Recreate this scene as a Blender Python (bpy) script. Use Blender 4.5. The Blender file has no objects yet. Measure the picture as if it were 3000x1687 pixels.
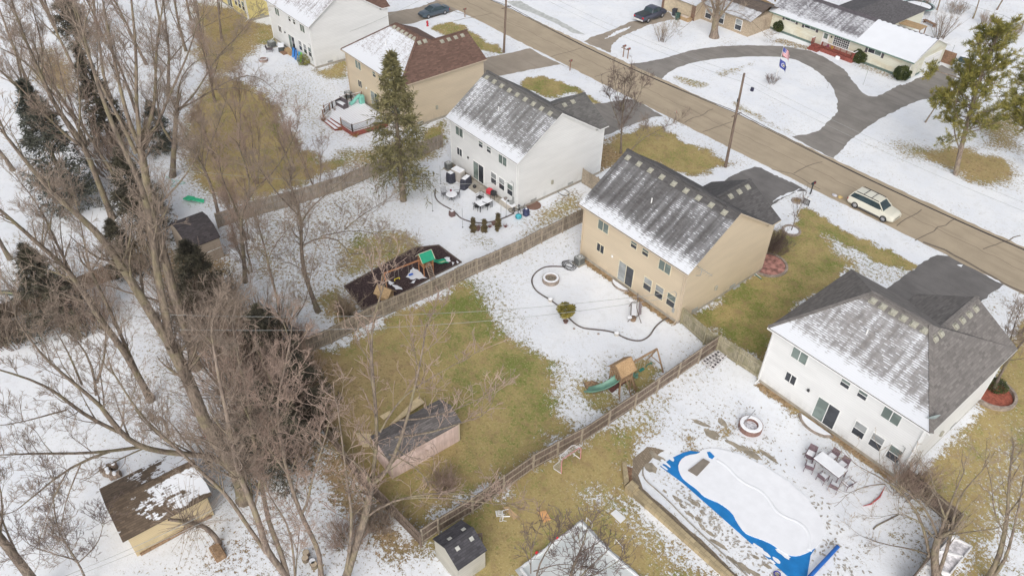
import bpy, math, random
import numpy as np
from mathutils import Vector, Matrix
from mathutils.geometry import tessellate_polygon
rnd = random.Random(7)
rng = np.random.default_rng(11)
S = bpy.context.scene
COL = S.collection
# ---------------------------------------------------------------- camera
FOC, CX, CY, CAMH = 2253.13, 1500.0, 843.5, 45.0
MR = np.array([[0.63293979, 0.77401343, 0.01704205],
               [0.50840108, -0.39893604, -0.76313719],
               [-0.58387975, 0.49168409, -0.64601176]])
cam_data = bpy.data.cameras.new('camera')
cam_data.sensor_width = 36.0
cam_data.lens = 36.0 * FOC / 3000.0
cam_data.clip_start = 0.5
cam_data.clip_end = 5000
cam = bpy.data.objects.new('camera', cam_data)
COL.objects.link(cam)
cam.matrix_world = Matrix(((MR[0][0], -MR[1][0], -MR[2][0], 0), (MR[0][1], -MR[1][1], -MR[2][1], 0),
                           (MR[0][2], -MR[1][2], -MR[2][2], CAMH), (0, 0, 0, 1)))
S.camera = cam
# ---------------------------------------------------------------- sky, sun, exposure
SUN_EL, SUN_AZ = math.radians(38), math.radians(138)
W = bpy.data.worlds.new('World'); S.world = W; W.use_nodes = True
wn = W.node_tree
bg = wn.nodes['Background']
sky = wn.nodes.new('ShaderNodeTexSky'); sky.sky_type = 'NISHITA'; sky.sun_disc = False
sky.sun_elevation = SUN_EL; sky.sun_rotation = SUN_AZ; sky.air_density = 1.0; sky.dust_density = 4.0; sky.ozone_density = 1.0
hsv = wn.nodes.new('ShaderNodeHueSaturation'); hsv.inputs['Saturation'].default_value = 0.32
wn.links.new(sky.outputs[0], hsv.inputs['Color']); wn.links.new(hsv.outputs[0], bg.inputs[0])
bg.inputs[1].default_value = 0.14
sd = bpy.data.lights.new('sun', 'SUN'); sd.energy = 1.15; sd.angle = math.radians(60); sd.color = (1.0, 0.975, 0.945)
so = bpy.data.objects.new('sun', sd); COL.objects.link(so)
# direction towards the sun: rotation 0 of the sky is +Y, turning clockwise seen from above
sdir = Vector((math.sin(SUN_AZ) * math.cos(SUN_EL), math.cos(SUN_AZ) * math.cos(SUN_EL), math.sin(SUN_EL)))
so.rotation_euler = sdir.to_track_quat('Z', 'Y').to_euler()
so.location = (0, 0, 60)
S.view_settings.view_transform = 'Standard'
S.view_settings.look = 'None'
S.view_settings.gamma = 1.0
S.view_settings.exposure = 0.17
S.render.engine = 'CYCLES'
S.cycles.max_bounces = 5; S.cycles.diffuse_bounces = 3

# ---------------------------------------------------------------- points measured on the photograph
def ray(px, py):
    return MR.T @ np.array([(px - CX) / FOC, (py - CY) / FOC, 1.0])
def G(px, py, z=0.0):                       # photograph pixel -> place at height z
    d = ray(px, py); t = (z - CAMH) / d[2]
    return Vector((d[0] * t, d[1] * t, z))
def GY(px, py, Y):                          # pixel -> place on a wall plane y = Y
    d = ray(px, py); t = Y / d[1]
    return Vector((d[0] * t, Y, CAMH + d[2] * t))
def GX(px, py, X):
    d = ray(px, py); t = X / d[0]
    return Vector((X, d[1] * t, CAMH + d[2] * t))
def ZM(ox, oy, s=3.22):
    return lambda x, y: (ox + x / s, oy + y / s)
OV = ZM(0, 0, 0.85867)                      # overview picture 2576 wide
def ovl(*pts): return [OV(*p) for p in pts]
def axis_pt(px, py, B):                     # point of the pixel's ray nearest the upright axis through B
    d = ray(px, py); t = (d[0] * B[0] + d[1] * B[1]) / (d[0] ** 2 + d[1] ** 2)
    return Vector((d[0] * t, d[1] * t, max(0.0, CAMH + d[2] * t)))

# ---------------------------------------------------------------- materials
def nmat(name):
    m = bpy.data.materials.new(name); m.use_nodes = True
    nt = m.node_tree; b = nt.nodes['Principled BSDF']
    return m, nt, b
def lk(nt, a, b): nt.links.new(a, b)
def nd(nt, t, **kw):
    n = nt.nodes.new(t)
    for k, v in kw.items():
        if k.startswith('i_'):
            key = k[2:]
            key = int(key) if key.isdigit() else key.replace('_', ' ')
            n.inputs[key].default_value = v
        else: setattr(n, k, v)
    return n
def mixc(nt, fac, a, b, mode='MIX'):
    n = nt.nodes.new('ShaderNodeMix'); n.data_type = 'RGBA'; n.blend_type = mode
    for sock, v in ((n.inputs[0], fac), (n.inputs[6], a), (n.inputs[7], b)):
        if isinstance(v, (int, float)): sock.default_value = v
        elif isinstance(v, (tuple, list)): sock.default_value = (*v[:3], 1)
        else: nt.links.new(v, sock)
    return n.outputs[2]
def ramp(nt, src, a, b, lo=0.0, hi=1.0, smooth=True):
    n = nd(nt, 'ShaderNodeMapRange', interpolation_type='SMOOTHSTEP' if smooth else 'LINEAR')
    n.inputs[1].default_value = a; n.inputs[2].default_value = b; n.inputs[3].default_value = lo; n.inputs[4].default_value = hi
    nt.links.new(src, n.inputs[0]); return n.outputs[0]
def math_(nt, op, a, b=None, c=None):
    n = nd(nt, 'ShaderNodeMath', operation=op)
    for i, v in enumerate((a, b, c)):
        if v is None: continue
        if isinstance(v, (int, float)): n.inputs[i].default_value = v
        else: nt.links.new(v, n.inputs[i])
    return n.outputs[0]
def noise(nt, vec, scale, detail=3, rough=0.55):
    n = nd(nt, 'ShaderNodeTexNoise'); n.inputs['Scale'].default_value = scale; n.inputs['Detail'].default_value = detail
    n.inputs['Roughness'].default_value = rough
    if vec is not None: nt.links.new(vec, n.inputs['Vector'])
    return n.outputs[0]
def objco(nt, world=True):
    if world: return nd(nt, 'ShaderNodeNewGeometry').outputs['Position']
    return nd(nt, 'ShaderNodeTexCoord').outputs['Object']
def vmap(nt, vec, sc=(1, 1, 1), rot=(0, 0, 0)):
    n = nd(nt, 'ShaderNodeMapping'); n.inputs['Scale'].default_value = sc; n.inputs['Rotation'].default_value = rot
    nt.links.new(vec, n.inputs['Vector']); return n.outputs[0]
def bump(nt, b, h, strength=0.3, dist=0.02):
    n = nd(nt, 'ShaderNodeBump'); n.inputs['Strength'].default_value = strength; n.inputs['Distance'].default_value = dist
    nt.links.new(h, n.inputs['Height']); nt.links.new(n.outputs[0], b.inputs['Normal'])
def simple(name, c, rough=0.7, var=0.12, scale=3.0, metal=0.0, bmp=0.15, snow=0.0):
    m, nt, b = nmat(name)
    co = objco(nt)
    n = noise(nt, co, scale, 4)
    c2 = tuple(min(1, x * (1 + var)) for x in c); c1 = tuple(x * (1 - var) for x in c)
    col = mixc(nt, ramp(nt, n, 0.3, 0.7), c1, c2)
    if snow > 0:                            # a dusting of snow lying on faces that look up
        nz = nd(nt, 'ShaderNodeSeparateXYZ'); lk(nt, nd(nt, 'ShaderNodeNewGeometry').outputs['Normal'], nz.inputs[0])
        n2 = noise(nt, co, 5.0, 3)
        up = ramp(nt, math_(nt, 'ADD', nz.outputs[2], math_(nt, 'MULTIPLY', math_(nt, 'SUBTRACT', n2, 0.5), 1.1)), 1.25 - snow * 0.75, 1.35 - snow * 0.75)
        col = mixc(nt, up, col, (0.80, 0.82, 0.86))
    lk(nt, col, b.inputs['Base Color'])
    b.inputs['Roughness'].default_value = rough; b.inputs['Metallic'].default_value = metal
    if bmp: bump(nt, b, noise(nt, co, scale * 8, 3), bmp, 0.01)
    return m
MT = {}
def mk(key, *a, **k):
    if key not in MT: MT[key] = simple(key, *a, **k)
    return MT[key]

# ---------------------------------------------------------------- mesh builder
class MB:
    def __init__(s): s.v = []; s.f = []; s.m = []; s.T = None; s.cur = 0
    def _a(s, vs):
        o = len(s.v)
        if s.T is not None: vs = [s.T @ Vector(v) for v in vs]
        s.v.extend([tuple(v) for v in vs]); return o
    def face(s, vs, m=None):
        o = s._a(vs); s.f.append(tuple(range(o, o + len(vs)))); s.m.append(s.cur if m is None else m); return s
    def faces(s, vs, fs, m=None):
        o = s._a(vs)
        for f in fs: s.f.append(tuple(i + o for i in f)); s.m.append(s.cur if m is None else m)
        return s
    def box(s, x0, y0, z0, x1, y1, z1, m=None):
        return s.faces([(x0, y0, z0), (x1, y0, z0), (x1, y1, z0), (x0, y1, z0), (x0, y0, z1), (x1, y0, z1), (x1, y1, z1), (x0, y1, z1)],
                       [(3, 2, 1, 0), (4, 5, 6, 7), (0, 1, 5, 4), (1, 2, 6, 5), (2, 3, 7, 6), (3, 0, 4, 7)], m)
    def bevbox(s, x0, y0, z0, x1, y1, z1, b=0.03, m=None):
        # box with chamfered vertical edges and top rim
        pts = [(x0 + b, y0), (x1 - b, y0), (x1, y0 + b), (x1, y1 - b), (x1 - b, y1), (x0 + b, y1), (x0, y1 - b), (x0, y0 + b)]
        cx, cy = (x0 + x1) / 2, (y0 + y1) / 2
        kx = 1 - b / max(1e-6, (x1 - x0) / 2); ky = 1 - b / max(1e-6, (y1 - y0) / 2)
        top = [(cx + (p[0] - cx) * kx, cy + (p[1] - cy) * ky) for p in pts]
        vs = [(p[0], p[1], z0) for p in pts] + [(p[0], p[1], z1 - b) for p in pts] + [(p[0], p[1], z1) for p in top]
        fs = [tuple(range(7, -1, -1)), tuple(range(16, 24))]
        for r in (0, 8):
            for i in range(8):
                j = (i + 1) % 8; fs.append((r + i, r + j, r + 8 + j, r + 8 + i))
        return s.faces(vs, fs, m)
    def bar(s, a, b, w=0.05, h=None, m=None, up=(0, 0, 1)):
        a = Vector(a); b = Vector(b); h = h or w
        d = (b - a); L = d.length
        if L < 1e-6: return s
        d.normalize(); u = Vector(up)
        if abs(d.dot(u)) > 0.98: u = Vector((1, 0, 0))
        x = d.cross(u).normalized(); y = x.cross(d).normalized()
        vs = []
        for p in (a, b):
            for sx, sy in ((-1, -1), (1, -1), (1, 1), (-1, 1)): vs.append(p + x * sx * w / 2 + y * sy * h / 2)
        return s.faces(vs, [(3, 2, 1, 0), (4, 5, 6, 7), (0, 1, 5, 4), (1, 2, 6, 5), (2, 3, 7, 6), (3, 0, 4, 7)], m)
    def tube(s, pts, r, n=6, m=None, cap=True):
        pts = [Vector(p) for p in pts]
        rs = r if isinstance(r, (list, tuple)) else [r] * len(pts)
        vs = []; prev = None
        for i, p in enumerate(pts):
            d = (pts[min(i + 1, len(pts) - 1)] - pts[max(i - 1, 0)]).normalized()
            if prev is None:
                u = Vector((0, 0, 1)) if abs(d.z) < 0.9 else Vector((1, 0, 0)); x = d.cross(u).normalized()
            else: x = (prev - d * prev.dot(d)).normalized()
            prev = x; y = d.cross(x)
            for k in range(n):
                a = 2 * math.pi * k / n; vs.append(p + x * math.cos(a) * rs[i] + y * math.sin(a) * rs[i])
        fs = []
        for i in range(len(pts) - 1):
            for k in range(n): fs.append((i * n + k, i * n + (k + 1) % n, (i + 1) * n + (k + 1) % n, (i + 1) * n + k))
        if cap: fs.append(tuple(range(n - 1, -1, -1))); fs.append(tuple(range((len(pts) - 1) * n, len(pts) * n)))
        return s.faces(vs, fs, m)
    def lathe(s, prof, n=20, c=(0, 0), m=None, closed=False):
        vs = []; fs = []
        for r, z in prof:
            for k in range(n):
                a = 2 * math.pi * k / n; vs.append((c[0] + r * math.cos(a), c[1] + r * math.sin(a), z))
        N = len(prof)
        for i in range(N if closed else N - 1):
            j = (i + 1) % N
            for k in range(n): fs.append((i * n + k, i * n + (k + 1) % n, j * n + (k + 1) % n, j * n + k))
        if not closed:
            if prof[0][0] > 1e-4: fs.append(tuple(range(n - 1, -1, -1)))
            if prof[-1][0] > 1e-4: fs.append(tuple(range((N - 1) * n, N * n)))
        return s.faces(vs, fs, m)
    def prism(s, pts, z0, z1, m=None, bottom=True):
        n = len(pts); ar = sum(pts[i][0] * pts[(i + 1) % n][1] - pts[(i + 1) % n][0] * pts[i][1] for i in range(n))
        if ar < 0: pts = pts[::-1]
        vs = [(p[0], p[1], z0) for p in pts] + [(p[0], p[1], z1) for p in pts]
        tri = tessellate_polygon([[Vector((p[0], p[1], 0)) for p in pts]])
        fs = []
        for t in tri:
            a, b, c = [pts[i] for i in t]
            if (b[0] - a[0]) * (c[1] - a[1]) - (b[1] - a[1]) * (c[0] - a[0]) < 0: t = t[::-1]
            fs.append(tuple(i + n for i in t))
            if bottom: fs.append(tuple(t[::-1]))
        for i in range(n): fs.append((i, (i + 1) % n, n + (i + 1) % n, n + i))
        return s.faces(vs, fs, m)
    def sheet(s, pts, z, m=None):
        n = len(pts); ar = sum(pts[i][0] * pts[(i + 1) % n][1] - pts[(i + 1) % n][0] * pts[i][1] for i in range(n))
        if ar < 0: pts = pts[::-1]
        tri = tessellate_polygon([[Vector((p[0], p[1], 0)) for p in pts]])
        fs = []
        for t in tri:
            a, b, c = [pts[i] for i in t]
            if (b[0] - a[0]) * (c[1] - a[1]) - (b[1] - a[1]) * (c[0] - a[0]) < 0: t = t[::-1]
            fs.append(tuple(t))
        return s.faces([(p[0], p[1], z) for p in pts], fs, m)
    def blob(s, c, r, n=10, jit=0.0, m=None, sd=1):
        R = random.Random(sd); rx, ry, rz = r if isinstance(r, (tuple, list)) else (r, r, r)
        vs = []; fs = []; rows = max(4, n // 2 + 1)
        for i in range(rows + 1):
            th = math.pi * i / rows
            for k in range(n):
                a = 2 * math.pi * k / n; q = 1 + R.uniform(-jit, jit)
                vs.append((c[0] + rx * math.sin(th) * math.cos(a) * q, c[1] + ry * math.sin(th) * math.sin(a) * q, c[2] - rz * math.cos(th) * q))
        for i in range(rows):
            for k in range(n): fs.append((i * n + k, i * n + (k + 1) % n, (i + 1) * n + (k + 1) % n, (i + 1) * n + k))
        return s.faces(vs, fs, m)
    def build(s, name, mats, parent=None, smooth=False, world=True):
        if not isinstance(mats, (list, tuple)): mats = [mats]
        me = bpy.data.meshes.new(name)
        vs = s.v
        if parent is not None and world:
            inv = chain(parent).inverted(); vs = [tuple(inv @ Vector(v)) for v in vs]
        me.from_pydata(vs, [], s.f)
        for m in mats: me.materials.append(m)
        if len(mats) > 1: me.polygons.foreach_set('material_index', s.m)
        if smooth: me.polygons.foreach_set('use_smooth', [True] * len(s.f))
        me.update()
        o = bpy.data.objects.new(name, me); COL.objects.link(o)
        if parent is not None: o.parent = parent
        return o
def chain(o):
    m = Matrix.LocRotScale(o.location, o.rotation_euler, o.scale)
    return chain(o.parent) @ m if o.parent else m
def thing(name, label, cat, loc=(0, 0, 0), rz=0.0, group=None):
    o = bpy.data.objects.new(name, None); o.empty_display_size = 0.3; COL.objects.link(o)
    o.location = (loc[0], loc[1], loc[2] if len(loc) > 2 else 0); o.rotation_euler = (0, 0, rz)
    o['label'] = label; o['category'] = cat
    if group: o['group'] = group
    return o
def tag(o, label=None, cat=None, group=None, kind=None):
    if label: o['label'] = label
    if cat: o['category'] = cat
    if group: o['group'] = group
    if kind: o['kind'] = kind
    return o
def dup(t, loc, rz=None, label=None, sc=None):
    def cp(o, par):
        c = o.copy(); COL.objects.link(c); c.parent = par
        for ch in [x for x in bpy.data.objects if x.parent == o]: cp(ch, c)
        return c
    c = cp(t, None); c.location = (loc[0], loc[1], loc[2] if len(loc) > 2 else 0)
    if rz is not None: c.rotation_euler = (0, 0, rz)
    if sc: c.scale = (sc, sc, sc)
    if label: c['label'] = label
    return c
def mesh_np(name, V, Fq, mat, parent=None, attr=None, smooth=False):
    # V (n,3) array, Fq (m,k) array of equal-size faces
    me = bpy.data.meshes.new(name); k = Fq.shape[1]
    if parent is not None:
        inv = np.array(chain(parent).inverted()); V = V @ inv[:3, :3].T + inv[:3, 3]
    me.vertices.add(len(V)); me.vertices.foreach_set('co', V.astype(np.float32).ravel())
    me.loops.add(Fq.size); me.loops.foreach_set('vertex_index', Fq.astype(np.int32).ravel())
    me.polygons.add(len(Fq)); me.polygons.foreach_set('loop_start', np.arange(0, Fq.size, k, dtype=np.int32))
    me.polygons.foreach_set('loop_total', np.full(len(Fq), k, dtype=np.int32))
    if smooth: me.polygons.foreach_set('use_smooth', np.ones(len(Fq), dtype=bool))
    me.update(calc_edges=True)
    me.materials.append(mat)
    if attr is not None:
        for an, arr in attr.items():
            a = me.color_attributes.new(an, 'FLOAT_COLOR', 'POINT'); a.data.foreach_set('color', arr.astype(np.float32).ravel())
    o = bpy.data.objects.new(name, me); COL.objects.link(o)
    if parent is not None: o.parent = parent
    return o
SNOW = (0.80, 0.82, 0.86)
# ================================================================ GROUND
def poly_sd(px, py, poly):
    # signed distance (inside positive) of arrays of points to a polygon
    d2 = np.full(px.shape, 1e18); ins = np.zeros(px.shape, bool); n = len(poly)
    for i in range(n):
        x0, y0 = poly[i]; x1, y1 = poly[(i + 1) % n]
        ex, ey = x1 - x0, y1 - y0; L = ex * ex + ey * ey + 1e-12
        t = np.clip(((px - x0) * ex + (py - y0) * ey) / L, 0, 1)
        d2 = np.minimum(d2, (px - x0 - t * ex) ** 2 + (py - y0 - t * ey) ** 2)
        c = ((y0 > py) != (y1 > py)) & (px < (x1 - x0) * (py - y0) / ((y1 - y0) if y1 != y0 else 1e-12) + x0)
        ins ^= c
    d = np.sqrt(d2); return np.where(ins, d, -d)
def vnoise(x, y, s, seed=0):
    r = np.random.default_rng(seed); T = r.random((256, 256))
    x = x * s + 1000; y = y * s + 1000
    xi = np.floor(x).astype(int); yi = np.floor(y).astype(int); fx = x - xi; fy = y - yi
    fx = fx * fx * (3 - 2 * fx); fy = fy * fy * (3 - 2 * fy)
    a = T[xi % 256, yi % 256]; b = T[(xi + 1) % 256, yi % 256]; c = T[xi % 256, (yi + 1) % 256]; d = T[(xi + 1) % 256, (yi + 1) % 256]
    return (a * (1 - fx) + b * fx) * (1 - fy) + (c * (1 - fx) + d * fx) * fy
def axis_grid(lo, hi, st, far):
    a = np.arange(lo, hi + st / 2, st)
    return np.concatenate([[-far, -far / 2, lo - 120, lo - 60, lo - 25, lo - 8], a, [hi + 8, hi + 25, hi + 60, hi + 120, far / 2, far]])
gx = axis_grid(-128, 8, 0.28, 2500); gy = axis_grid(-12, 150, 0.28, 2500)
XX, YY = np.meshgrid(gx, gy)
cov = np.zeros(XX.shape + (4,)); cov[..., 0] = 0.97; cov[..., 1] = 0.3; cov[..., 2] = 0.55; cov[..., 3] = 1
# a few soft, thin places everywhere in the snow
cov[..., 0] -= (0.3 * np.clip(vnoise(XX, YY, 0.16, 5) - 0.42, 0, 1) + 0.3 * np.clip(vnoise(XX, YY, 0.5, 6) - 0.55, 0, 1)) * np.where(YY < 69, 1.5, 0.9)
WOB = (vnoise(XX, YY, 0.55, 1) - 0.5) * 1.3 + (vnoise(XX, YY, 1.7, 2) - 0.5) * 0.8
def paint(pix, snow=None, green=None, brown=0.0, feather=1.5, wob=1.0, world=False):
    poly = [(p[0], p[1]) for p in pix] if world else [tuple(G(*p)[:2]) for p in pix]
    xs = [p[0] for p in poly]; ys = [p[1] for p in poly]; m = feather + 2
    i0, i1 = np.searchsorted(gx, (min(xs) - m, max(xs) + m)); j0, j1 = np.searchsorted(gy, (min(ys) - m, max(ys) + m))
    sl = (slice(j0, j1), slice(i0, i1))
    if j1 <= j0 or i1 <= i0: return
    sd = poly_sd(XX[sl], YY[sl], poly) + WOB[sl] * wob
    t = np.clip(sd / feather + 0.5, 0, 1); t = t * t * (3 - 2 * t)
    for ch, val in ((0, snow), (1, green), (2, brown)):
        if val is not None: cov[sl + (ch,)] = cov[sl + (ch,)] * (1 - t) + val * t
# ---- back yards (coordinates in the 2576 wide overview)
# yard behind the second beige house: bare olive lawn
paint(ovl((760, 905), (1190, 700), (1235, 760), (1290, 850), (1370, 900), (1415, 935), (1440, 990), (1412, 1030), (1430, 1075), (1065, 1335), (930, 1290), (850, 1180), (800, 1040)), snow=0.0, green=0.35, feather=2.6)
paint(ovl((1180, 700), (1290, 850), (1400, 930), (1430, 1000), (1400, 1060), (1330, 1090), (1260, 1000), (1180, 860), (1060, 800)), green=0.75, feather=6)
paint(ovl((770, 930), (850, 900), (1000, 880), (1060, 960), (980, 1000), (880, 1180), (820, 1080), (790, 1000)), green=0.12, brown=0.45, feather=5)
paint(ovl((735, 900), (800, 880), (830, 905), (815, 960), (850, 1120), (830, 1160), (780, 1010)), snow=0.0, brown=0.9, feather=2)
paint(ovl((1185, 695), (1300, 660), (1290, 760), (1330, 860), (1260, 830)), snow=0.62, green=0.8, feather=3.5)
paint(ovl((1400, 930), (1500, 905), (1640, 890), (1665, 960), (1600, 1030), (1470, 1055), (1400, 1040)), snow=0.66, green=0.5, feather=3)
paint(ovl((1570, 930), (1620, 905), (1660, 930), (1650, 985), (1600, 1010), (1560, 980)), snow=0.1, green=0.55, feather=1.6)
paint(ovl((1460, 950), (1560, 985), (1590, 1010), (1530, 1035), (1465, 1000)), snow=0.25, green=0.4, feather=1.2)
paint(ovl((1200, 680), (1440, 600), (1450, 570), (1462, 640), (1340, 680), (1310, 760)), snow=0.8, green=0.7, feather=3)
paint(ovl((1080, 1265), (1110, 1255), (1100, 1310), (1075, 1300)), snow=0.75, feather=2)
# yard with the pool
paint(ovl((1065, 1350), (1480, 1090), (1620, 1045), (1640, 1075), (1590, 1130), (1565, 1175), (1575, 1260), (1700, 1385), (1790, 1470), (1210, 1470)), snow=0.02, green=0.32, feather=2.5)
paint(ovl((1250, 1320), (1340, 1250), (1500, 1150), (1560, 1200), (1480, 1240), (1330, 1300), (1260, 1420)), green=0.12, feather=4)
paint(ovl((1440, 1225), (1510, 1225), (1600, 1290), (1700, 1400), (1740, 1460), (1690, 1460), (1560, 1330)), snow=0.5, green=0.35, feather=3)
paint(ovl((1600, 1010), (1740, 900), (1830, 880), (1790, 960), (1700, 1000), (1640, 1060), (1560, 1080)), snow=0.7, green=0.45, feather=4)
paint(ovl((1620, 1040), (1700, 985), (1680, 1020), (1640, 1075)), snow=0.5, green=0.4, feather=3)
paint(ovl((2260, 1290), (2330, 1260), (2400, 1330), (2420, 1430), (2330, 1440), (2250, 1380)), snow=0.62, green=0.15, brown=0.4, feather=4)
paint(ovl((2255, 1290), (2310, 1255), (2330, 1270), (2280, 1330), (2250, 1350)), snow=0.25, green=0.5, feather=2)
# between the pool house and the second beige house, down to the road
paint(ovl((1740, 795), (1900, 690), (1925, 600), (1990, 555), (2020, 525), (2090, 560), (2210, 625), (2320, 672), (2240, 700), (2140, 680), (1935, 830), (1925, 915), (1850, 870)), snow=0.0, green=0.5, feather=1.6)
paint(ovl((1760, 780), (1900, 700), (1910, 720), (1800, 800), (1925, 880), (1920, 910), (1820, 850)), green=0.75, feather=3)
paint(ovl((2070, 590), (2120, 590), (2210, 630), (2300, 690), (2250, 720), (2180, 700), (2110, 650)), snow=0.62, feather=2.5)
paint(ovl((2010, 528), (2060, 545), (2200, 625), (2310, 668), (2290, 680), (2180, 640), (2060, 575)), snow=0.0, green=0.4, feather=1.0)
# front of the second beige house / the white house
paint(ovl((1515, 365), (1550, 345), (1620, 312), (1700, 340), (1825, 412), (1800, 425), (1745, 440), (1600, 400), (1540, 380)), snow=0.0, green=0.3, feather=1.4)
paint(ovl((1500, 360), (1545, 345), (1560, 400), (1510, 430), (1495, 410)), snow=0.1, brown=0.8, feather=2)
paint(ovl((1300, 205), (1370, 192), (1450, 222), (1495, 258), (1420, 252), (1390, 245), (1330, 222)), snow=0.0, green=0.5, feather=1.2)
paint(ovl((1400, 240), (1440, 235), (1450, 258), (1420, 262)), snow=0.7, feather=1)
paint(ovl((1080, 75), (1130, 55), (1165, 66), (1210, 95), (1268, 124), (1262, 134), (1200, 128), (1160, 100), (1110, 85)), snow=0.12, green=0.5, feather=1.4)
# side yards
paint(ovl((1345, 535), (1400, 505), (1455, 485), (1463, 525), (1400, 560), (1310, 600)), snow=0.36, green=0.12, feather=3)
paint(ovl((1175, 590), (1260, 600), (1240, 620), (1180, 612)), snow=0.6, green=0.4, feather=2)
paint(ovl((1070, 330), (1118, 300), (1125, 345), (1070, 380), (1020, 380)), snow=0.1, green=0.5, feather=2)
paint(ovl((800, 178), (868, 155), (885, 200), (850, 222), (800, 205)), snow=0.1, green=0.35, feather=2)
paint(ovl((640, 60), (700, 62), (720, 90), (690, 110), (640, 110)), snow=0.2, green=0.4, feather=2)
paint(ovl((765, 190), (890, 195), (900, 240), (850, 300), (800, 290), (760, 240)), snow=0.78, green=0.4, feather=3)
# behind the red-roofed house
paint(ovl((560, 190), (640, 215), (700, 262), (720, 320), (762, 372), (820, 405), (905, 398), (960, 372), (1000, 360), (1010, 378), (880, 412), (720, 478), (600, 510), (520, 500), (470, 470), (440, 400), (440, 330), (480, 260), (530, 200)), snow=0.02, green=0.22, brown=0.15, feather=3)
paint(ovl((680, 250), (720, 320), (762, 372), (840, 405), (760, 410), (690, 340)), green=0.7, feather=4)
paint(ovl((700, 200), (760, 205), (830, 290), (860, 330), (810, 350), (750, 320), (715, 260)), snow=0.62, green=0.5, feather=5)
paint(ovl((400, 300), (470, 330), (480, 450), (560, 500), (500, 520), (410, 480)), snow=0.7, brown=0.3, feather=4)
paint(ovl((850, 380), (1000, 360), (1110, 370), (1105, 400), (1000, 420), (960, 440), (880, 420)), snow=0.3, green=0.4, feather=4)
paint(ovl((500, 10), (620, 25), (650, 60), (640, 120), (600, 180), (540, 190), (480, 130)), snow=0.1, green=0.15, brown=0.3, feather=4)
paint(ovl((90, 110), (180, 150), (210, 230), (150, 260), (90, 200)), snow=0.2, green=0.1, brown=0.6, feather=4)
# behind the white house: thin snow under the trees
paint(ovl((650, 560), (760, 520), (950, 500), (1060, 590), (1030, 650), (870, 720), (880, 790), (800, 830), (690, 760), (640, 680)), snow=0.66, green=0.25, feather=6)
paint(ovl((900, 590), (1010, 590), (1060, 625), (960, 665), (880, 690), (860, 640)), snow=0.2, green=0.45, feather=3)
paint(ovl((800, 740), (870, 718), (912, 778), (860, 815), (820, 800)), snow=0.1, green=0.2, brown=0.3, feather=2.5)
paint(ovl((640, 600), (700, 590), (720, 680), (660, 690)), snow=0.2, brown=0.6, feather=3)
paint(ovl((900, 470), (1000, 450), (1080, 470), (1060, 540), (960, 540)), snow=0.85, green=0.3, feather=4)
# woods
paint(ovl((640, 520), (800, 480), (900, 460), (960, 560), (860, 700), (700, 740), (640, 640)), snow=0.6, green=0.3, brown=0.4, feather=6)
paint(ovl((900, 590), (1010, 590), (1060, 625), (960, 665), (880, 690), (860, 640)), snow=0.25, green=0.45, feather=3)
paint(ovl((230, 160), (420, 120), (480, 260), (420, 420), (280, 420), (200, 280)), snow=0.72, brown=0.8, feather=6)
paint(ovl((540, 1250), (640, 1180), (760, 1200), (860, 1210), (960, 1330), (1010, 1449), (520, 1449), (600, 1340)), snow=0.72, brown=0.8, feather=6)
paint(ovl((780, 1180), (850, 1150), (930, 1270), (1040, 1370), (1000, 1420), (900, 1300)), snow=0.15, brown=0.9, feather=2.5)
paint(ovl((560, 760), (690, 860), (800, 930), (840, 1150), (760, 1200), (650, 1200), (600, 1000), (520, 860)), snow=0.25, brown=0.9, feather=5)
paint(ovl((400, 620), (560, 650), (600, 760), (480, 760), (400, 700)), snow=0.2, brown=0.85, feather=4)
paint(ovl((520, 1400), (640, 1330), (700, 1330), (560, 1449), (500, 1449)), snow=0.6, brown=0.9, feather=2)
# right-hand edge beyond the pool house
paint(ovl((2590, 800), (2540, 870), (2470, 1010), (2370, 1130), (2285, 1210), (2380, 1300), (2450, 1390), (2420, 1449), (2640, 1470), (2640, 800)), snow=0.08, green=0.28, feather=2)
paint(ovl((2500, 1120), (2576, 1060), (2600, 1449), (2500, 1420), (2450, 1350), (2460, 1220)), snow=0.42, green=0.2, feather=6)
paint(ovl((2500, 1390), (2560, 1330), (2620, 1449), (2520, 1470)), snow=0.85, feather=3)
# across the street
paint(ovl((2205, 365), (2260, 350), (2340, 362), (2430, 372), (2560, 400), (2570, 470), (2480, 470), (2380, 420), (2280, 400)), snow=0.5, green=0.2, feather=4)
paint(ovl((2320, 385), (2400, 372), (2520, 400), (2560, 440), (2480, 468), (2380, 425)), snow=0.05, green=0.2, brown=0.35, feather=2.5)
paint(ovl((2440, 290), (2576, 270), (2576, 380), (2480, 370)), snow=0.3, green=0.3, brown=0.3, feather=4)
paint(ovl((1700, 195), (1790, 208), (1785, 222), (1740, 220), (1705, 205)), snow=0.42, green=0.3, feather=1.2)
paint(ovl((1800, 185), (1900, 152), (1905, 160), (1815, 195)), snow=0.5, green=0.15, feather=1.2)
paint(ovl((1850, 262), (1990, 335), (1985, 345), (1850, 275)), snow=0.35, green=0.3, feather=1.5)
paint(ovl((2100, 120), (2250, 190), (2240, 200), (2090, 135)), snow=0.5, brown=0.5, feather=1.5)
paint(ovl((1950, 95), (2050, 120), (2045, 130), (1945, 105)), snow=0.4, brown=0.6, feather=1.2)
paint(ovl((2120, 80), (2160, 95), (2150, 115), (2110, 100)), snow=0.7, brown=0.4, feather=2)
paint(ovl((1570, 60), (1700, 60), (1780, 100), (1700, 130), (1590, 110)), snow=0.9, brown=0.3, feather=4)
paint(ovl((1800, 90), (1880, 100), (1860, 125), (1800, 118)), snow=0.75, brown=0.4, feather=3)
paint(ovl((1640, 80), (1730, 95), (1660, 125)), snow=0.86, brown=0.3, feather=3)
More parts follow.
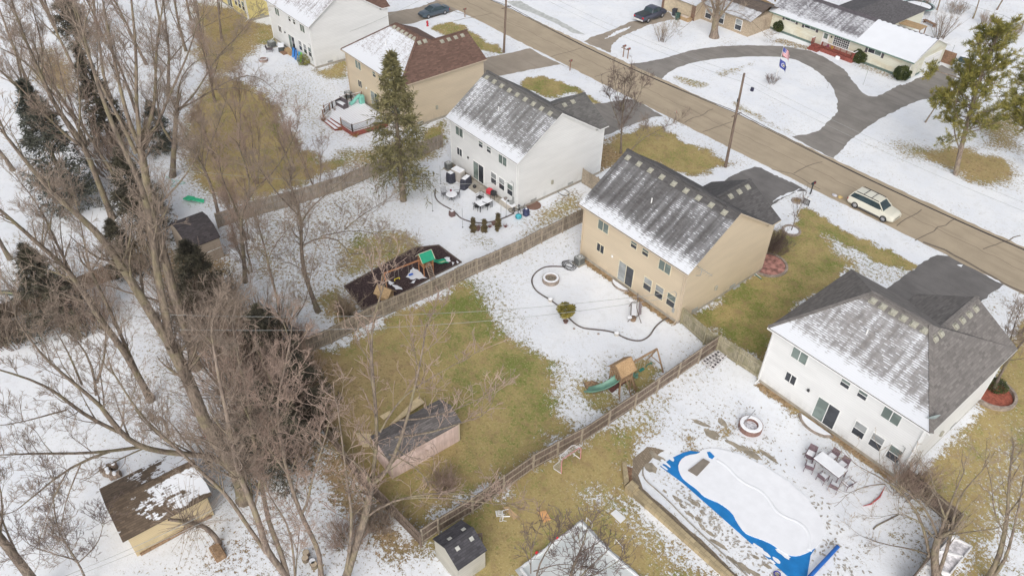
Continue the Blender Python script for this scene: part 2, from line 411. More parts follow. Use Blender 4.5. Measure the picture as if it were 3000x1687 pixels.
# foundation strips of bare soil behind the houses
for x0, x1 in ((-40.2, -28.2), (-19.5, -7.6), (-61, -50.2)):
    paint([(x0, 41.85), (x1, 41.85), (x1, 42.7), (x0, 42.7)], snow=0.0, green=0.0, brown=1.0, feather=0.5, wob=0.2, world=True)
# road verges: a ragged line of thin snow next to the asphalt
paint([(-130, 69.1), (8, 69.1), (8, 78.6), (-130, 78.6)], snow=0.84, brown=0.4, feather=1.2, wob=0.6, world=True)
# trodden and thin places on the pool deck
PD = [((1740, 1140), (1790, 1130), (1830, 1170), (1780, 1180)), ((1850, 1130), (1900, 1110), (1960, 1145), (1930, 1165), (1880, 1150)),
      ((1770, 1080), (1830, 1085), (1800, 1110)), ((1700, 1100), (1760, 1090), (1750, 1125)), ((1980, 1030), (2040, 1030), (2060, 1060), (2000, 1050))]
for p in PD: paint(ovl(*p), snow=0.35, green=0.0, brown=0.4, feather=1.3)

def ground_material():
    m, nt, b = nmat('ground_snow_grass')
    at = nd(nt, 'ShaderNodeAttribute', attribute_name='cov')
    sp = nd(nt, 'ShaderNodeSeparateColor'); lk(nt, at.outputs['Color'], sp.inputs[0])
    sn, gr, br = sp.outputs[0], sp.outputs[1], sp.outputs[2]
    co = objco(nt)
    n1 = noise(nt, vmap(nt, co, (1, 1, 1)), 3.3, 5, 0.75); n2 = noise(nt, co, 10, 3, 0.7)
    nn = math_(nt, 'ADD', math_(nt, 'MULTIPLY', n1, 0.62), math_(nt, 'MULTIPLY', n2, 0.38))
    nn = ramp(nt, nn, 0.39, 0.61, 0.06, 0.9, False)
    d = math_(nt, 'SUBTRACT', sn, nn)
    mask = ramp(nt, d, -0.045, 0.06)
    # grass: straw and olive tufts
    g1 = noise(nt, co, 0.35, 4, 0.6); g2 = noise(nt, co, 3.2, 4, 0.7); g3 = noise(nt, co, 7.0, 3, 0.7)
    k = math_(nt, 'ADD', gr, math_(nt, 'MULTIPLY', math_(nt, 'SUBTRACT', g1, 0.5), 2.4))
    k = math_(nt, 'ADD', k, math_(nt, 'MULTIPLY', math_(nt, 'SUBTRACT', g2, 0.5), 2.6))
    grass = mixc(nt, ramp(nt, k, 0.1, 1.1), (0.41, 0.32, 0.145), (0.165, 0.2, 0.052))
    grass = mixc(nt, ramp(nt, g3, 0.54, 0.66, 0, 0.6), grass, (0.56, 0.47, 0.25))
    grass = mixc(nt, ramp(nt, g2, 0.3, 0.5, 0.55, 0.0), grass, (0.085, 0.085, 0.03))
    g4 = noise(nt, co, 1.1, 5, 0.7)
    grass = mixc(nt, ramp(nt, g4, 0.46, 0.68, 0, 0.6), grass, (0.29, 0.2, 0.115))
    grass = mixc(nt, ramp(nt, g4, 0.28, 0.44, 0.5, 0.0), grass, (0.43, 0.37, 0.19))
    leaf = mixc(nt, ramp(nt, g2, 0.35, 0.65), (0.15, 0.10, 0.065), (0.4, 0.27, 0.18))
    col = mixc(nt, math_(nt, 'MULTIPLY', br, ramp(nt, n2, 0.35, 0.6, 0.4, 1)), grass, leaf)
    s1 = noise(nt, co, 0.25, 3); s2 = noise(nt, co, 3.0, 5, 0.7)
    snow = mixc(nt, ramp(nt, s1, 0.3, 0.7), (0.755, 0.78, 0.825), (0.82, 0.835, 0.86))
    snow = mixc(nt, ramp(nt, s2, 0.25, 0.5, 0.22, 0.0), snow, (0.62, 0.62, 0.62))
    snow = mixc(nt, ramp(nt, noise(nt, co, 0.9, 4, 0.65), 0.5, 0.68, 0, 0.4), snow, (0.66, 0.67, 0.685))
    # dead stems poking through
    vo = noise(nt, vmap(nt, co, (1, 1, 1)), 11.0, 2, 0.5)
    snow = mixc(nt, math_(nt, 'MULTIPLY', ramp(nt, vo, 0.66, 0.74, 0, 0.75), ramp(nt, s1, 0.42, 0.62)), snow, (0.38, 0.34, 0.27))
    # thin snow lets the ground tint through
    thin = ramp(nt, d, 0.05, 0.3, 0.32, 0.0)
    snow = mixc(nt, thin, snow, (0.55, 0.53, 0.47))
    lk(nt, mixc(nt, mask, col, snow), b.inputs['Base Color'])
    b.inputs['Roughness'].default_value = 0.95; b.inputs['Specular IOR Level'].default_value = 0.15
    h = math_(nt, 'ADD', math_(nt, 'MULTIPLY', mask, 0.6), math_(nt, 'MULTIPLY', math_(nt, 'ADD', g2, g3), 0.35))
    bump(nt, b, h, 0.7, 0.08)
    return m
ny, nx = XX.shape
idx = np.arange(ny * nx).reshape(ny, nx)
Q = np.stack([idx[:-1, :-1], idx[:-1, 1:], idx[1:, 1:], idx[1:, :-1]], -1).reshape(-1, 4)
ZZ = np.zeros(XX.shape)
gob = mesh_np('ground', np.stack([XX, YY, ZZ], -1).reshape(-1, 3), Q, ground_material(), attr={'cov': cov.reshape(-1, 4)})
tag(gob, kind='structure')

# ---- asphalt
def asphalt(name, c, dark=0.75, stain=0.35, rough=0.85, wear=1.0):
    m, nt, b = nmat(name); co = objco(nt)
    n1 = noise(nt, co, 0.35, 5, 0.6); n2 = noise(nt, co, 18, 2, 0.7); n3 = noise(nt, vmap(nt, co, (0.12, 1.6, 1)), 1.0, 4, 0.6)
    col = mixc(nt, ramp(nt, n1, 0.3, 0.7), tuple(x * dark for x in c), c)
    col = mixc(nt, ramp(nt, n3, 0.48, 0.66, 0, stain), col, tuple(x * 0.6 for x in c))
    col = mixc(nt, ramp(nt, n2, 0.35, 0.7, 0.0, 0.3), col, tuple(min(1, x * 1.35) for x in c))
    lk(nt, col, b.inputs['Base Color']); b.inputs['Roughness'].default_value = rough
    bump(nt, b, n2, 0.25, 0.01)
    return m
ROAD = asphalt('road_tan_asphalt', (0.42, 0.345, 0.25), 0.84, 0.4)
DRVT = asphalt('driveway_tan', (0.34, 0.29, 0.235), 0.78, 0.35)
DRVD = asphalt('driveway_dark', (0.185, 0.175, 0.17), 0.65, 0.6)
DRVM = asphalt('driveway_grey', (0.26, 0.24, 0.22), 0.7, 0.6)
CRACK = simple('tar_crack_seal', (0.19, 0.155, 0.12), 0.8, 0.1)
def ragged(pts, amp=0.12, step=0.45, sd=1, closed=True):
    R = random.Random(sd); out = []; n = len(pts)
    for i in range(n if closed else n - 1):
        a = Vector(pts[i][:2]); b = Vector(pts[(i + 1) % n][:2]); L = (b - a).length; k = max(1, int(L / step))
        nrm = Vector((-(b - a).y, (b - a).x)).normalized() if L > 0 else Vector((0, 0))
        for j in range(k):
            q = R.uniform(-amp, amp) if j else 0.0
            p = a.lerp(b, j / k) + nrm * q; out.append((p.x, p.y))
    return out
def smoothp(pts, it=2, closed=True):
    for _ in range(it):
        out = []; n = len(pts)
        for i in range(n if closed else n - 1):
            a, b = pts[i], pts[(i + 1) % n]
            out.append((a[0] * .75 + b[0] * .25, a[1] * .75 + b[1] * .25)); out.append((a[0] * .25 + b[0] * .75, a[1] * .25 + b[1] * .75))
        if not closed: out = [pts[0]] + out + [pts[-1]]
        pts = out
    return pts
def gp(pix): return [tuple(G(*p)[:2]) for p in pix]
def road_piece(name, pix, z, mat, amp=0.1, sd=1, world=False, sm=0):
    p = list(pix) if world else gp(pix)
    if sm: p = smoothp(p, sm)
    o = MB().sheet(ragged(p, amp, 0.5, sd), z).build(name, mat); tag(o, kind='structure'); return o
near = ragged([(-300, 70.3), (-93, 70.3), (-60, 70.15), (-40, 70.2), (-20, 70.5), (0, 70.3), (80, 70.3)], 0.09, 0.7, 3, False)
far_ = ragged([(80, 78.0), (0, 78.0), (-30, 77.7), (-60, 77.6), (-95, 77.3), (-300, 77.3)], 0.11, 0.7, 4, False)
road = MB().sheet(near + far_, 0.008).build('road', ROAD); tag(road, kind='structure')
zA = ZM(700, 0); zB = ZM(1400, 0); zC = ZM(2200, 0); zD = ZM(1200, 350); zE = ZM(1900, 400); zF = ZM(900, 650); zI = ZM(1500, 750)
zJ = ZM(2200, 750); zK = ZM(0, 1125, 2.576); zL = ZM(900, 1125); zN = ZM(1200, 1237); zO = ZM(2000, 1125, 2.576)
road_piece('driveway', [zA(1350, 130), zA(1700, 72), zA(1850, 10), (1320, -20), zA(2150, 80), zA(2060, 100), zA(1950, 130), zA(1620, 228), zA(1400, 240)], 0.004, DRVT, 0.12, 1)
road_piece('driveway', [zB(-90, 600), zB(20, 560), zB(300, 502), zB(490, 458), zB(640, 540), zB(900, 660), zB(780, 608), zB(500, 658), zB(220, 716), zB(60, 740)], 0.004, DRVT, 0.1, 2)
road_piece('driveway', [zB(700, 1010), zB(960, 1010), zB(1130, 975), zB(1180, 975), zB(1400, 940), zB(1480, 940), zB(1750, 1100), zB(1640, 1108), zB(1500, 1160), zB(1400, 1195), zB(1180, 1290), zB(900, 1250)], 0.004, DRVM, 0.1, 3)
road_piece('driveway', [zE(560, 500), zE(870, 330), zE(1000, 285), zE(1130, 300), zE(1500, 520), zE(1400, 520), zE(1290, 570), zE(1150, 665), zE(900, 800)], 0.004, DRVD, 0.1, 4)
road_piece('driveway', [zJ(1250, 330), zJ(1320, 280), zJ(1400, 225), zJ(1690, 15), zJ(1760, -10), zJ(1900, 0), zJ(2410, 260), zJ(2310, 325), zJ(2160, 440), zJ(2000, 560), zJ(1700, 560)], 0.004, DRVD, 0.1, 5)
Uo = [zB(1400, 610), zB(1560, 590), zB(1750, 555), zB(2000, 480), zB(2200, 448), zB(2400, 432), zC(0, 430), zC(300, 438), zC(560, 482), zC(700, 545), zC(880, 655), zC(960, 765), zC(1050, 875), zC(1110, 908), zC(1190, 912), zC(1300, 858), zC(1400, 805), zC(1470, 775), zC(1800, 615), zC(1950, 690), zC(1850, 900), zC(1620, 940), zC(1440, 1010), zC(1200, 1130), zC(1050, 1240), zC(930, 1330), zC(850, 1420), zE(1745, 205), zE(1700, 190)]
Ui = [zE(1350, 0), zC(370, 1288), zC(520, 1272), zC(640, 1235), zC(740, 1140), zC(818, 1060), zC(812, 930), zC(765, 820), zC(690, 725), zC(560, 632), zC(420, 565), zC(250, 538), zC(0, 535), zB(2400, 545), zB(2200, 562), zB(2000, 600), zB(1880, 640), zB(1790, 690), zB(1735, 745)]
road_piece('driveway', Uo + Ui, 0.004, DRVM, 0.1, 6)
road_piece('driveway', [zB(1000, 395), zB(1070, 350), zB(1200, 310), zB(1450, 205), zB(1600, 190), zB(1800, 110), zB(1860, 180), zB(1600, 240), zB(1330, 360), zB(1260, 430), zB(1250, 500)], 0.004, DRVT, 0.14, 7)
ICE = simple('icy_grey_lane', (0.5, 0.51, 0.49), 0.5, 0.15, 1.5)
road_piece('path', [zB(270, 15), zB(400, 10), zB(520, 80), zB(760, 190), zB(900, 270), zB(1015, 330), zB(900, 315), zB(720, 215), zB(500, 120), zB(330, 60)], 0.005, ICE, 0.1, 8)
SNOWM = simple('fresh_snow', (0.8, 0.815, 0.85), 0.95, 0.03, 1.5, bmp=0.3)
# slush and snow left on the drives
for i, (pp) in enumerate(([zE(1170, 625), zE(1230, 570), zE(1400, 505), zE(1480, 480), zE(1300, 560)], [zE(960, 240), zE(1100, 280), zE(1300, 390), zE(1500, 490), zE(1280, 405), zE(1100, 320)],
                          [zB(1195, 370), zB(1300, 300), zB(1450, 250), zB(1420, 275), zB(1260, 350)], [zJ(2180, 165), zJ(2300, 220), zJ(2400, 270), zJ(2310, 240)], [zJ(1940, 85), zJ(2000, 82), zJ(1985, 105)], [zB(925, 1000), zB(1000, 975), zB(1110, 975), zB(960, 1030)],
                          [zC(1400, 790), zC(1680, 680), zC(1690, 690), zC(1430, 808)])):
    o = MB().sheet(ragged(gp(pp), 0.12, 0.3, i + 20), 0.013).build('snow_patch', SNOWM); tag(o, kind='structure')
# tar seals across the road and drives
def crack(pts, w=0.13, sd=1, z=0.0125):
    p = ragged(pts, 0.16, 0.9, sd, False) + [tuple(pts[-1][:2])]
    b = MB()
    for i in range(len(p) - 1):
        a = Vector(p[i]); c = Vector(p[i + 1]); d = (c - a); n = Vector((-d.y, d.x)).normalized() * w / 2
        b.face([(a.x - n.x, a.y - n.y, z), (c.x - n.x, c.y - n.y, z), (c.x + n.x, c.y + n.y, z), (a.x + n.x, a.y + n.y, z)])
    o = b.build('road_seam', CRACK); tag(o, kind='structure')
CR = [[zB(690, 540), zB(980, 455)], [zB(1100, 725), zB(1380, 640)], [zB(1950, 1160), zB(2220, 1030)], [zB(2120, 1245), zB(2400, 1150)], [zE(1120, 300), zE(1350, 350), zE(1450, 400), zE(1620, 500)], [zE(1370, 350), zE(1500, 280), zE(1640, 240)],
      [zE(2340, 845), zE(2576, 690)], [(1250, 8), (1370, 45)], [(1330, 62), (1440, 40)], [(2680, 705), (2800, 640)], [(2880, 730), (2990, 690)]]
for i, c in enumerate(CR): crack(gp(c), 0.12, i)
crack([(-120, 73.6), (-95, 73.7), (-60, 73.75), (-30, 73.9), (0, 74)], 0.06, 40)
crack([(-8, 70.9), (-12, 70.6), (-19, 71.2), (-21, 70.7)], 0.3, 41)
# ================================================================ HOUSES
def siding(name, c, period=0.2, var=0.04, warm=None):
    m, nt, b = nmat(name); co = objco(nt)
    sx = nd(nt, 'ShaderNodeSeparateXYZ'); lk(nt, co, sx.inputs[0])
    fr = math_(nt, 'FRACT', math_(nt, 'DIVIDE', sx.outputs[2], period))
    line = ramp(nt, fr, 0.0, 0.14, 1.0, 0.0)
    n1 = noise(nt, vmap(nt, co, (0.25, 0.25, 1.2)), 1.2, 4)
    col = mixc(nt, ramp(nt, n1, 0.3, 0.7), tuple(x * (1 - var) for x in c), tuple(min(1, x * (1 + var)) for x in c))
    if warm: col = mixc(nt, ramp(nt, noise(nt, vmap(nt, co, (0.5, 0.5, 2)), 0.6, 4), 0.5, 0.68, 0, 0.6), col, warm)
    col = mixc(nt, math_(nt, 'MULTIPLY', line, 0.6), col, tuple(x * 0.6 for x in c))
    dirt = math_(nt, 'MULTIPLY', ramp(nt, sx.outputs[2], 0.3, 1.3, 0.5, 0.0), ramp(nt, noise(nt, vmap(nt, co, (1, 1, 0.4)), 1.6, 4, 0.7), 0.4, 0.65))
    col = mixc(nt, dirt, col, tuple(x * 0.62 for x in c))
    lk(nt, col, b.inputs['Base Color']); b.inputs['Roughness'].default_value = 0.55
    bump(nt, b, fr, 0.35, 0.02)
    return m
def shingles(name, c, axis='Y', snow=0.0, eave=None, ridge=None, var=0.25, mirror=1, streak=1.0, mid=0.45):
    # axis: the direction the roof falls in; eave/ridge: world coordinate along it
    m, nt, b = nmat(name); co = objco(nt)
    sx = nd(nt, 'ShaderNodeSeparateXYZ'); lk(nt, co, sx.inputs[0])
    X, Y = sx.outputs[0], sx.outputs[1]
    u, v = (X, Y) if axis == 'Y' else (Y, X)
    cb = nd(nt, 'ShaderNodeCombineXYZ'); lk(nt, u, cb.inputs[0]); lk(nt, v, cb.inputs[1])
    def brick(w, h, seed=0):
        n = nd(nt, 'ShaderNodeTexBrick'); lk(nt, cb.outputs[0], n.inputs['Vector'])
        n.inputs['Scale'].default_value = 1; n.inputs['Brick Width'].default_value = w; n.inputs['Row Height'].default_value = h
        n.inputs['Mortar Size'].default_value = 0.012; n.inputs['Mortar Smooth'].default_value = 0.3
        n.inputs['Color1'].default_value = (0, 0, 0, 1); n.inputs['Color2'].default_value = (1, 1, 1, 1); n.inputs['Mortar'].default_value = (0.5, 0.5, 0.5, 1)
        n.offset = 0.37; return n
    bt = brick(0.42, 0.15)
    rv = nd(nt, 'ShaderNodeSeparateColor'); lk(nt, bt.outputs['Color'], rv.inputs[0]); r = rv.outputs[0]
    n1 = noise(nt, co, 0.7, 4); n2 = noise(nt, co, 14, 2)
    col = mixc(nt, r, tuple(x * (1 - var) for x in c), tuple(x * (1 + var) for x in c))
    col = mixc(nt, ramp(nt, n1, 0.3, 0.7, 0, 0.25), col, tuple(x * 0.7 for x in c))
    col = mixc(nt, ramp(nt, n2, 0.5, 0.75, 0, 0.3), col, tuple(min(1, x * 1.6) for x in c))
    fr = math_(nt, 'FRACT', math_(nt, 'DIVIDE', v, 0.15))
    col = mixc(nt, ramp(nt, fr, 0.0, 0.2, 0.5, 0), col, tuple(x * 0.45 for x in c))
    b.inputs['Roughness'].default_value = 0.9
    if snow > 0:
        t = ramp(nt, v, eave, ridge, 0, 1, False)          # 0 at the eave, 1 at the ridge
        low = ramp(nt, t, 0.02, 0.27, 1.0, 0.0)
        top = ramp(nt, t, 0.83, 0.97, 0.0, 1.0)
        cs = nd(nt, 'ShaderNodeCombineXYZ'); lk(nt, math_(nt, 'MULTIPLY', u, 1.9), cs.inputs[0]); lk(nt, math_(nt, 'MULTIPLY', v, 0.16), cs.inputs[1])
        st = noise(nt, cs.outputs[0], 1.0, 2, 0.5)
        bl = noise(nt, co, 0.33, 3, 0.6)
        a = math_(nt, 'ADD', math_(nt, 'MULTIPLY', math_(nt, 'SUBTRACT', st, 0.5), 1.7 * streak), mid)
        a = math_(nt, 'ADD', a, math_(nt, 'MULTIPLY', math_(nt, 'SUBTRACT', bl, 0.5), 1.0))
        a = math_(nt, 'ADD', a, math_(nt, 'MULTIPLY', low, 0.95))
        a = math_(nt, 'SUBTRACT', a, math_(nt, 'MULTIPLY', top, 1.6))
        bs = brick(0.3, 0.14)
        rs = nd(nt, 'ShaderNodeSeparateColor'); lk(nt, bs.outputs['Color'], rs.inputs[0])
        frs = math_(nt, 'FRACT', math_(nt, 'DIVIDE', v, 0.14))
        # the upper part of every tab stays bare first
        th = math_(nt, 'ADD', math_(nt, 'MULTIPLY', rs.outputs[0], 0.55), math_(nt, 'MULTIPLY', ramp(nt, frs, 0.3, 0.65), 0.4))
        fine = noise(nt, co, 9, 3, 0.7)
        th = math_(nt, 'ADD', th, math_(nt, 'MULTIPLY', math_(nt, 'SUBTRACT', fine, 0.5), 0.5))
        k = ramp(nt, math_(nt, 'SUBTRACT', a, th), -0.13, 0.27, 0, snow)
        dust = ramp(nt, a, -0.3, 1.0, 0.0, 0.6)
        col = mixc(nt, dust, col, (0.6, 0.61, 0.64))
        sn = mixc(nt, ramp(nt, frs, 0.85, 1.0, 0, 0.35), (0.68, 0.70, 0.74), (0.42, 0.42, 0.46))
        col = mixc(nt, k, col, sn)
    lk(nt, col, b.inputs['Base Color'])
    bump(nt, b, math_(nt, 'ADD', fr, math_(nt, 'MULTIPLY', r, 0.5)), 0.4, 0.02)
    return m
GLASS = None
def glass(name, c, rough=0.12):
    m, nt, b = nmat(name); co = objco(nt)
    n = noise(nt, vmap(nt, co, (0.7, 0.7, 1.6)), 1.1, 2)
    lk(nt, mixc(nt, ramp(nt, n, 0.4, 0.6), tuple(x * 0.7 for x in c), c), b.inputs['Base Color'])
    b.inputs['Roughness'].default_value = rough; b.inputs['Specular IOR Level'].default_value = 0.55
    return m
GL_GREEN = glass('window_pale_green', (0.2, 0.25, 0.23)); GL_DARK = glass('window_dark', (0.055, 0.06, 0.07)); GL_BLIND = glass('window_blinds', (0.36, 0.38, 0.38), 0.25); GL_CAR = glass('car_glass', (0.05, 0.075, 0.085), 0.08)
WHITE = simple('white_trim', (0.78, 0.78, 0.77), 0.5, 0.04); TANTRIM = simple('tan_trim', (0.56, 0.47, 0.36), 0.55, 0.04)
CONC = simple('foundation_concrete', (0.36, 0.33, 0.28), 0.9, 0.15, 2); GUT = simple('gutter_dark', (0.12, 0.11, 0.11), 0.5, 0.1); VENT = simple('vent_putty', (0.36, 0.35, 0.29), 0.7, 0.05)
BLACKM = simple('black_metal', (0.03, 0.03, 0.032), 0.45, 0.2); GREYM = simple('grey_metal', (0.33, 0.34, 0.33), 0.45, 0.1)
SLS = math.cos(math.radians(33))
def window(p, x0, x1, z0, z1, Y, style, panes=None, frame=None):
    # wall facing -y at y = Y; frame stands proud, each leaf is a sub-part
    frame = frame or WHITE; w = 0.07
    b = MB()
    b.box(x0 - w, Y - 0.05, z0 - w, x1 + w, Y - 0.003, z0); b.box(x0 - w, Y - 0.05, z1, x1 + w, Y - 0.003, z1 + w)
    b.box(x0 - w, Y - 0.05, z0, x0, Y - 0.003, z1); b.box(x1, Y - 0.05, z0, x1 + w, Y - 0.003, z1)
    if style == 'hung': zm = (z0 + z1) / 2; b.box(x0, Y - 0.045, zm - 0.03, x1, Y - 0.003, zm + 0.03)
    else: xm = (x0 + x1) / 2; b.box(xm - 0.03, Y - 0.045, z0, xm + 0.03, Y - 0.003, z1)
    o = b.build('sliding_door' if style == 'door' else 'window', frame, p)
    a, c = panes or (GL_GREEN, GL_DARK)
    if style == 'hung': rects = ((x0, x1, zm + 0.03, z1, a), (x0, x1, z0, zm - 0.03, c))
    else: rects = ((x0, xm - 0.03, z0, z1, a), (xm + 0.03, x1, z0, z1, c))
    for q in rects:
        MB().box(q[0], Y - 0.03, q[2], q[1], Y - 0.004, q[3]).build('pane', q[4], o)
    return o
def vents(roof, pts, mat, slope_dir, slope=0.6, s=0.36):
    for (x, y, z) in pts:
        b = MB(); a = math.atan(slope)
        rx, ry = {'-y': (a, 0), 'x': (0, a), '-x': (0, -a), 'y': (-a, 0)}[slope_dir]
        b.T = Matrix.Translation((x, y, z)) @ Matrix.Rotation(rx, 4, 'X') @ Matrix.Rotation(ry, 4, 'Y')
        b.bevbox(-s / 2, -s / 2, -0.02, s / 2, s / 2, 0.16, 0.05); b.box(-s * .7, -s * .7, -0.02, s * .7, s * .7, 0.015)
        b.build('roof_vent', mat, roof)
def slab(b, pts, t=0.12, m=0, em=None):
    # roof plane with thickness: pts counter-clockwise seen from above
    n = len(pts); vs = [tuple(p) for p in pts] + [(p[0], p[1], p[2] - t) for p in pts]
    b.faces(vs, [tuple(range(n))], m)
    b.faces(vs, [tuple(range(2 * n - 1, n - 1, -1))] + [(i, i + n, (i + 1) % n + n, (i + 1) % n) for i in range(n)], em if em is not None else m)
def house(label, x0, x1, wallc, roofc, kind, snow=1.0, mid=0.45, streak=1.0, trim=None, y0=42.4, y1=53.0, ze=5.9, ey0=42.0, ey1=53.4, zr=9.55, yr=47.6, vents_n=9, basew=True, blinds=0, plainc=None, dx=0.0, cat='house'):
    trim = trim or WHITE
    rx0, rx1 = x0 - 0.3, x1 + 0.35
    t = thing('house', label, cat, ((x0 + x1) / 2, (y0 + y1) / 2, 0))
    sk = (ze - zr) / (ey0 - yr)
    zt = ze + (y0 - ey0) * sk - 0.14                          # underside of the roof at the wall
    yw = 54.2                                                 # front of the projecting wing
    xw0 = x1 - 7.2
    hip = kind == 'hip'
    zw = 5.62
    b = MB()
    # walls: rear, sides, front, wing
    b.prism([(x0, y0), (x1, y0), (x1, yw), (xw0, yw), (xw0, y1), (x0, y1)], 0.32, zw)
    if not hip:                                               # gable triangles
        for xa in (x0, x1):
            xb = xa + (0.15 if xa == x0 else -0.15)
            z_pk = zr - 0.16; lo = min(xa, xb); hi = max(xa, xb)
            y2 = y1; zz1 = zr - (y2 - yr) * sk - 0.15
            vs = [(lo, y0, zw), (lo, y2, zw), (lo, y2, max(zz1, zw)), (lo, yr, z_pk), (lo, y0, max(zt, zw))]
            vs += [(hi, v[1], v[2]) for v in vs]
            b.faces(vs, [(4, 3, 2, 1, 0), (5, 6, 7, 8, 9), (0, 1, 6, 5), (1, 2, 7, 6), (2, 3, 8, 7), (3, 4, 9, 8), (4, 0, 5, 9)])
    wall = b.build('wall', wallc, t)
    MB().prism([(x0 + 0.02, y0 + 0.02), (x1 - 0.02, y0 + 0.02), (x1 - 0.02, yw - 0.02), (xw0 + 0.02, yw - 0.02), (xw0 + 0.02, y1 - 0.02), (x0 + 0.02, y1 - 0.02)], 0.0, 0.32).build('foundation', CONC, t)
    # corner boards
    for (cx, cy) in ((x0, y0), (x1, y0), (x1, yw)):
        sx = -1 if cx == x0 else 1; sy = -1 if cy == y0 else 1
        MB().box(min(cx, cx + sx * 0.025) - (0.1 if sx > 0 else 0), min(cy, cy + sy * 0.025) - (0.1 if sy > 0 else 0), 0.34, max(cx, cx + sx * 0.025) + (0.1 if sx < 0 else 0), max(cy, cy + sy * 0.025) + (0.1 if sy < 0 else 0), zw - 0.02).build('corner_trim', trim, t)
    # roof
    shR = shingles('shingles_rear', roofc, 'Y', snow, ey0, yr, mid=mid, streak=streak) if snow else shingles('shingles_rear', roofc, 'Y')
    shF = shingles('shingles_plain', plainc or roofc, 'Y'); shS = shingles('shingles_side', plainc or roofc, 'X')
    b = MB()
    zw_r = 8.15 if not hip else 8.3; xwr = x1 - 3.6           # wing ridge
    sW = (zw_r - ze) / (rx1 - xwr)
    ywe = 54.5
    yval = yr + (zr - zw_r) / sk * 1.0                        # where the wing ridge meets the front slope
    yE = yr + (zr - ze) / sk
    xl = xwr - (rx1 - xwr)
    if not hip:
        slab(b, [(rx0, ey0, ze), (rx1, ey0, ze), (rx1, yr, zr), (rx0, yr, zr)], m=0, em=3)
        slab(b, [(rx0, yr, zr), (rx1, yr, zr), (rx1, yE, ze), (rx0, yE, ze)], m=1, em=3)
        yv1 = yE - 1.5
        # wing: two planes, the right one starts behind the gable
        slab(b, [(xwr, yval, zw_r), (xwr + 0.001, ywe, zw_r), (rx1, ywe, ze), (rx1, yE + 0.02, ze), (rx1 - 0.4, yE - 0.4, ze + 0.4 * sW)][::-1], m=2, em=3)
        slab(b, [(xwr, ywe, zw_r), (xwr, yval, zw_r), (xl, yE, ze), (xl, ywe, ze)], m=2, em=3)
    else:
        hx0, hx1 = rx0 + 4.2, rx1 - 4.3
        slab(b, [(rx0, ey0, ze), (rx1, ey0, ze), (hx1, yr, zr), (hx0, yr, zr)], m=0, em=3)
        slab(b, [(rx0, yE, ze), (rx0, ey0, ze), (hx0, yr, zr)], m=2, em=3)
        slab(b, [(hx0, yr, zr), (hx1, yr, zr), (xwr, yval + 0.15, zw_r), (xl, yE, ze), (rx0, yE, ze)], m=1, em=3)
        zq = ze + (rx1 - hx1) * sW
        slab(b, [(rx1, ey0, ze), (rx1, ywe, ze), (xwr, ywe - 0.1, zw_r), (xwr, yval + 0.15, zw_r), (hx1, yr, zr)], m=2, em=3)
        slab(b, [(xwr, ywe - 0.1, zw_r), (xwr, yval + 0.15, zw_r), (xl, yE, ze), (xl, ywe, ze)], m=2, em=3)
    roof = b.build('roof', [shR, shF, shS, trim], t)
    # wing gable wall
    bg_ = MB()
    vs = [(xw0, yw, zw), (x1, yw, zw), (x1, yw, ze - 0.1), (xwr, yw, zw_r - 0.2), (xw0, yw, ze - 0.1)]
    vs += [(v[0], yw - 0.15, v[2]) for v in vs]
    bg_.faces(vs, [(4, 3, 2, 1, 0), (5, 6, 7, 8, 9), (0, 1, 6, 5), (1, 2, 7, 6), (2, 3, 8, 7), (3, 4, 9, 8), (4, 0, 5, 9)])
    bg_.build('wing_gable', wallc, t)
    # gutters and ridge cap
    MB().box(rx0, ey0 - 0.1, ze - 0.15, rx1, ey0 - 0.004, ze - 0.02).build('gutter', trim, t)
    MB().box(rx0 + 0.05, ey0 - 0.085, ze - 0.017, rx1 - 0.05, ey0 - 0.02, ze - 0.012).build('gutter_channel', GUT, t)
    if not hip: MB().bar((rx0, yr, zr + 0.015), (rx1, yr, zr + 0.015), 0.3, 0.05).build('ridge_cap', shF, roof)
    else:
        for a, c in (((rx0 + 4.2, yr, zr), (rx1 - 4.3, yr, zr)), ((rx0, ey0, ze), (rx0 + 4.2, yr, zr)), ((rx1, ey0, ze), (rx1 - 4.3, yr, zr))):
            MB().bar((a[0], a[1], a[2] + 0.01), (c[0], c[1], c[2] + 0.01), 0.28, 0.05).build('ridge_cap', shF, roof)
    MB().bar((xwr, yval, zw_r + 0.01), (xwr, ywe, zw_r + 0.01), 0.28, 0.05).build('ridge_cap', shF, roof)
    vm = VENT if roofc[0] < 0.16 or roofc[2] > 0.15 else mk('vent_brick', (0.4, 0.19, 0.14), 0.7)
    if not hip:
        xs = [rx0 + 0.7 + i * (rx1 - rx0 - 1.9) / (vents_n - 1) for i in range(vents_n)]
        vents(roof, [(x, yr - 0.55, zr - 0.55 * sk) for x in xs], vm, '-y', sk)
        vents(roof, [(xwr + 0.45, y, zw_r - 0.45 * sW) for y in (51.2, 52.4, 53.6)[:3 if vents_n > 8 and 'beige' in label else 2]], vm, 'x', sW)
    else:
        hx0, hx1 = rx0 + 4.2, rx1 - 4.3; n = 6 if hx1 - hx0 > 3.9 else 4
        vents(roof, [(hx0 + 0.35 + i * (hx1 - hx0 - 0.4) / (n - 1), yr - 0.5, zr - 0.5 * sk) for i in range(n)], vm, '-y', sk)
        vents(roof, [(hx1 + 0.75, yr + q, zr - 0.75 * (zr - ze) / 4.3) for q in (-0.35, 0.45)], vm, 'x', 0.8)
        vents(roof, [(xwr + 0.5, 50.4 + i * 1.0, zw_r - 0.5 * sW) for i in range(4 if n == 6 else 3)], vm, 'x', sW)
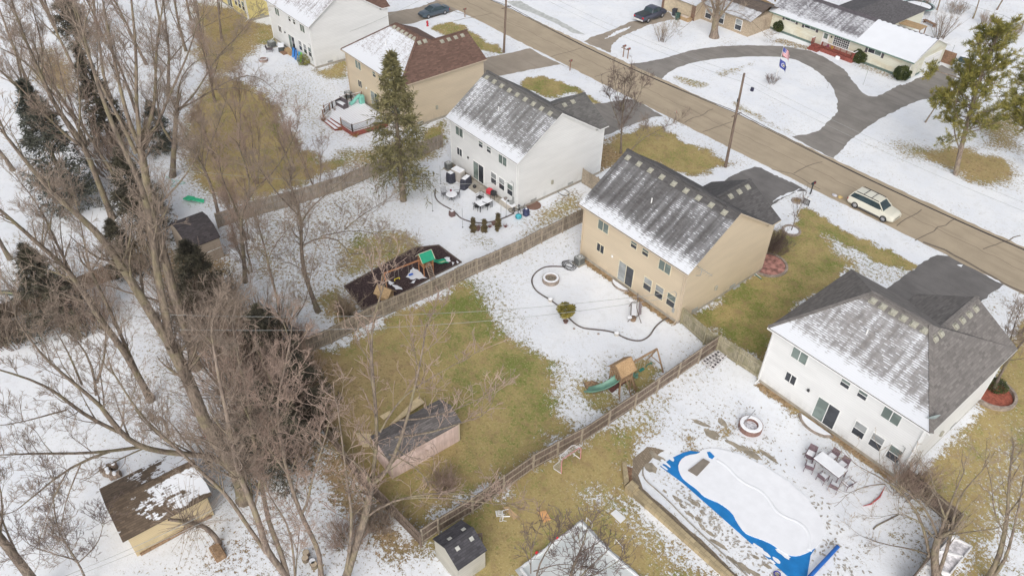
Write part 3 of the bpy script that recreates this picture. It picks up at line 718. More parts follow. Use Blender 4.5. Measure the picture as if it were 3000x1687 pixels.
    MB().tube([((x0 + x1) / 2 - 0.7, 45.0, ze + 3 * sk - 0.1), ((x0 + x1) / 2 - 0.7, 45.0, ze + 3 * sk + 0.45)], 0.06, 8).build('vent_pipe', WHITE, roof)
    # windows of the rear wall (the same plan on every house, measured on the photograph)
    fr = WHITE if trim is WHITE else mk('tan_frame', (0.66, 0.6, 0.46), 0.5)
    X = x1 + dx
    window(t, X - 10.3, X - 9.05, 4.35, 5.42, y0, 'slide', (GL_GREEN, GL_GREEN), fr)
    window(t, X - 10.15, X - 9.3, 1.95, 2.8, y0, 'slide', (GL_DARK, GL_DARK), fr)
    window(t, X - 6.25, X - 5.6, 4.7, 5.42, y0, 'hung', (GL_GREEN, GL_DARK), fr)
    window(t, X - 4.9, X - 4.25, 4.7, 5.42, y0, 'hung', (GL_GREEN, GL_DARK), fr)
    window(t, X - 2.95, X - 1.7, 4.35, 5.42, y0, 'slide', (GL_GREEN, GL_GREEN), fr)
    window(t, X - 7.25, X - 5.5, 0.42, 2.5, y0, 'door', (GL_GREEN, GL_DARK) if blinds == 0 else (GL_BLIND, GL_DARK), fr)
    for k, q in enumerate((-4.2, -2.85, -1.5)):
        window(t, X + q, X + q + 0.85, 1.35, 2.62, y0, 'hung', (GL_BLIND, GL_DARK) if k < 2 else (GL_GREEN, GL_DARK), fr)
    # porch light, side meter, downspouts, wall box
    MB().bevbox(X - 8.25, y0 - 0.14, 2.35, X - 8.05, y0 - 0.003, 2.55).build('wall_light', WHITE if wallc.name.startswith('beige') else BLACKM, t)
    MB().tube([(x0 + 0.12, y0 - 0.12, ze - 0.2), (x0 + 0.12, y0 - 0.07, 0.3), (x0 + 0.1, y0 - 0.45, 0.12)], 0.045, 6).build('downspout', trim, t)
    MB().tube([(x1 - 0.12, y0 - 0.12, ze - 0.2), (x1 - 0.12, y0 - 0.07, 0.3), (x1 - 0.1, y0 - 0.45, 0.12)], 0.045, 6).build('downspout', trim, t)
    MB().bevbox(x1 + 0.003, 46.9, 1.5, x1 + 0.16, 47.2, 1.95, 0.04).build('side_box', VENT, t)
    for yy in (44.2, 49.4):
        MB().box(x1 + 0.004, yy, 0.38, x1 + 0.05, yy + 0.75, 0.62).build('foundation_vent', GREYM, t)
    MB().bevbox(x1 - 0.75, y0 - 0.12, 1.0, x1 - 0.5, y0 - 0.003, 1.45, 0.03).build('electric_meter', GREYM, t)
    MB().tube([(x1 - 0.62, y0 - 0.06, 1.4), (x1 - 0.62, y0 - 0.06, 3.1), (x1 - 0.8, y0 - 0.2, 3.3)], 0.03, 6).build('service_mast', GREYM, t)
    # front: garage door, door, porch roof
    MB().box(xw0 + 1.1, yw + 0.003, 0.05, x1 - 1.1, yw + 0.05, 2.4).build('garage_door', WHITE, t)
    for q in (x0 + 0.8, x0 + 3.0):
        MB().box(q, y1 + 0.003, 3.9, q + 1.2, y1 + 0.05, 5.2).build('window', GL_DARK, t); 
    MB().box(x0 + 0.9, y1 + 0.003, 1.0, x0 + 2.9, y1 + 0.05, 2.4).build('window', GL_DARK, t)
    px0, px1 = xw0 - 2.0, xw0 - 0.02; b = MB(); zc = 4.2
    slab(b, [(px0 - .2, y1 + 1.9, 3.1), (px0 - .2, y1, 3.1), ((px0 + px1) / 2, y1, zc), ((px0 + px1) / 2, y1 + 1.2, zc)], m=0)
    slab(b, [(px1, y1, 3.1), (px1, y1 + 1.9, 3.1), ((px0 + px1) / 2, y1 + 1.2, zc), ((px0 + px1) / 2, y1, zc)], m=0)
    slab(b, [(px1, y1 + 1.9, 3.1), (px0 - .2, y1 + 1.9, 3.1), ((px0 + px1) / 2, y1 + 1.2, zc)], m=0)
    b.build('porch_roof', shF, t)
    MB().box(px0, y1 + 1.65, 0.0, px0 + 0.12, y1 + 1.77, 3.0).build('porch_post', WHITE, t)
    MB().box(px0 - 0.1, y1 + 0.02, 0.0, px1 - 0.05, y1 + 1.9, 0.15).build('porch_step', CONC, t)
    return t
WS = siding('white_siding', (0.745, 0.75, 0.745)); BS = siding('beige_siding', (0.61, 0.51, 0.375)); YS = siding('yellow_siding', (0.72, 0.62, 0.27))
GREYR = (0.135, 0.13, 0.125); CHAR = (0.10, 0.095, 0.095); REDR = (0.15, 0.09, 0.07)
H5 = house('white two storey house with grey hipped roof behind the blue-covered pool', -19.7, -7.5, WS, (0.19, 0.175, 0.165), 'hip', 1.0, mid=0.33, streak=0.7, zr=9.15)
H4 = house('beige two storey house with patchily snowed dark gable roof beside the patio swing', -40.4, -28.15, BS, CHAR, 'gable', 1.0, mid=0.02, trim=TANTRIM, streak=.75, blinds=1)
H3 = house('white two storey house with grey gable roof behind the patio with metal tables', -61.2, -49.8, WS, GREYR, 'gable', 1.0, mid=0.2, streak=.7, dx=-0.1)
H2 = house('beige two storey house with reddish brown hipped roof and red deck', -83.3, -70.7, BS, REDR, 'hip', 1.0, mid=0.75, streak=0.6, trim=TANTRIM, zr=9.15, blinds=1)
H1 = house('white two storey house near the top edge with plastic sleds at its wall', -104.9, -92.4, WS, (0.13, 0.085, 0.08), 'gable', 1.0, mid=0.62, plainc=REDR)
H0 = house('pale yellow two storey house partly seen at the top edge', -126.0, -113.3, YS, GREYR, 'gable', 1.0, mid=0.9)
# ================================================================ TREES
def bark(name, c, c2, scale=2.0):
    m, nt, b = nmat(name); co = objco(nt)
    n1 = noise(nt, vmap(nt, co, (1, 1, 0.25)), scale * 4, 4, 0.7); n2 = noise(nt, co, 0.8, 3)
    col = mixc(nt, ramp(nt, n1, 0.35, 0.65), c, c2)
    col = mixc(nt, ramp(nt, n2, 0.45, 0.7, 0, 0.5), col, (0.26, 0.235, 0.12))
    lk(nt, col, b.inputs['Base Color']); b.inputs['Roughness'].default_value = 0.9; bump(nt, b, n1, 0.6, 0.03)
    return m
BARK = bark('bark_grey_brown', (0.10, 0.078, 0.062), (0.255, 0.2, 0.155)); BARKD = bark('bark_dark', (0.10, 0.08, 0.065), (0.24, 0.19, 0.155)); BARKL = bark('bark_pinkish', (0.14, 0.105, 0.085), (0.29, 0.23, 0.185))
TWIG = simple('twig_brown', (0.31, 0.245, 0.195), 0.9, 0.25, 0.6, bmp=0); TWIGP = simple('twig_pinkish', (0.39, 0.29, 0.235), 0.9, 0.25, 0.6, bmp=0); TWIGD = simple('twig_dark', (0.17, 0.125, 0.11), 0.9, 0.25, 0.6, bmp=0); TWIGT = simple('twig_tan', (0.36, 0.285, 0.21), 0.9, 0.2, 0.6, bmp=0)
def unit(a): return a / np.maximum(np.linalg.norm(a, axis=-1, keepdims=True), 1e-9)
def tubes_np(P, R, n):
    # P (N,k,3) polylines, R (N,k) radii -> verts, quad faces
    N, k, _ = P.shape
    d = unit(P[:, -1] - P[:, 0]); up = np.where(np.abs(d[:, 2:3]) < 0.9, np.array([[0, 0, 1.0]]), np.array([[1.0, 0, 0]]))
    x = unit(np.cross(d, up)); y = np.cross(d, x)
    a = 2 * np.pi * np.arange(n) / n
    ring = x[:, None, :] * np.cos(a)[None, :, None] + y[:, None, :] * np.sin(a)[None, :, None]
    V = P[:, :, None, :] + ring[:, None] * R[:, :, None, None]
    base = (np.arange(N) * k * n)[:, None, None]; i = np.arange(k - 1)[None, :, None] * n; j = np.arange(n)[None, None, :]; j2 = (j + 1) % n
    F = np.stack([base + i + j, base + i + j2, base + i + n + j2, base + i + n + j], -1).reshape(-1, 4)
    return V.reshape(-1, 3), F
def children(P, R, per, tmin, lfac, lmin, ang, rng_, up=0.25, k=4, wig=0.12, rf=0.55, L=None, jitter=0.35, taper=0.2, tmax=1.0):
    # branches growing off every polyline of P; per = children per polyline
    N, kk, _ = P.shape
    par = np.repeat(np.arange(N), per); M = len(par)
    t = tmin + (tmax - tmin) * rng_.random(M); f = t * (kk - 1); i = np.minimum(f.astype(int), kk - 2); w = (f - i)[:, None]
    p0 = P[par, i] * (1 - w) + P[par, i + 1] * w; r0 = R[par, i] * (1 - w[:, 0]) + R[par, i + 1] * w[:, 0]
    d = unit(P[par, i + 1] - P[par, i])
    q = rng_.normal(size=(M, 3)); q = unit(q - d * (q * d).sum(1, keepdims=True))
    a = np.radians(ang * (1 + jitter * rng_.normal(size=M)))[:, None]
    dr = unit(d * np.cos(a) + q * np.sin(a) + np.array([[0, 0, up]]))
    plen = np.linalg.norm(P[:, -1] - P[:, 0], axis=1)[par] if L is None else np.full(M, L)
    ln = np.maximum(lmin, plen * lfac * (1.15 - 0.65 * t)) * (0.6 + 0.8 * rng_.random(M))
    return grow_np(p0, dr, ln, r0 * rf, k, wig, up * 0.35, rng_, taper)
def grow_np(p0, dr, ln, r0, k, wig, up, rng_, taper=0.2):
    pts = [p0]; st = (ln / (k - 1))[:, None]; d = dr
    for s in range(k - 1):
        d = unit(d + rng_.normal(size=d.shape) * wig + np.array([[0, 0, up]]))
        pts.append(pts[-1] + d * st)
    P = np.stack(pts, 1); tt = np.linspace(1, taper, k)[None, :]
    return P, r0[:, None] * tt
def resample(pts, rs, k):
    pts = np.array([tuple(p) for p in pts], float); rs = np.array(rs, float)
    s = np.concatenate([[0], np.cumsum(np.linalg.norm(np.diff(pts, axis=0), axis=1))]); u = np.linspace(0, s[-1], k)
    out = np.stack([np.interp(u, s, pts[:, i]) for i in range(3)], 1)
    # round the corners off
    for _ in range(2): out[1:-1] = out[1:-1] * 0.5 + (out[:-2] + out[2:]) * 0.25
    return out, np.interp(u, s, rs)
def finish_tree(t, solid, fine, bm_, tm_, n_fine=3):
    # solid: list of (P,R,n) -> trunk ; fine: list of (P,R) -> crown
    Vs, Fs, o = [], [], 0
    for P, R, n in solid:
        V, F = tubes_np(P, R, n); Vs.append(V); Fs.append(F + o); o += len(V)
    mesh_np('trunk', np.concatenate(Vs), np.concatenate(Fs), bm_, t, smooth=True)
    if not fine: return
    Vs, Fs, o = [], [], 0
    for P, R in fine:
        V, F = tubes_np(P, np.maximum(R, 0.004), n_fine); Vs.append(V); Fs.append(F + o); o += len(V)
    mesh_np('crown', np.concatenate(Vs), np.concatenate(Fs), tm_, t)
def twigs(P, R, r_, dens=1.0, size=1.0, minr=0.011, last=5, k3=True):
    A = children(P, R, max(1, int(round(3 * dens))), 0.15, 0.45, 0.9 * size, 42, r_, 0.22, 4, 0.13, 0.55)
    B = children(A[0], A[1], max(1, int(round(3 * dens))), 0.15, 0.6, 0.45 * size, 42, r_, 0.2, 3, 0.15, 0.6)
    A = (A[0], np.maximum(A[1], minr * 1.5)); B = (B[0], np.maximum(B[1], minr * 1.15))
    out = [A, B]
    if last: C = children(B[0], B[1], last, 0.1, 0.6, 0.3 * size, 40, r_, 0.15, 2, 0.1, 0.6); out.append((C[0], np.maximum(C[1], minr)))
    return out
def limb_tree(label, base, limbs, bm_=None, tm_=None, seed=1, sub=6, dens=1.0, size=1.0, tmin=0.35, zoff=None, group=None, sub_len=0.3, last=5, minr=0.0065, up=0.3, name='bare_tree', flare=1.25):
    # limbs: (list of photograph pixels (x, y[, extra outward metres]), r0, r1); each point sits beside the trunk's upright axis
    r_ = np.random.default_rng(seed); B = G(*base)
    t = thing(name, label, 'tree', (B.x, B.y, 0), 0, group)
    solid = []; subs = []
    for q in limbs:
        pix, r0, r1 = q[:3]; r0 *= .86; r1 *= .86
        pts = []
        for p in pix:
            if len(p) > 2: v = G(p[0], p[1], p[2])
            else: v = axis_pt(p[0], p[1], B)
            pts.append(v)
        if pix[0][:2] == tuple(base): pts[0] = Vector((B.x, B.y, -0.15))
        k = max(6, int(sum((pts[i + 1] - pts[i]).length for i in range(len(pts) - 1)) / 0.9))
        # limbs swing gently towards and away from the viewer so the crown has depth
        P, R = resample(pts, np.linspace(r0, r1, len(pts)), k)
        dv = unit(np.array([B.x, B.y, 0.0])[None])[0]; am = r_.uniform(-1, 1) * 0.12 * np.linalg.norm(P[-1] - P[0])
        if pix[0][:2] != tuple(base): P = P + dv * (np.sin(np.linspace(0, np.pi * 0.8, k)) * am)[:, None] * 0.6
        if pix[0][:2] == tuple(base): R[0] *= flare * 1.15; R[1] *= (1 + flare) / 2
        solid.append((P[None], R[None], 9))
        Lm = np.linalg.norm(P[-1] - P[0]); n_sub = max(2, int(Lm * sub / 6))
        tm = q[3] if len(q) > 3 else (tmin if pix[0][:2] == tuple(base) else 0.12)
        c = children(P[None], R[None], n_sub, tm, 0.5, 1.2, 48, r_, up, 7, 0.09, 0.4, L=Lm * sub_len + 1.8 * size, taper=0.15)
        subs.append(c)
        tip = grow_np(P[-1:].repeat(2, 0), unit(P[-1:] - P[-2:-1]).repeat(2, 0) + r_.normal(size=(2, 3)) * 0.25, np.full(2, 1.8 * size), np.full(2, r1 * 0.9), 7, 0.1, 0.05, r_)
        subs.append(tip)
    SP = np.concatenate([s[0] for s in subs]); SR = np.maximum(np.concatenate([s[1] for s in subs]), 0.014)
    solid.append((SP, SR, 4))
    c2 = children(SP, SR, 5, 0.12, 0.42, 0.8, 45, r_, 0.25, 4, 0.12, 0.55); c2 = (c2[0], np.maximum(c2[1], minr * 1.5))
    fine = [c2] + twigs(c2[0], c2[1], r_, dens * 0.7, size * 0.7, minr, last)[:3 if last else 2]
    finish_tree(t, solid, fine, bm_ or BARK, tm_ or TWIG)
    return t
def auto_tree(label, base, height, r0=0.18, lean=(0, 0), bm_=None, tm_=None, seed=1, forks=5, fork_h=0.3, spread=38, dens=1.0, size=1.0, multi=1, group=None, name='bare_tree', world=False, last=4, minr=0.0065, up=0.45):
    r_ = np.random.default_rng(seed); B = Vector((base[0], base[1], 0)) if world else G(*base)
    t = thing(name, label, 'tree', (B.x, B.y, 0), 0, group)
    solid = []; P0 = []; R0 = []
    for mi in range(multi):
        a = r_.random() * 6.28; off = np.array([math.cos(a), math.sin(a), 0]) * (0.25 if multi > 1 else 0)
        d = unit(np.array([[lean[0], lean[1], 1.0]]) + (off[None] * 1.1 if multi > 1 else 0))
        P, R = grow_np(np.array([[B.x, B.y, -0.15]]) + off[None] * 0.6, d, np.array([height * (0.8 + 0.2 * r_.random())]), np.array([r0 * (0.75 if multi > 1 else 1)]), 10, 0.06, 0.05, r_, 0.18)
        R[:, 0] *= 1.3; P0.append(P); R0.append(R)
    P = np.concatenate(P0); R = np.concatenate(R0); solid.append((P, R, 8))
    c1 = children(P, R, forks, fork_h, 0.55, 1.0, spread, r_, up, 7, 0.09, 0.6, L=height * 0.8, taper=0.15)
    solid.append((c1[0], c1[1], 5))
    SP = np.concatenate([c1[0]]); SR = np.maximum(c1[1], 0.015)
    c2 = children(SP, SR, 6, 0.12, 0.42, 0.7, 42, r_, 0.28, 5, 0.12, 0.55); c2 = (c2[0], np.maximum(c2[1], minr * 1.5))
    fine = [c2] + twigs(c2[0], c2[1], r_, dens * 0.8, size * 0.7, minr, last)
    finish_tree(t, solid, fine, bm_ or BARK, tm_ or TWIG)
    return t
# ---- evergreens
def needles(name, c1, c2):
    m, nt, b = nmat(name); co = objco(nt); n = noise(nt, co, 1.3, 3); n2 = noise(nt, co, 12, 2)
    col = mixc(nt, ramp(nt, n, 0.35, 0.65), c1, c2); col = mixc(nt, ramp(nt, n2, 0.5, 0.8, 0, 0.6), col, tuple(min(1, x * 1.7) for x in c2))
    lk(nt, col, b.inputs['Base Color']); b.inputs['Roughness'].default_value = 0.9
    return m
ND_DARK = needles('needles_dark_spruce', (0.045, 0.042, 0.034), (0.11, 0.1, 0.068)); ND_BLUE = needles('needles_blue_spruce', (0.05, 0.055, 0.047), (0.115, 0.12, 0.095)); ND_OLIVE = needles('needles_olive_spruce', (0.1, 0.095, 0.045), (0.24, 0.215, 0.1)); ND_PINE = needles('needles_yellow_pine', (0.12, 0.13, 0.035), (0.33, 0.29, 0.075)); ND_SHRUB = needles('leaves_dark_green_shrub', (0.035, 0.05, 0.02), (0.09, 0.11, 0.035)); ND_BROWN = needles('needles_brown_cypress', (0.10, 0.08, 0.045), (0.21, 0.165, 0.08))
def sprays(P, R, per, ln, wd, r_, spread=0.9, droop=-0.15, flat=0.5):
    # small pointed needle clumps along polylines: two crossed leaf quads each
    N, k, _ = P.shape; par = np.repeat(np.arange(N), per); M = len(par)
    t = 0.08 + 0.92 * r_.random(M) ** 0.8; f = t * (k - 1); i = np.minimum(f.astype(int), k - 2); w = (f - i)[:, None]
    p = P[par, i] * (1 - w) + P[par, i + 1] * w; d = unit(P[par, i + 1] - P[par, i])
    q = unit(r_.normal(size=(M, 3)) * np.array([1, 1, flat])); q = unit(d * 0.8 + q * spread + np.array([0, 0, droop]))
    L = ln * (0.5 + r_.random(M))[:, None]; s = unit(np.cross(q, r_.normal(size=(M, 3)))) * wd * (0.6 + 0.8 * r_.random(M))[:, None]
    V = np.stack([p - s * 0.25, p + q * L * 0.45 - s, p + q * L, p + q * L * 0.45 + s], 1)
    return V.reshape(-1, 3), np.arange(M * 4).reshape(M, 4)
def spruce(label, base, height, rad, mat=None, seed=1, lean=(0, 0), nb=None, open_=1.0, top=None, group=None, name='spruce', bmat=None, dens=1.0, cat='tree', ang0=-12, zlow=0.06, world=False):
    r_ = np.random.default_rng(seed); B = Vector((base[0], base[1], 0)) if world else G(*base)
    t = thing(name, label, cat, (B.x, B.y, 0), 0, group)
    tip = np.array([B.x + lean[0] * height, B.y + lean[1] * height, height]); b0 = np.array([B.x, B.y, -0.1])
    P = np.linspace(b0, tip, 12)[None]; R = np.linspace(0.02 * height + 0.04, 0.012, 12)[None]
    nb = nb or int(height * 17)
    h = (zlow + (1 - zlow) * (1 - (1 - r_.random(nb)) ** 0.8)) if False else np.sort(zlow + (0.985 - zlow) * r_.random(nb))
    # branches gather in whorls
    h = np.where(r_.random(nb) < 0.6, np.round(h * height * 1.6) / (height * 1.6), h); h = np.clip(h, zlow, 0.985)
    az = r_.random(nb) * 2 * np.pi
    prof = (1 - h) ** 0.85 * (1.0 - 0.25 * np.exp(-((h - zlow) / 0.08)))
    ln = np.maximum(0.15, rad * prof * (0.65 + 0.5 * r_.random(nb)))
    p0 = b0 + (tip - b0) * h[:, None]
    el = np.radians(ang0 + 45 * h ** 2 + r_.normal(size=nb) * 8)
    d = np.stack([np.cos(az) * np.cos(el), np.sin(az) * np.cos(el), np.sin(el)], 1)
    BP, BR = grow_np(p0, d, ln, 0.012 + 0.006 * ln, 5, 0.07, 0.03, r_)
    sub = children(BP, BR, 5, 0.25, 0.42, 0.12, 50, r_, -0.05, 3, 0.1, 0.6, tmax=0.95)
    Vs, Fs, o = [], [], 0
    for (a, c, n) in ((P, R, 8), (BP, BR, 4)):
        V, F = tubes_np(a, c, n); Vs.append(V); Fs.append(F + o); o += len(V)
    mesh_np('trunk', np.concatenate(Vs), np.concatenate(Fs), bmat or BARKD, t)
    per = int(26 * dens * open_); ls = 0.2 + 0.018 * height if height > 3 else 0.1
    V1, F1 = sprays(BP, BR, per, ls * 1.1, ls * 0.1, r_); V2, F2 = sprays(sub[0], sub[1], int(10 * dens), ls, ls * 0.09, r_)
    mesh_np('crown', np.concatenate([V1, V2]), np.concatenate([F1, F2 + len(V1)]), mat or ND_DARK, t)
    return t
def tuft(label, p, rad, h, m, seed, n=90):
    r_ = np.random.default_rng(seed); B = G(*p); t = thing('grass_tuft', label, 'plant', (B.x, B.y, 0)); a = r_.random(n) * 6.28
    d = unit(np.stack([np.cos(a), np.sin(a), 1.2 + 1.5 * r_.random(n)], 1)); P, R = grow_np(np.repeat([[B.x, B.y, 0.0]], n, 0) + d * rad * .3 * np.array([1, 1, 0]), d, h * (.7 + .5 * r_.random(n)), np.full(n, .012), 4, .12, -.12, r_)
    V, F = tubes_np(P, R, 3); mesh_np('blades', V, F, m, t)
def hgt(px, py, B):
    d = ray(px, py); return CAMH + d[2] * math.hypot(B[0], B[1]) / math.hypot(d[0], d[1])
def bush(label, base, rad, h, mat, seed=1, n=None, name='shrub', cat='shrub', leaf=0.09, group=None, stem=None, clip=0.0):
    r_ = np.random.default_rng(seed); B = G(*base)
    t = thing(name, label, cat, (B.x, B.y, 0), 0, group)
    n = n or int(900 * rad * rad * h + 500)
    nb = 26; d = unit(r_.normal(size=(nb, 3)) * np.array([1, 1, 0.6]) + np.array([0, 0, 0.9]))
    P, R = grow_np(np.repeat(np.array([[B.x, B.y, 0.0]]), nb, 0), d, np.full(nb, h * 0.85), np.full(nb, 0.02), 5, 0.12, 0.05, r_)
    V, F = tubes_np(P, R, 4); mesh_np('stems', V, F, stem or BARKD, t)
    u = unit(r_.normal(size=(n, 3))); rr = (0.62 + 0.42 * r_.random(n) ** 0.5)[:, None]
    lump = 1 + 0.16 * np.sin(u[:, 0:1] * 5 + seed) * np.cos(u[:, 1:2] * 6 + seed * 2)
    c = np.array([B.x, B.y, h * 0.52]) + u * rr * lump * np.array([rad, rad, h * 0.5])
    q = unit(u + r_.normal(size=(n, 3)) * 0.8); s = unit(np.cross(q, r_.normal(size=(n, 3)))) * leaf * 0.5; L = leaf * (0.7 + 0.8 * r_.random(n))[:, None]
    V = np.stack([c - s * 0.3, c + q * L * 0.5 - s, c + q * L, c + q * L * 0.5 + s], 1)
    mesh_np('foliage', V.reshape(-1, 3), np.arange(n * 4).reshape(n, 4), mat, t)
    return t
def brush(label, base, rad, h, seed=1, n=60, tm_=None, group=None, name='thicket', cat='bush', minr=0.006, dens=1.0):
    # many thin upright stems
    r_ = np.random.default_rng(seed); B = G(*base); t = thing(name, label, cat, (B.x, B.y, 0), 0, group)
    a = r_.random(n) * 6.28; rr = rad * np.sqrt(r_.random(n)) * 0.6
    p0 = np.stack([B.x + rr * np.cos(a), B.y + rr * np.sin(a), np.full(n, -0.05)], 1)
    d = unit(np.stack([np.cos(a) * rr / rad, np.sin(a) * rr / rad, np.full(n, 1.3)], 1) + r_.normal(size=(n, 3)) * 0.22)
    P, R = grow_np(p0, d, h * (0.55 + 0.5 * r_.random(n)), np.full(n, 0.012 + 0.005 * h), 6, 0.09, 0.02, r_)
    A = children(P, R, 6, 0.25, 0.35, 0.5, 35, r_, 0.3, 4, 0.12, 0.6); A = (A[0], np.maximum(A[1], minr * 1.2))
    C = children(A[0], A[1], int(4 * dens), 0.1, 0.5, 0.3, 38, r_, 0.2, 3, 0.1, 0.6); C = (C[0], np.maximum(C[1], minr))
    V, F = tubes_np(P, np.maximum(R, 0.01), 4); mesh_np('stems', V, F, BARKL, t)
    V1, F1 = tubes_np(A[0], A[1], 3); V2, F2 = tubes_np(C[0], C[1], 3)
    mesh_np('twigs', np.concatenate([V1, V2]), np.concatenate([F1, F2 + len(V1)]), tm_ or TWIGP, t)
    return t
# ---------------------------------------------------------------- the trees of the picture
z1 = ZM(0, 0, 4.2933); z2 = ZM(300, 300, 4.2933); z3 = ZM(0, 600, 4.2933); z4 = ZM(400, 900, 4.2933); z5 = ZM(0, 900, 4.2933); z6 = ZM(500, 1350, 4.2933); z7 = ZM(2500, 1350, 4.3)
r5 = ZM(0, 400, 2.576); r1 = ZM(0, 0, 2.576)
limb_tree('tallest bare tree with long limbs reaching left over the brown-roofed shed', (716, 1465), [
    ([(716, 1465), (697, 1390), (645, 1310), (598, 1237), (560, 1130), (500, 1010)], .5, .38, .75),
    ([(500, 1010), (452, 940), (405, 860), (384, 833), (326, 740), (291, 693), (256, 663), (210, 630), (136, 563), (78, 485), (19, 408)], .30, .07),
    ([(500, 1010), (489, 926), (470, 850), (462, 780), (454, 705), (440, 600), (385, 490), (335, 390), (290, 260), (250, 120)], .28, .06),
    ([(679, 1377), zK(1650, 540), zK(1450, 512), zK(1250, 490), zK(1100, 460), zK(950, 390), zK(800, 190), zK(720, 85), z5(1330, 1250), z5(1200, 1110), z5(1030, 970), z5(850, 830), z5(700, 700), z5(480, 530), z5(380, 370), z5(230, 150)], .24, .04),
    ([z5(1210, 1100), z5(1215, 950), z5(1130, 620), z5(1060, 470), z5(820, 260)], .09, .03),
    ([z5(1215, 950), z5(1300, 680), z5(1340, 480), z5(1320, 250)], .09, .03),
    ([z5(1030, 970), z5(920, 720), z5(850, 530), z5(700, 300)], .07, .025),
    ([zK(950, 385), zK(700, 305), zK(500, 190), z5(770, 1180), z5(560, 1060), z5(150, 910), z5(-60, 830)], .13, .04),
    ([zK(500, 195), zK(380, 215), zK(200, 270), zK(0, 305)], .06, .02),
    ([zK(1080, 470), zK(800, 492), zK(560, 495), zK(300, 488), zK(120, 500), zK(0, 515)], .12, .03),
    ([zK(830, 505), zK(640, 590), zK(500, 670), zK(360, 780), zK(250, 920), zK(130, 970)], .1, .03),
    ([zK(500, 670), zK(420, 820), zK(370, 960), zK(300, 1180)], .05, .02),
    ([zK(610, 600), zK(520, 790), zK(480, 900), zK(460, 1080)], .05, .02),
], seed=3, sub=5, dens=1.0, size=1.0)
limb_tree('tall bare tree whose grey trunk forks behind the brown-roofed shed among dark evergreens', (575, 1078), [
    ([(575, 1078), (545, 965), (505, 846), (477, 730), (446, 648), (435, 560), (411, 430)], .42, .28, .5),
    ([(411, 430), (381, 377), (369, 330), (349, 252), (330, 155), (311, 70), (300, 0)], .18, .05),
    ([(411, 430), (408, 370), (392, 300), (396, 194), (388, 60), (380, -20)], .18, .06),
    ([(411, 430), (440, 365), (458, 330), (462, 272), (458, 217), (466, 116), (480, 20)], .17, .05),
    ([(398, 449), (377, 412), (360, 358), (320, 300), (280, 220), (240, 120), (200, 20)], .16, .05),
    ([(420, 440), (470, 361), (520, 250), (560, 170), (580, 80)], .12, .04),
    ([(446, 620), (500, 560), (560, 500), (590, 420)], .1, .03),
], seed=5, sub=6, dens=1.0)
limb_tree('twin-stemmed bare tree rising left out of the clean snow beyond the brown-roofed shed', (442, 1172), [
    ([(442, 1172), (396, 1086), (349, 1005), (291, 937), (256, 868), (210, 810), (198, 782), (140, 740), (100, 705), (47, 653), (0, 618), (-40, 580)], .3, .08, .45),
    ([(400, 1085), (375, 1030), (349, 970), (316, 900), (291, 845), (266, 795)], .16, .1),
    ([(266, 795), (250, 730), (240, 660), (225, 600)], .07, .03), ([(266, 795), (300, 745), (330, 730)], .06, .025),
    ([(215, 815), (170, 720), (150, 690), (140, 640), (110, 600), (80, 560)], .1, .03), ([(145, 690), (150, 640), (155, 600)], .05, .02),
], seed=8, sub=6)
limb_tree('bare tree leaning left over the blue-green spruce near the left edge', (330, 640), [
    ([(330, 640), (290, 540), (252, 440), (215, 380), (170, 326), (140, 268), (121, 221), (88, 151), (60, 80), (39, 20)], .34, .08, .35),
    ([(140, 268), (100, 200), (60, 165), (0, 140)], .12, .04), ([(121, 221), (130, 150), (110, 80), (90, 0)], .1, .04),
    ([(252, 440), (190, 400), (120, 330), (60, 260), (0, 210)], .16, .05), ([(230, 400), (235, 300), (220, 200), (240, 100)], .12, .04),
], seed=9, sub=7)
limb_tree('bare tree with three splayed stems standing right of the brown-roofed shed', (860, 1745), [
    ([(860, 1745), (838, 1680), (780, 1618), (768, 1560), (745, 1490), (721, 1440), (690, 1360), (668, 1226), (650, 1150), (633, 1063), (620, 980)], .26, .06, .45),
    ([(845, 1700), (838, 1664), (814, 1595), (791, 1548), (780, 1466), (763, 1408), (750, 1300), (735, 1180), (705, 1080), (690, 980)], .2, .05, .4),
    ([(780, 1618), (733, 1560), (698, 1513), (668, 1469), (621, 1441), (577, 1404), (547, 1369), (497, 1331), (427, 1269), (388, 1206), (341, 1125)], .14, .04, .3),
    ([(745, 1488), (752, 1465), (762, 1440), (770, 1380), (775, 1300)], .08, .03),
], seed=12, sub=6, tm_=TWIG, bm_=BARKL)
limb_tree('bare tree with one bowed stem beside cut logs near the bottom edge', (940, 1700), [
    ([(940, 1700), (938, 1618), (908, 1560), (882, 1508), (863, 1455), (842, 1385), (822, 1300), (805, 1200), (830, 1100), (850, 1000)], .19, .05, .4),
    ([(882, 1508), (905, 1480), (900, 1400), (930, 1320), (960, 1230)], .1, .03), ([(842, 1385), (800, 1330), (740, 1250), (700, 1160)], .09, .03),
    ([(865, 1700), (856, 1595), (838, 1513), (819, 1478), (789, 1459), (770, 1400)], .08, .03), ([(866, 1690), (872, 1600), (880, 1530)], .05, .02),
], seed=14, sub=7, bm_=BARKL, tm_=TWIGP)
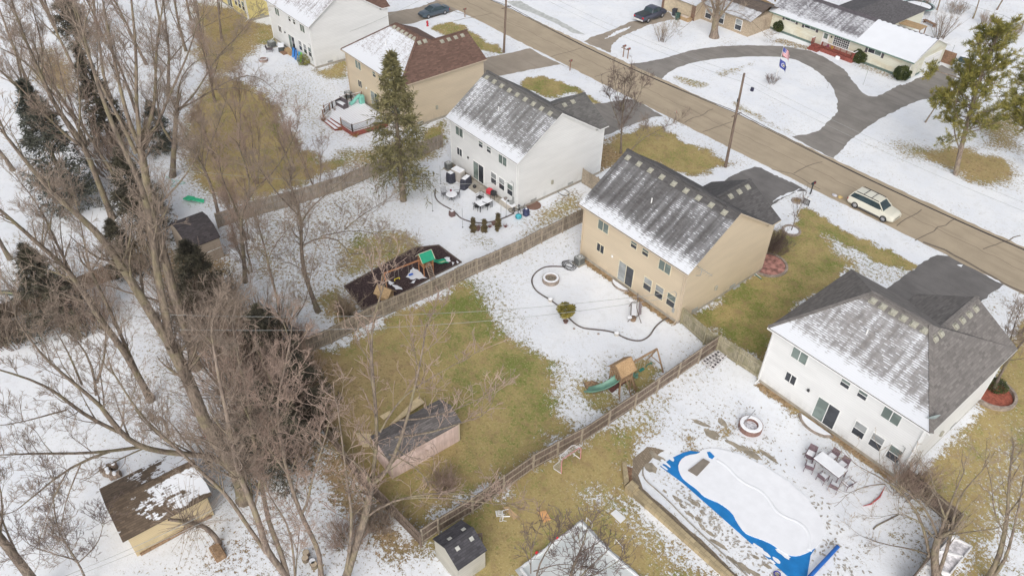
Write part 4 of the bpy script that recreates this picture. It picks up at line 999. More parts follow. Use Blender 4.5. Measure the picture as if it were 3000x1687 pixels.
limb_tree('bare tree forking low with limbs crossing in front of the pink shed', (1000, 1730), [
    ([(1000, 1730), (1049, 1574), (1080, 1482), (1086, 1420)], .3, .22, .8),
    ([(1086, 1420), (1102, 1367), (1114, 1265), (1102, 1125), (1095, 1020), (1110, 930), (1130, 860)], .15, .035),
    ([(1086, 1420), (1124, 1395), (1140, 1330), (1158, 1280), (1180, 1190), (1200, 1100), (1225, 1010), (1238, 940)], .15, .035),
    ([(1066, 1520), (1102, 1482), (1180, 1460), (1273, 1448), (1366, 1448), (1440, 1460)], .1, .03),
    ([(1180, 1460), (1260, 1450), (1355, 1470), (1440, 1478), (1480, 1480)], .07, .02),
    ([(1158, 1280), (1205, 1275), (1260, 1274), (1290, 1258), (1350, 1237), (1410, 1218)], .07, .025),
    ([(1170, 1230), (1220, 1230), (1270, 1215), (1330, 1190), (1400, 1165)], .06, .02),
    ([(1140, 1330), (1190, 1340), (1240, 1380), (1260, 1430)], .05, .02),
    ([(1010, 1690), (1024, 1574), (1024, 1460), (1012, 1405), (1000, 1300), (985, 1180)], .13, .04, .3),
    ([(1086, 1420), (1060, 1360), (1000, 1310), (950, 1305)], .08, .03), ([(1114, 1265), (1150, 1180), (1190, 1130), (1270, 1090), (1330, 1060)], .06, .02),
], seed=17, sub=4, dens=0.6, bm_=BARK, tm_=TWIGP, minr=0.009)
limb_tree('crooked bare tree left of the dark mulch playground bed', (932, 912), [
    ([(932, 912), (905, 840), (893, 808), (883, 750), (881, 710), (885, 641), (870, 600), (850, 540)], .24, .1, .5),
    ([(885, 720), (905, 706), (930, 690), (962, 690), (1002, 700), (1024, 743), (1030, 760)], .12, .03),
    ([(940, 692), (975, 680), (1002, 675), (1040, 660), (1074, 669), (1130, 690)], .07, .02), ([(1010, 672), (1040, 640), (1080, 610), (1120, 590)], .06, .02),
    ([(884, 650), (900, 610), (945, 570), (1000, 530)], .08, .03), ([(883, 640), (840, 600), (800, 560), (770, 510)], .09, .03), ([(890, 790), (850, 770), (820, 760), (800, 790)], .05, .02),
    ([(1024, 743), (1060, 750), (1110, 735), (1170, 740)], .05, .02),
], seed=21, sub=8, bm_=BARKD)
limb_tree('bare tree beside the low tan shed with dark roof', (718, 827), [
    ([(718, 827), (714, 750), (708, 690), (700, 640), (722, 590), (740, 560), (725, 500), (700, 430)], .22, .06, .4),
    ([(740, 560), (790, 520), (840, 450), (870, 380)], .08, .03), ([(703, 650), (690, 590), (650, 540), (640, 470)], .1, .03),
], seed=22, sub=8, bm_=BARKD, tm_=TWIGP)
limb_tree('bare tree with bent trunk just behind the low tan shed', (645, 660), [
    ([(645, 660), (632, 590), (621, 548), (598, 493), (575, 458), (548, 410), (520, 350)], .2, .06, .4),
    ([(598, 493), (610, 430), (640, 370), (660, 300)], .09, .03), ([(580, 465), (530, 450), (490, 440)], .06, .02),
    ([(610, 440), (660, 470), (710, 472)], .04, .02),
], seed=23, sub=8, bm_=BARKD)
limb_tree('slender bare tree with a side limb at the end of the long fence', (810, 1012), [
    ([(810, 1012), (817, 961), (820, 900), (800, 830), (784, 770), (778, 730), (765, 690), (750, 630)], .16, .04, .5),
    ([(817, 961), (836, 961), (866, 928), (884, 900), (900, 860), (905, 800), (920, 740)], .08, .025),
    ([(784, 765), (796, 718), (830, 690), (854, 664), (870, 630)], .06, .02),
], seed=24, sub=7, bm_=BARKL)
limb_tree('dark forked tree with limbs spreading over the lawn behind the red-roofed house', (505, 518), [
    ([(505, 518), (508, 450), (512, 408), (516, 330), (520, 300)], .34, .22, .7),
    ([(516, 330), (551, 303), (582, 272), (629, 194), (660, 155), (710, 109), (740, 60)], .14, .03),
    ([(535, 315), (563, 303), (621, 264), (699, 221), (757, 217), (800, 260)], .12, .03), ([(621, 264), (660, 262), (710, 250), (770, 290)], .07, .02),
    ([(508, 419), (480, 385), (466, 361), (458, 272), (450, 180), (440, 90)], .18, .05),
    ([(518, 310), (520, 250), (545, 200), (600, 160), (650, 160)], .1, .03), ([(514, 400), (560, 390), (600, 410), (625, 430)], .08, .03),
], seed=26, sub=7, bm_=BARKD)
limb_tree('straight dark bare tree in the brown lawn of the second yard from the top', (493, 282), [
    ([(493, 282), (493, 214), (497, 155), (485, 78), (480, 0)], .26, .08, .4), ([(495, 180), (540, 130), (580, 90), (640, 60)], .1, .03), ([(494, 200), (450, 150), (420, 80)], .1, .03),
], seed=27, sub=9, bm_=BARKD)
limb_tree('heavy bare tree in the corner, its trunk leaving the frame at lower left', (135, 1750), [
    ([(135, 1750), (60, 1650), (0, 1575), (-60, 1490), (-120, 1400)], .34, .16, .6), ([(90, 1700), (40, 1600), (10, 1530), (-10, 1460)], .1, .03), ([(0, 1575), (10, 1500), (5, 1430), (-20, 1360)], .07, .03),
], seed=29, sub=4, dens=0.8)
limb_tree('small bare tree spreading over the snow left of the brown-roofed shed', (258, 1720), [
    ([(258, 1720), (240, 1665), (229, 1641), (182, 1583), (163, 1532), (150, 1470), (160, 1420)], .08, .025, .2), ([(232, 1645), (250, 1620), (272, 1610), (290, 1570), (300, 1530)], .05, .02), ([(229, 1641), (190, 1635), (140, 1625), (90, 1600)], .05, .02),
], seed=30, sub=9, size=0.8, bm_=BARKD, tm_=TWIGD)
# pollarded stump with spikes of young wood
def pollard():
    B = G(644, 1592); t = thing('pollarded_tree', 'leaning pollarded stump bristling with straight shoots by the shed wall', 'tree', (B.x, B.y, 0))
    r_ = np.random.default_rng(4); pts = [Vector((B.x, B.y, -.1))] + [axis_pt(*p, B) for p in ((630, 1572), (615, 1552), (593, 1536), (560, 1530), (520, 1524), (495, 1520))]
    P, R = resample(pts, np.linspace(.2, .09, len(pts)), 10)
    n = 130; i = r_.integers(5, 8, n); d = unit(r_.normal(size=(n, 3)) + np.array([0, 0, .5]))
    A = grow_np(P[i] + r_.normal(size=(n, 3)) * .08, d, 1.3 + 1.7 * r_.random(n), np.full(n, .016), 4, .03, 0.02, r_, .5)
    finish_tree(t, [(P[None], R[None], 8)], [A], BARKL, TWIG)
pollard()
limb_tree('bare tree with snowy ground below it in the lower right corner', (2752, 1705), [
    ([(2752, 1705), (2736, 1645), (2735, 1606), (2751, 1571)], .3, .24, .9),
    ([z7(960, 1200), z7(900, 950), z7(800, 700), z7(700, 550), z7(550, 400), z7(400, 280), z7(200, 200), z7(60, 100)], .13, .03),
    ([z7(1060, 950), z7(950, 650), z7(880, 550), z7(700, 450), z7(480, 330), z7(350, 150)], .1, .025), ([z7(1040, 990), z7(930, 830), z7(850, 720), z7(650, 610), z7(500, 640), z7(380, 690)], .06, .02),
    ([z7(950, 1180), z7(860, 1120), z7(700, 1080), z7(480, 1090), z7(200, 1110), z7(0, 1200)], .07, .02),
    ([z7(1080, 960), z7(1150, 700), z7(1200, 560), z7(1280, 350), z7(1380, 150)], .13, .03), ([z7(1150, 700), z7(1080, 500), z7(1000, 300), z7(950, 100)], .08, .02),
    ([z7(1080, 1400), z7(1150, 1200), z7(1230, 850), z7(1220, 700), z7(1260, 550), z7(1400, 350), z7(1600, 150)], .14, .03),
    ([z7(1170, 940), z7(1400, 915), z7(1600, 900), z7(1800, 860)], .06, .02), ([z7(400, 290), z7(260, 300), z7(100, 340), z7(-40, 400)], .05, .02),
], seed=33, sub=4, dens=0.6, size=0.8, minr=0.006, tm_=TWIGT)
limb_tree('bare tree at the right edge over speckled snow and straw grass', (2890, 1705), [
    ([(2890, 1705), (2930, 1629), (2942, 1559), (2956, 1501), (2953, 1420), (2965, 1330)], .22, .05, .4),
    ([(2905, 1695), (2950, 1640), (2965, 1570), (2985, 1500), (3000, 1400)], .14, .04), ([(2942, 1559), (2900, 1500), (2925, 1430), (2890, 1350)], .07, .02), ([(2956, 1501), (2990, 1460), (3020, 1400)], .06, .02),
], seed=34, sub=5, size=0.8, dens=.7, minr=0.006, tm_=TWIGT)
limb_tree('leaning bare tree growing from the round red-mulch bed', (2911, 1140), [
    ([(2911, 1140), (2939, 1076), (2976, 1023), (3010, 985), (3060, 930)], .13, .06, .4), ([(2939, 1076), (2960, 1010), (2965, 960), (2990, 900)], .07, .02), ([(2950, 1055), (2990, 1050), (3020, 1040)], .04, .02), ([(2960, 1035), (2945, 985), (2960, 930)], .04, .02),
], seed=35, sub=8, bm_=BARKD, size=0.8)
auto_tree('small bare tree near the driveway snow right of the hipped roof', (2990, 985), 6.5, 0.1, (-.1, .1), seed=36, bm_=BARKD, forks=7, spread=32, size=0.7)
limb_tree('bare tree with rounded crown in front of the middle white house', (1819, 450), [
    ([(1819, 450), (1820, 400), (1822, 350), (1828, 300), (1830, 265)], .14, .04, .3), ([(1822, 380), (1800, 330), (1785, 280)], .06, .02), ([(1822, 370), (1850, 330), (1868, 290), (1880, 260)], .06, .02), ([(1824, 330), (1810, 280), (1800, 240)], .05, .02), ([(1826, 320), (1845, 270), (1850, 240)], .05, .02),
], seed=38, sub=9, size=0.8, bm_=BARKD, tm_=TWIGD)
limb_tree('low leaning bare tree at the wall beside the rounded one', (1838, 452), [([(1838, 452), (1862, 420), (1900, 395), (1950, 372), (1985, 355)], .08, .02, .3), ([(1862, 420), (1880, 400), (1885, 380)], .04, .02)], seed=39, sub=8, size=0.7, bm_=BARKL)
limb_tree('stout old tree standing before the brown-trimmed house across the street', (2092, 110), [
    ([(2092, 110), (2095, 70), (2100, 45)], .62, .5, .9), ([(2097, 60), (2072, 25), (2055, 0), (2035, -40)], .22, .07), ([(2100, 50), (2085, 10), (2080, -40)], .25, .1), ([(2100, 50), (2106, 10), (2110, -50)], .25, .1), ([(2103, 58), (2125, 30), (2150, 0), (2180, -40)], .22, .07), ([(2110, 45), (2125, 10), (2128, -30)], .16, .06),
    ([(2125, 30), (2165, 32), (2200, 60), (2230, 90)], .06, .02), ([(2060, 12), (2030, 60), (1990, 90)], .05, .02),
], seed=40, sub=4, size=1.2, bm_=BARKL, tm_=TWIGT, flare=1.4)
auto_tree('little ornamental tree inside a ring of edging stones', (2318, 676), 3.9, 0.055, (0, 0), seed=41, bm_=BARKD, forks=9, fork_h=.3, spread=40, size=0.45, dens=0.6, last=2, tm_=TWIGD, name='ornamental_tree')
# crowded trees of the upper left
BG = [((120, 350), 15, 'bare tree left of the dark spruce in the upper left'), ((40, 500), 16, 'bare tree on the left edge above the lower spruce'), ((215, 200), 15, 'bare tree in the upper left between snowy spruce branches'),
      ((330, 300), 17, 'bare tree with dense crown over the upper left thicket'), ((300, 110), 14, 'bare tree touching the top edge right of the long snowy lane'), ((430, 190), 15, 'bare tree near the top edge left of the brown lawn'),
      ((545, 150), 13, 'bare tree at the top edge standing in brown grass'), ((610, 165), 12, 'pale-barked bare tree nearest the yellow house'), ((650, 120), 12, 'thin bare tree right in front of the yellow house'), ((560, 60), 12, 'furthest bare tree at the top edge left of the yellow house'),
      ((255, 425), 15, 'bare tree between the tall thin dark spruce and the forked grey trunk'), ((400, 330), 14, 'bare tree just left of the dark forked tree in the brown lawn'), ((170, 95), 15, 'bare tree by the snowy lane in the upper left corner'), ((470, 70), 13, 'bare tree on the top edge over the brown grass'), ((80, 240), 16, 'bare tree on the snow between lane and spruce at upper left'), ((630, 300), 10, 'grey bare tree on the speckled snow below the yellow house'),
      ((30, 760), 14, 'bare tree at the left edge above the brown fence'), ((360, 560), 16, 'bare tree rising from the dark evergreens left of centre')]
for i, (b, h, l) in enumerate(BG):
    auto_tree(l, b, h, 0.2, (rnd.uniform(-.1, .1), rnd.uniform(-.1, .1)), seed=60 + i, forks=11, spread=34, bm_=(BARK, BARKD, BARKL)[i % 3], tm_=(TWIG, TWIGP)[i % 2], size=1.1, dens=1.3, fork_h=.2)
PB = [((640, 470), 8, 'pinkish young tree at the upper rear of the brown lawn'), ((750, 540), 9, 'pinkish young tree beside the weathered fence behind the red-roofed house'), ((860, 500), 8, 'pinkish young tree nearest the deck along the weathered fence'), ((700, 380), 8, 'pinkish young tree in the middle of the brown lawn'),
      ((930, 560), 6, 'small bare sapling between weathered fence and big spruce'), ((725, 700), 7, 'sapling standing right of the low tan shed'), ((735, 800), 6, 'pink-twigged sapling below the low tan shed')]
for i, (b, h, l) in enumerate(PB):
    auto_tree(l, b, h, 0.09, (0, 0), seed=80 + i, forks=8, spread=26, bm_=BARKL, tm_=TWIGP, size=0.8, dens=1.0, fork_h=.12, multi=3, name='young_tree')
TH = [((560, 930), 2.4, 6, 'tangled pink thicket at the foot of the tall grey trunks'), ((640, 1010), 2.6, 7, 'pink thicket in front of the upper dark juniper'), ((700, 1130), 2.6, 7, 'pink thicket midway along the rear lot line'), ((780, 1020), 2.2, 6, 'pinkish brush against the end of the long fence'),
      ((800, 1240), 2.8, 7, 'pink thicket around the widest dark evergreen'), ((850, 1330), 1.6, 4, 'brushy thicket left of the pink shed'), ((880, 1110), 1.3, 3.0, 'pink brush beside the burnt garden patch'), ((130, 900), 2.4, 5, 'pinkish brush in front of the brown rear fence at left'),
      ((260, 960), 2.4, 5, 'pink brush around the lone spruce by the rear fence'), ((40, 1000), 2.2, 5, 'pink brush at the left edge below the brown fence'), ((700, 1300), 2.2, 6, 'thicket between the tall trunk and the dark evergreen'), ((420, 790), 2.2, 4.5, 'brown thicket at the brown fence end behind tall trunks'),
      ((1020, 1590), 1.2, 2.2, 'reddish brush where the two fences nearly meet at the bottom'), ((1110, 1545), 1.1, 2, 'thorny brush climbing the fence above the dark shed'), ((1300, 1435), .8, 1.6, 'thorny brush hanging over the lower fence'), ((660, 890), 1.6, 3, 'pink thicket below the low tan shed'),
      ((330, 500), 2.6, 5, 'brush between the two dark evergreens at upper left'), ((420, 620), 2.4, 5, 'pink brush in the middle of the left woods'), ((880, 1015), .8, 2.6, 'pink saplings standing against the long fence'), ((1015, 925), .6, 2.2, 'pink stems beside the fence near the mulch bed'), ((2650, 1440), 1.6, 3.2, 'reddish brush along the low fence beside the pool house')]
for i, (b, r, h, l) in enumerate(TH):
    brush(l, b, r, h, seed=100 + i, n=int(45 + r * 22), tm_=(TWIGP, TWIG, TWIGP, TWIGT)[i % 4], name='thicket')
# evergreens
SP = [((215, 600), 13.5, 4.5, ND_BLUE, 'blue-green spruce at the left edge, largest of the dark ones'), ((330, 430), 12, 3.0, ND_DARK, 'tall thin dark spruce in the upper left woods'), ((190, 970), 9, 3.6, ND_DARK, 'dark spruce standing in front of the brown rear fence'),
      ((440, 700), 10, 3.6, ND_DARK, 'dark spruce right behind the tall grey trunks'), ((380, 800), 6, 2.2, ND_DARK, 'short dark evergreen at the end of the brown fence'), ((620, 960), 9, 4.2, ND_DARK, 'dark juniper under the pink thicket by the tall trunks'), ((800, 1090), 7, 4.0, ND_DARK, 'dark juniper at the corner of the long fence'),
      ((905, 1225), 6.5, 3.2, ND_DARK, 'dark juniper left of the pink shed'), ((820, 1370), 8.5, 4.4, ND_DARK, 'widest dark evergreen in the lower rear lot line'), ((10, 985), 5, 2.0, ND_DARK, 'half-seen dark evergreen at the left edge under the fence'), ((230, 130), 12, 3.0, ND_DARK, 'snow-dusted spruce near the upper left corner'), ((480, 440), 6, 2.4, ND_BLUE, 'small blue spruce against the fork of the grey trunk')]
for i, (b, h, r, mt, l) in enumerate(SP): spruce(l, b, h, r, mt, seed=140 + i, dens=1.25 if h < 9 else 1.0, name='spruce')
spruce('tall olive spruce in front of the red-roofed house', (1182, 588), 16.2, 5.0, ND_OLIVE, seed=170, dens=0.58, nb=250, zlow=.16, bmat=BARKD, ang0=-24)
for i, (b, top, l) in enumerate((((1386, 678), (1387, 642), 'leftmost of three dwarf conifers in front of the patio edging'), ((1419, 680), (1420, 648), 'middle one of three dwarf conifers in front of the patio edging'), ((1459, 674), (1459, 632), 'rightmost and tallest dwarf conifer in front of the patio edging'))):
    B = G(*b); spruce(l, b, hgt(top[0], top[1], B) + .1, 0.42, ND_BROWN, seed=180 + i, dens=2.2, nb=90, zlow=.1, name='dwarf_conifer', group='dwarf conifers in front of the patio edging')
# the big pine on the right and the tips of its neighbour
def pine(label, base, limbs, seed, zsp=1.0):
    r_ = np.random.default_rng(seed); B = G(*base); t = thing('pine_tree', label, 'tree', (B.x, B.y, 0))
    solid = []; sub = []
    for pix, r0, r1 in limbs:
        pts = [axis_pt(p[0], p[1], B) for p in pix]
        if pix[0] == base: pts[0] = Vector((B.x, B.y, -.1))
        P, R = resample(pts, np.linspace(r0, r1, len(pts)), max(6, len(pts) * 2)); solid.append((P[None], R[None], 8))
        if pix[0] == base:
            sub.append(children(P[None], R[None], 80, .28, .3, 1.5, 72, r_, .14, 6, .08, .35, L=13))
        else: sub.append(children(P[None], R[None], 7, .2, .4, 1, 55, r_, .2, 6, .08, .5, L=5))
    SP_ = np.concatenate([s[0] for s in sub]); SR = np.maximum(np.concatenate([s[1] for s in sub]), .02); solid.append((SP_, SR, 5))
    c = children(SP_, SR, 9, .3, .35, .6, 50, r_, .22, 4, .1, .5)
    solid.append((c[0], np.maximum(c[1], .012), 3)); finish_tree(t, solid, [], BARKL, TWIG)
    V1, F1 = sprays(c[0], c[1], 46, .34, .022, r_, 0.9, .12, .8); V2, F2 = sprays(SP_[:, 3:], SR[:, 3:], 40, .34, .025, r_, 0.9, .12, .8)
    mesh_np('crown', np.concatenate([V1, V2]), np.concatenate([F1, F2 + len(V1)]), ND_PINE, t)
pine('yellowish green pine leaning right over the snow across the street', (2800, 512), [([(2800, 512), (2812, 450), (2826, 390), (2845, 320), (2862, 260), (2885, 190), (2915, 120), (2935, 80)], .3, .06), ([(2812, 440), (2790, 380), (2800, 300), (2812, 250)], .08, .03), ([(2845, 320), (2800, 290), (2740, 280)], .08, .03), ([(2862, 260), (2820, 230), (2760, 215), (2735, 205)], .08, .03)], 200)
pine('second pine at the right edge behind the leaning one', (3030, 500), [([(3030, 500), (3035, 380), (3050, 250), (3060, 120)], .3, .08), ([(3035, 400), (2990, 350), (2950, 320)], .08, .03)], 201)
auto_tree('slim bare tree left of the leaning pine', (2710, 359), 5.5, 0.1, (.12, .1), seed=44, bm_=BARKL, forks=6, size=0.5, dens=.6)
brush('multi-stemmed twiggy shrub in the snow near the parked pickup', (1940, 122), .9, 3.2, 210, 22, TWIGT, name='twiggy_shrub', cat='shrub')
brush('tiny bare shrub at the foot of the flagpole', (2262, 247), .6, 1.3, 211, 16, TWIGD, name='twiggy_shrub', cat='shrub')
brush('tall vase-shaped bare shrub behind the ranch house', (2752, 112), 1.2, 4.2, 212, 30, TWIG, name='twiggy_shrub', cat='shrub')
brush('wide brown bush at the front corner of the beige house', (2262, 735), 1.7, 1.9, 213, 110, TWIGD, name='bare_bush', cat='bush')
for i, (b, h, l) in enumerate((((2745, 30), 8, 'bare tree just right of the trampoline'), ((2850, 55), 7, 'bare tree on the wire fence line near the top right'), ((2990, 90), 8, 'reddish bare trunk in the top right corner'), ((2920, 30), 8, 'bare tree beyond the wire fence at top right'), ((2640, -10), 7, 'bare tree beyond the trampoline'), ((2270, 5), 6, 'brushy tree behind the wooden fence left of the ranch house'))):
    auto_tree(l, b, h, .13, seed=230 + i, forks=7, bm_=BARKL, tm_=TWIG, size=.9, dens=.7)
for i, b in enumerate(((2800, 40), (2890, 75), (2960, 105), (2700, 20))):
    brush(('low brush on the wire fence right of the trampoline', 'low brush at the middle of the wire fence', 'low brush at the right end of the wire fence', 'low brush behind the trampoline')[i], b, 1.6, 1.8, 240 + i, 40, TWIG, name='thicket')
for b, r, h, l, s_ in (((2283, 92), 1.5, 2.0, 'squarish clipped shrub at the left end of the ranch house', 1), ((2374, 122), .9, 1.3, 'dark clipped shrub left of the red porch steps', 2), ((2513, 182), 1.5, 2.0, 'round dark shrub right of the red porch', 3), ((2637, 232), 1.6, 2.1, 'round dark shrub at the garage corner of the ranch house', 4)):
    bush(l, b, r * .62, h * .8, ND_SHRUB, s_, n=3600, leaf=.15, name='clipped_shrub')
bush('yellow-green shrub beside the plastic sleds', (892, 190), .9, 1.3, needles('leaves_yellow_green', (.13, .13, .03), (.3, .28, .07)), 6, n=1200)
bush('evergreen shrub at the foot of the leaning tree in the mulch bed', (2914, 1140), .8, .9, ND_SHRUB, 8, n=1200)
# ================================================================ FENCES
def wood(name, c1, c2, scale=1.0, z=0.12, moss=0.0):
    m, nt, b = nmat(name); co = objco(nt)
    n1 = noise(nt, vmap(nt, co, (1, 1, z)), 9 * scale, 3, 0.7); n2 = noise(nt, co, 0.9, 3)
    col = mixc(nt, ramp(nt, n1, 0.36, 0.64), c1, c2)
    col = mixc(nt, ramp(nt, n2, 0.45, 0.7, 0, 0.45), col, tuple(x * 0.6 for x in c1))
    if moss: col = mixc(nt, ramp(nt, noise(nt, co, 1.7, 3), 0.45, 0.65, 0, moss), col, (0.2, 0.19, 0.09))
    lk(nt, col, b.inputs['Base Color']); b.inputs['Roughness'].default_value = 0.9; bump(nt, b, n1, 0.3, 0.01)
    return m
WGREY = wood('fence_weathered', (0.17, 0.14, 0.11), (0.34, 0.29, 0.235)); WRAIL = wood('fence_rail', (0.27, 0.225, 0.175), (0.42, 0.36, 0.28), 1, 1); WDARK = wood('fence_dark', (0.115, 0.085, 0.07), (0.24, 0.185, 0.145))
WGRN = wood('fence_mossy', (0.24, 0.215, 0.15), (0.4, 0.36, 0.26), moss=.5); WTAN = wood('wood_tan', (0.33, 0.225, 0.12), (0.5, 0.35, 0.2), 1, 1); WBRN = wood('wood_brown', (0.19, 0.115, 0.075), (0.33, 0.2, 0.13), 1, 1); WRED = wood('wood_red_stain', (0.2, 0.055, 0.045), (0.33, 0.1, 0.075), 1, 1); WLOG = wood('fence_brown', (0.2, 0.125, 0.075), (0.34, 0.23, 0.14))
WORNG = wood('wood_orange', (0.38, 0.17, 0.085), (0.52, 0.26, 0.13), 1, 1)
def fence(name, label, pts, h=1.8, board=WGREY, rail=WRAIL, side=1, rails=(0.25, 0.95, 1.62), step=2.45, posts=True, bw=0.14, sd=1, postmat=None, cat='fence', pw=0.11, steps=0.06, caps=False):
    R = random.Random(sd); P = [Vector((p[0], p[1], 0)) for p in pts]
    t = thing(name, label, cat, tuple((P[0] + P[-1]) / 2))
    bb = MB(); posts_xy = []
    for i in range(len(P) - 1):
        a, c = P[i], P[i + 1]; d = c - a; L = d.length; d.normalize(); nrm = Vector((d.y, -d.x, 0)) * side
        npan = max(1, round(L / step)); pl = L / npan
        for k in range(npan):
            p0 = a + d * pl * k; dz = R.uniform(-steps, steps); posts_xy.append((p0, nrm))
            nb = int(pl / bw)
            for j in range(nb):
                q = p0 + d * (j * pl / nb); w = pl / nb - 0.012; zt = h + dz + R.uniform(-.02, .02)
                bb.T = Matrix.Translation(q) @ Matrix(((d.x, -d.y, 0, 0), (d.y, d.x, 0, 0), (0, 0, 1, 0), (0, 0, 0, 1)))
                bb.box(0, -0.012 + R.uniform(-.004, .004), 0.04, w, 0.012, zt)
            bb.T = None
            for z in rails:
                MB().bar(p0 + nrm * 0.045 + Vector((0, 0, z + dz)), p0 + d * pl + nrm * 0.045 + Vector((0, 0, z + dz)), 0.04, 0.1, up=(0, 0, 1)).build('rail', rail, t)
        posts_xy.append((c, nrm))
    bb.build('boards', board, t)
    if posts:
        for p, nrm in posts_xy:
            q = p + nrm * 0.07; b = MB().box(q.x - pw / 2, q.y - pw / 2, 0, q.x + pw / 2, q.y + pw / 2, h + R.uniform(-.02, .1))
            o = b.build('post', postmat or rail, t)
    return t
g2 = lambda *pp: [G(*p) for p in pp]
fence('wooden_fence', 'long weathered picket fence between the bare lawn and the playground bed', g2((1706, 652), (1585, 712), (1529, 743), (1397, 802), (1265, 866), (1123, 928), (971, 1006), (884, 1042), (832, 1070)), h=1.75, side=-1, sd=3)
fence('wooden_fence', 'long dark picket fence between the bare lawn and the pool yard', g2((2100, 1023), (1857, 1194), (1700, 1299), (1560, 1375), (1383, 1501), (1284, 1560), (1236, 1592)), h=1.7, board=WDARK, side=-1, sd=4)
fence('wooden_fence', 'mossy picket fence joining the beige house to the pool house', [Vector((-28.0, 42.75, 0))] + g2((2062, 1008), (2100, 1028)) + [Vector((-19.85, 42.7, 0))], h=1.75, board=WGRN, rail=wood('rail_mossy', (.3, .27, .18), (.45, .4, .29), 1, 1, moss=.4), side=1, sd=5, rails=(0.3, 1.35))
yg = G(1703, 536).y
fence('wooden_fence', 'short picket fence closing the gap between the white house and the beige house', [(-49.6, yg), (-40.5, yg)], h=1.8, board=WRAIL, side=-1, sd=6, rails=(0.3, 1.5))
fence('wooden_fence', 'silvery rail-less fence side behind the tall olive spruce', g2((1296, 432), (1180, 480), (1000, 559), (870, 600), (737, 637), (640, 668)), h=1.75, board=wood('fence_silver', (.24, .2, .165), (.4, .35, .3)), side=-1, sd=7)
fence('wooden_fence', 'reddish brown rear fence on the left side of the picture', g2((-60, 965), (109, 908), (290, 835), (430, 785)), h=1.7, board=WLOG, side=-1, sd=8)
fence('wooden_fence', 'dark rear fence half buried in brush left of the pink shed', g2((835, 1078), (915, 1215), (1055, 1414), (1150, 1510), (1236, 1600)), h=1.5, board=WDARK, rail=WDARK, side=1, sd=9)
fence('wooden_fence', 'low brown fence at the right rear corner of the pool house', [Vector((-7.3, 42.3, 0))] + g2((2795, 1548), (2640, 1740)), h=1.7, board=WDARK, side=1, sd=10, rails=(.3, 1.5))
fence('wooden_fence', 'tan board fence left of the ranch house across the street', g2((2208, 25), (2285, 62)), h=2.0, board=WTAN, side=-1, sd=11, posts=False)
def wire_fence():
    P = g2((2770, 12), (2850, 45), (2930, 70), (3010, 110)); t = thing('wire_fence', 'wire mesh fence curving along brush at the top right', 'fence', tuple(P[0]))
    for i in range(len(P) - 1):
        n = 3
        for k in range(n):
            p = P[i].lerp(P[i + 1], k / n); MB().tube([p, p + Vector((0, 0, 1.35))], .035, 6).build('post', GREYM, t)
        MB().tube([P[i] + Vector((0, 0, 1.3)), P[i + 1] + Vector((0, 0, 1.3))], .022, 5).build('rail', GREYM, t)
        b = MB(); d = P[i + 1] - P[i]; nn = int(d.length / .35)
        for k in range(nn):
            a = P[i] + d * (k / nn); c = P[i] + d * min(1, (k + 3) / nn); b.bar(a, c + Vector((0, 0, 1.28)), .008); b.bar(a + Vector((0, 0, 1.28)), c, .008)
        b.build('mesh', GREYM, t)
wire_fence()
# ================================================================ SHEDS
def frame_of(A, B):
    x = (B - A); x.z = 0; L = x.length; x.normalize(); y = Vector((-x.y, x.x, 0))
    return Matrix.Translation((A.x, A.y, 0)) @ Matrix(((x.x, y.x, 0, 0), (x.y, y.y, 0, 0), (0, 0, 1, 0), (0, 0, 0, 1))), L
def shed(label, A, B, C, he, hr, wallm, roofm, ov=0.15, trimm=None, ridge_frac=.5, gambrel=False, name='shed'):
    A = G(*A, he); B = G(*B, he); C = G(*C, he); M, L = frame_of(A, B); D = abs((M.inverted() @ C).y)
    cen = M @ Vector((L / 2, D / 2, 0)); t = thing(name, label, 'shed', tuple(cen))
    b = MB(); b.T = M; x0, x1, y0, y1 = ov, L - ov, ov, D - ov; yr = D * ridge_frac
    zb = lambda y: he + (hr - he) * (y / yr if y < yr else (D - y) / (D - yr)) - 0.07
    b.prism([(x0, y0), (x1, y0), (x1, y1), (x0, y1)], 0.0, zb(y0))
    if gambrel: prof = [(y0, zb(y0)), (y0 + (yr - y0) * .42, he + (hr - he) * .72), (yr, hr - .07), (y1 - (y1 - yr) * .42, he + (hr - he) * .72), (y1, zb(y1))]
    else: prof = [(y0, zb(y0)), (yr, hr - .07), (y1, zb(y1))]
    n = len(prof)
    for xa, xb in ((x0, x0 + .08), (x1 - .08, x1)):
        vs = [(xa, p[0], p[1]) for p in prof] + [(xb, p[0], p[1]) for p in prof]
        b.faces(vs, [tuple(range(n - 1, -1, -1)), tuple(range(n, 2 * n))] + [(i, (i + 1) % n, (i + 1) % n + n, i + n) for i in range(n)])
    b.build('wall', wallm, t)
    r = MB(); r.T = M
    if gambrel: rp = [(0, he), (yr * .42, he + (hr - he) * .78), (yr, hr), (D - (D - yr) * .42, he + (hr - he) * .78), (D, he)]
    else: rp = [(0, he), (yr, hr), (D, he)]
    for i in range(len(rp) - 1):
        (ya, za), (yb, zb_) = rp[i], rp[i + 1]
        slab(r, [(0, ya, za), (L, ya, za), (L, yb, zb_), (0, yb, zb_)], .07, m=0 if i < len(rp) // 2 else 1)
    r.build('roof', roofm, t)
    rc = MB(); rc.T = M; rc.bar((0, yr, hr + .012), (L, yr, hr + .012), .24, .035); rc.build('ridge_cap', roofm[-1], t)
    if trimm:
        for x in (x0, x1 - .09):
            q = MB(); q.T = M; q.box(x - .012, y0 - .014, 0.02, x + .1, y0 - .002, he - .1); q.build('corner_trim', trimm, t)
    return t, M, L, D
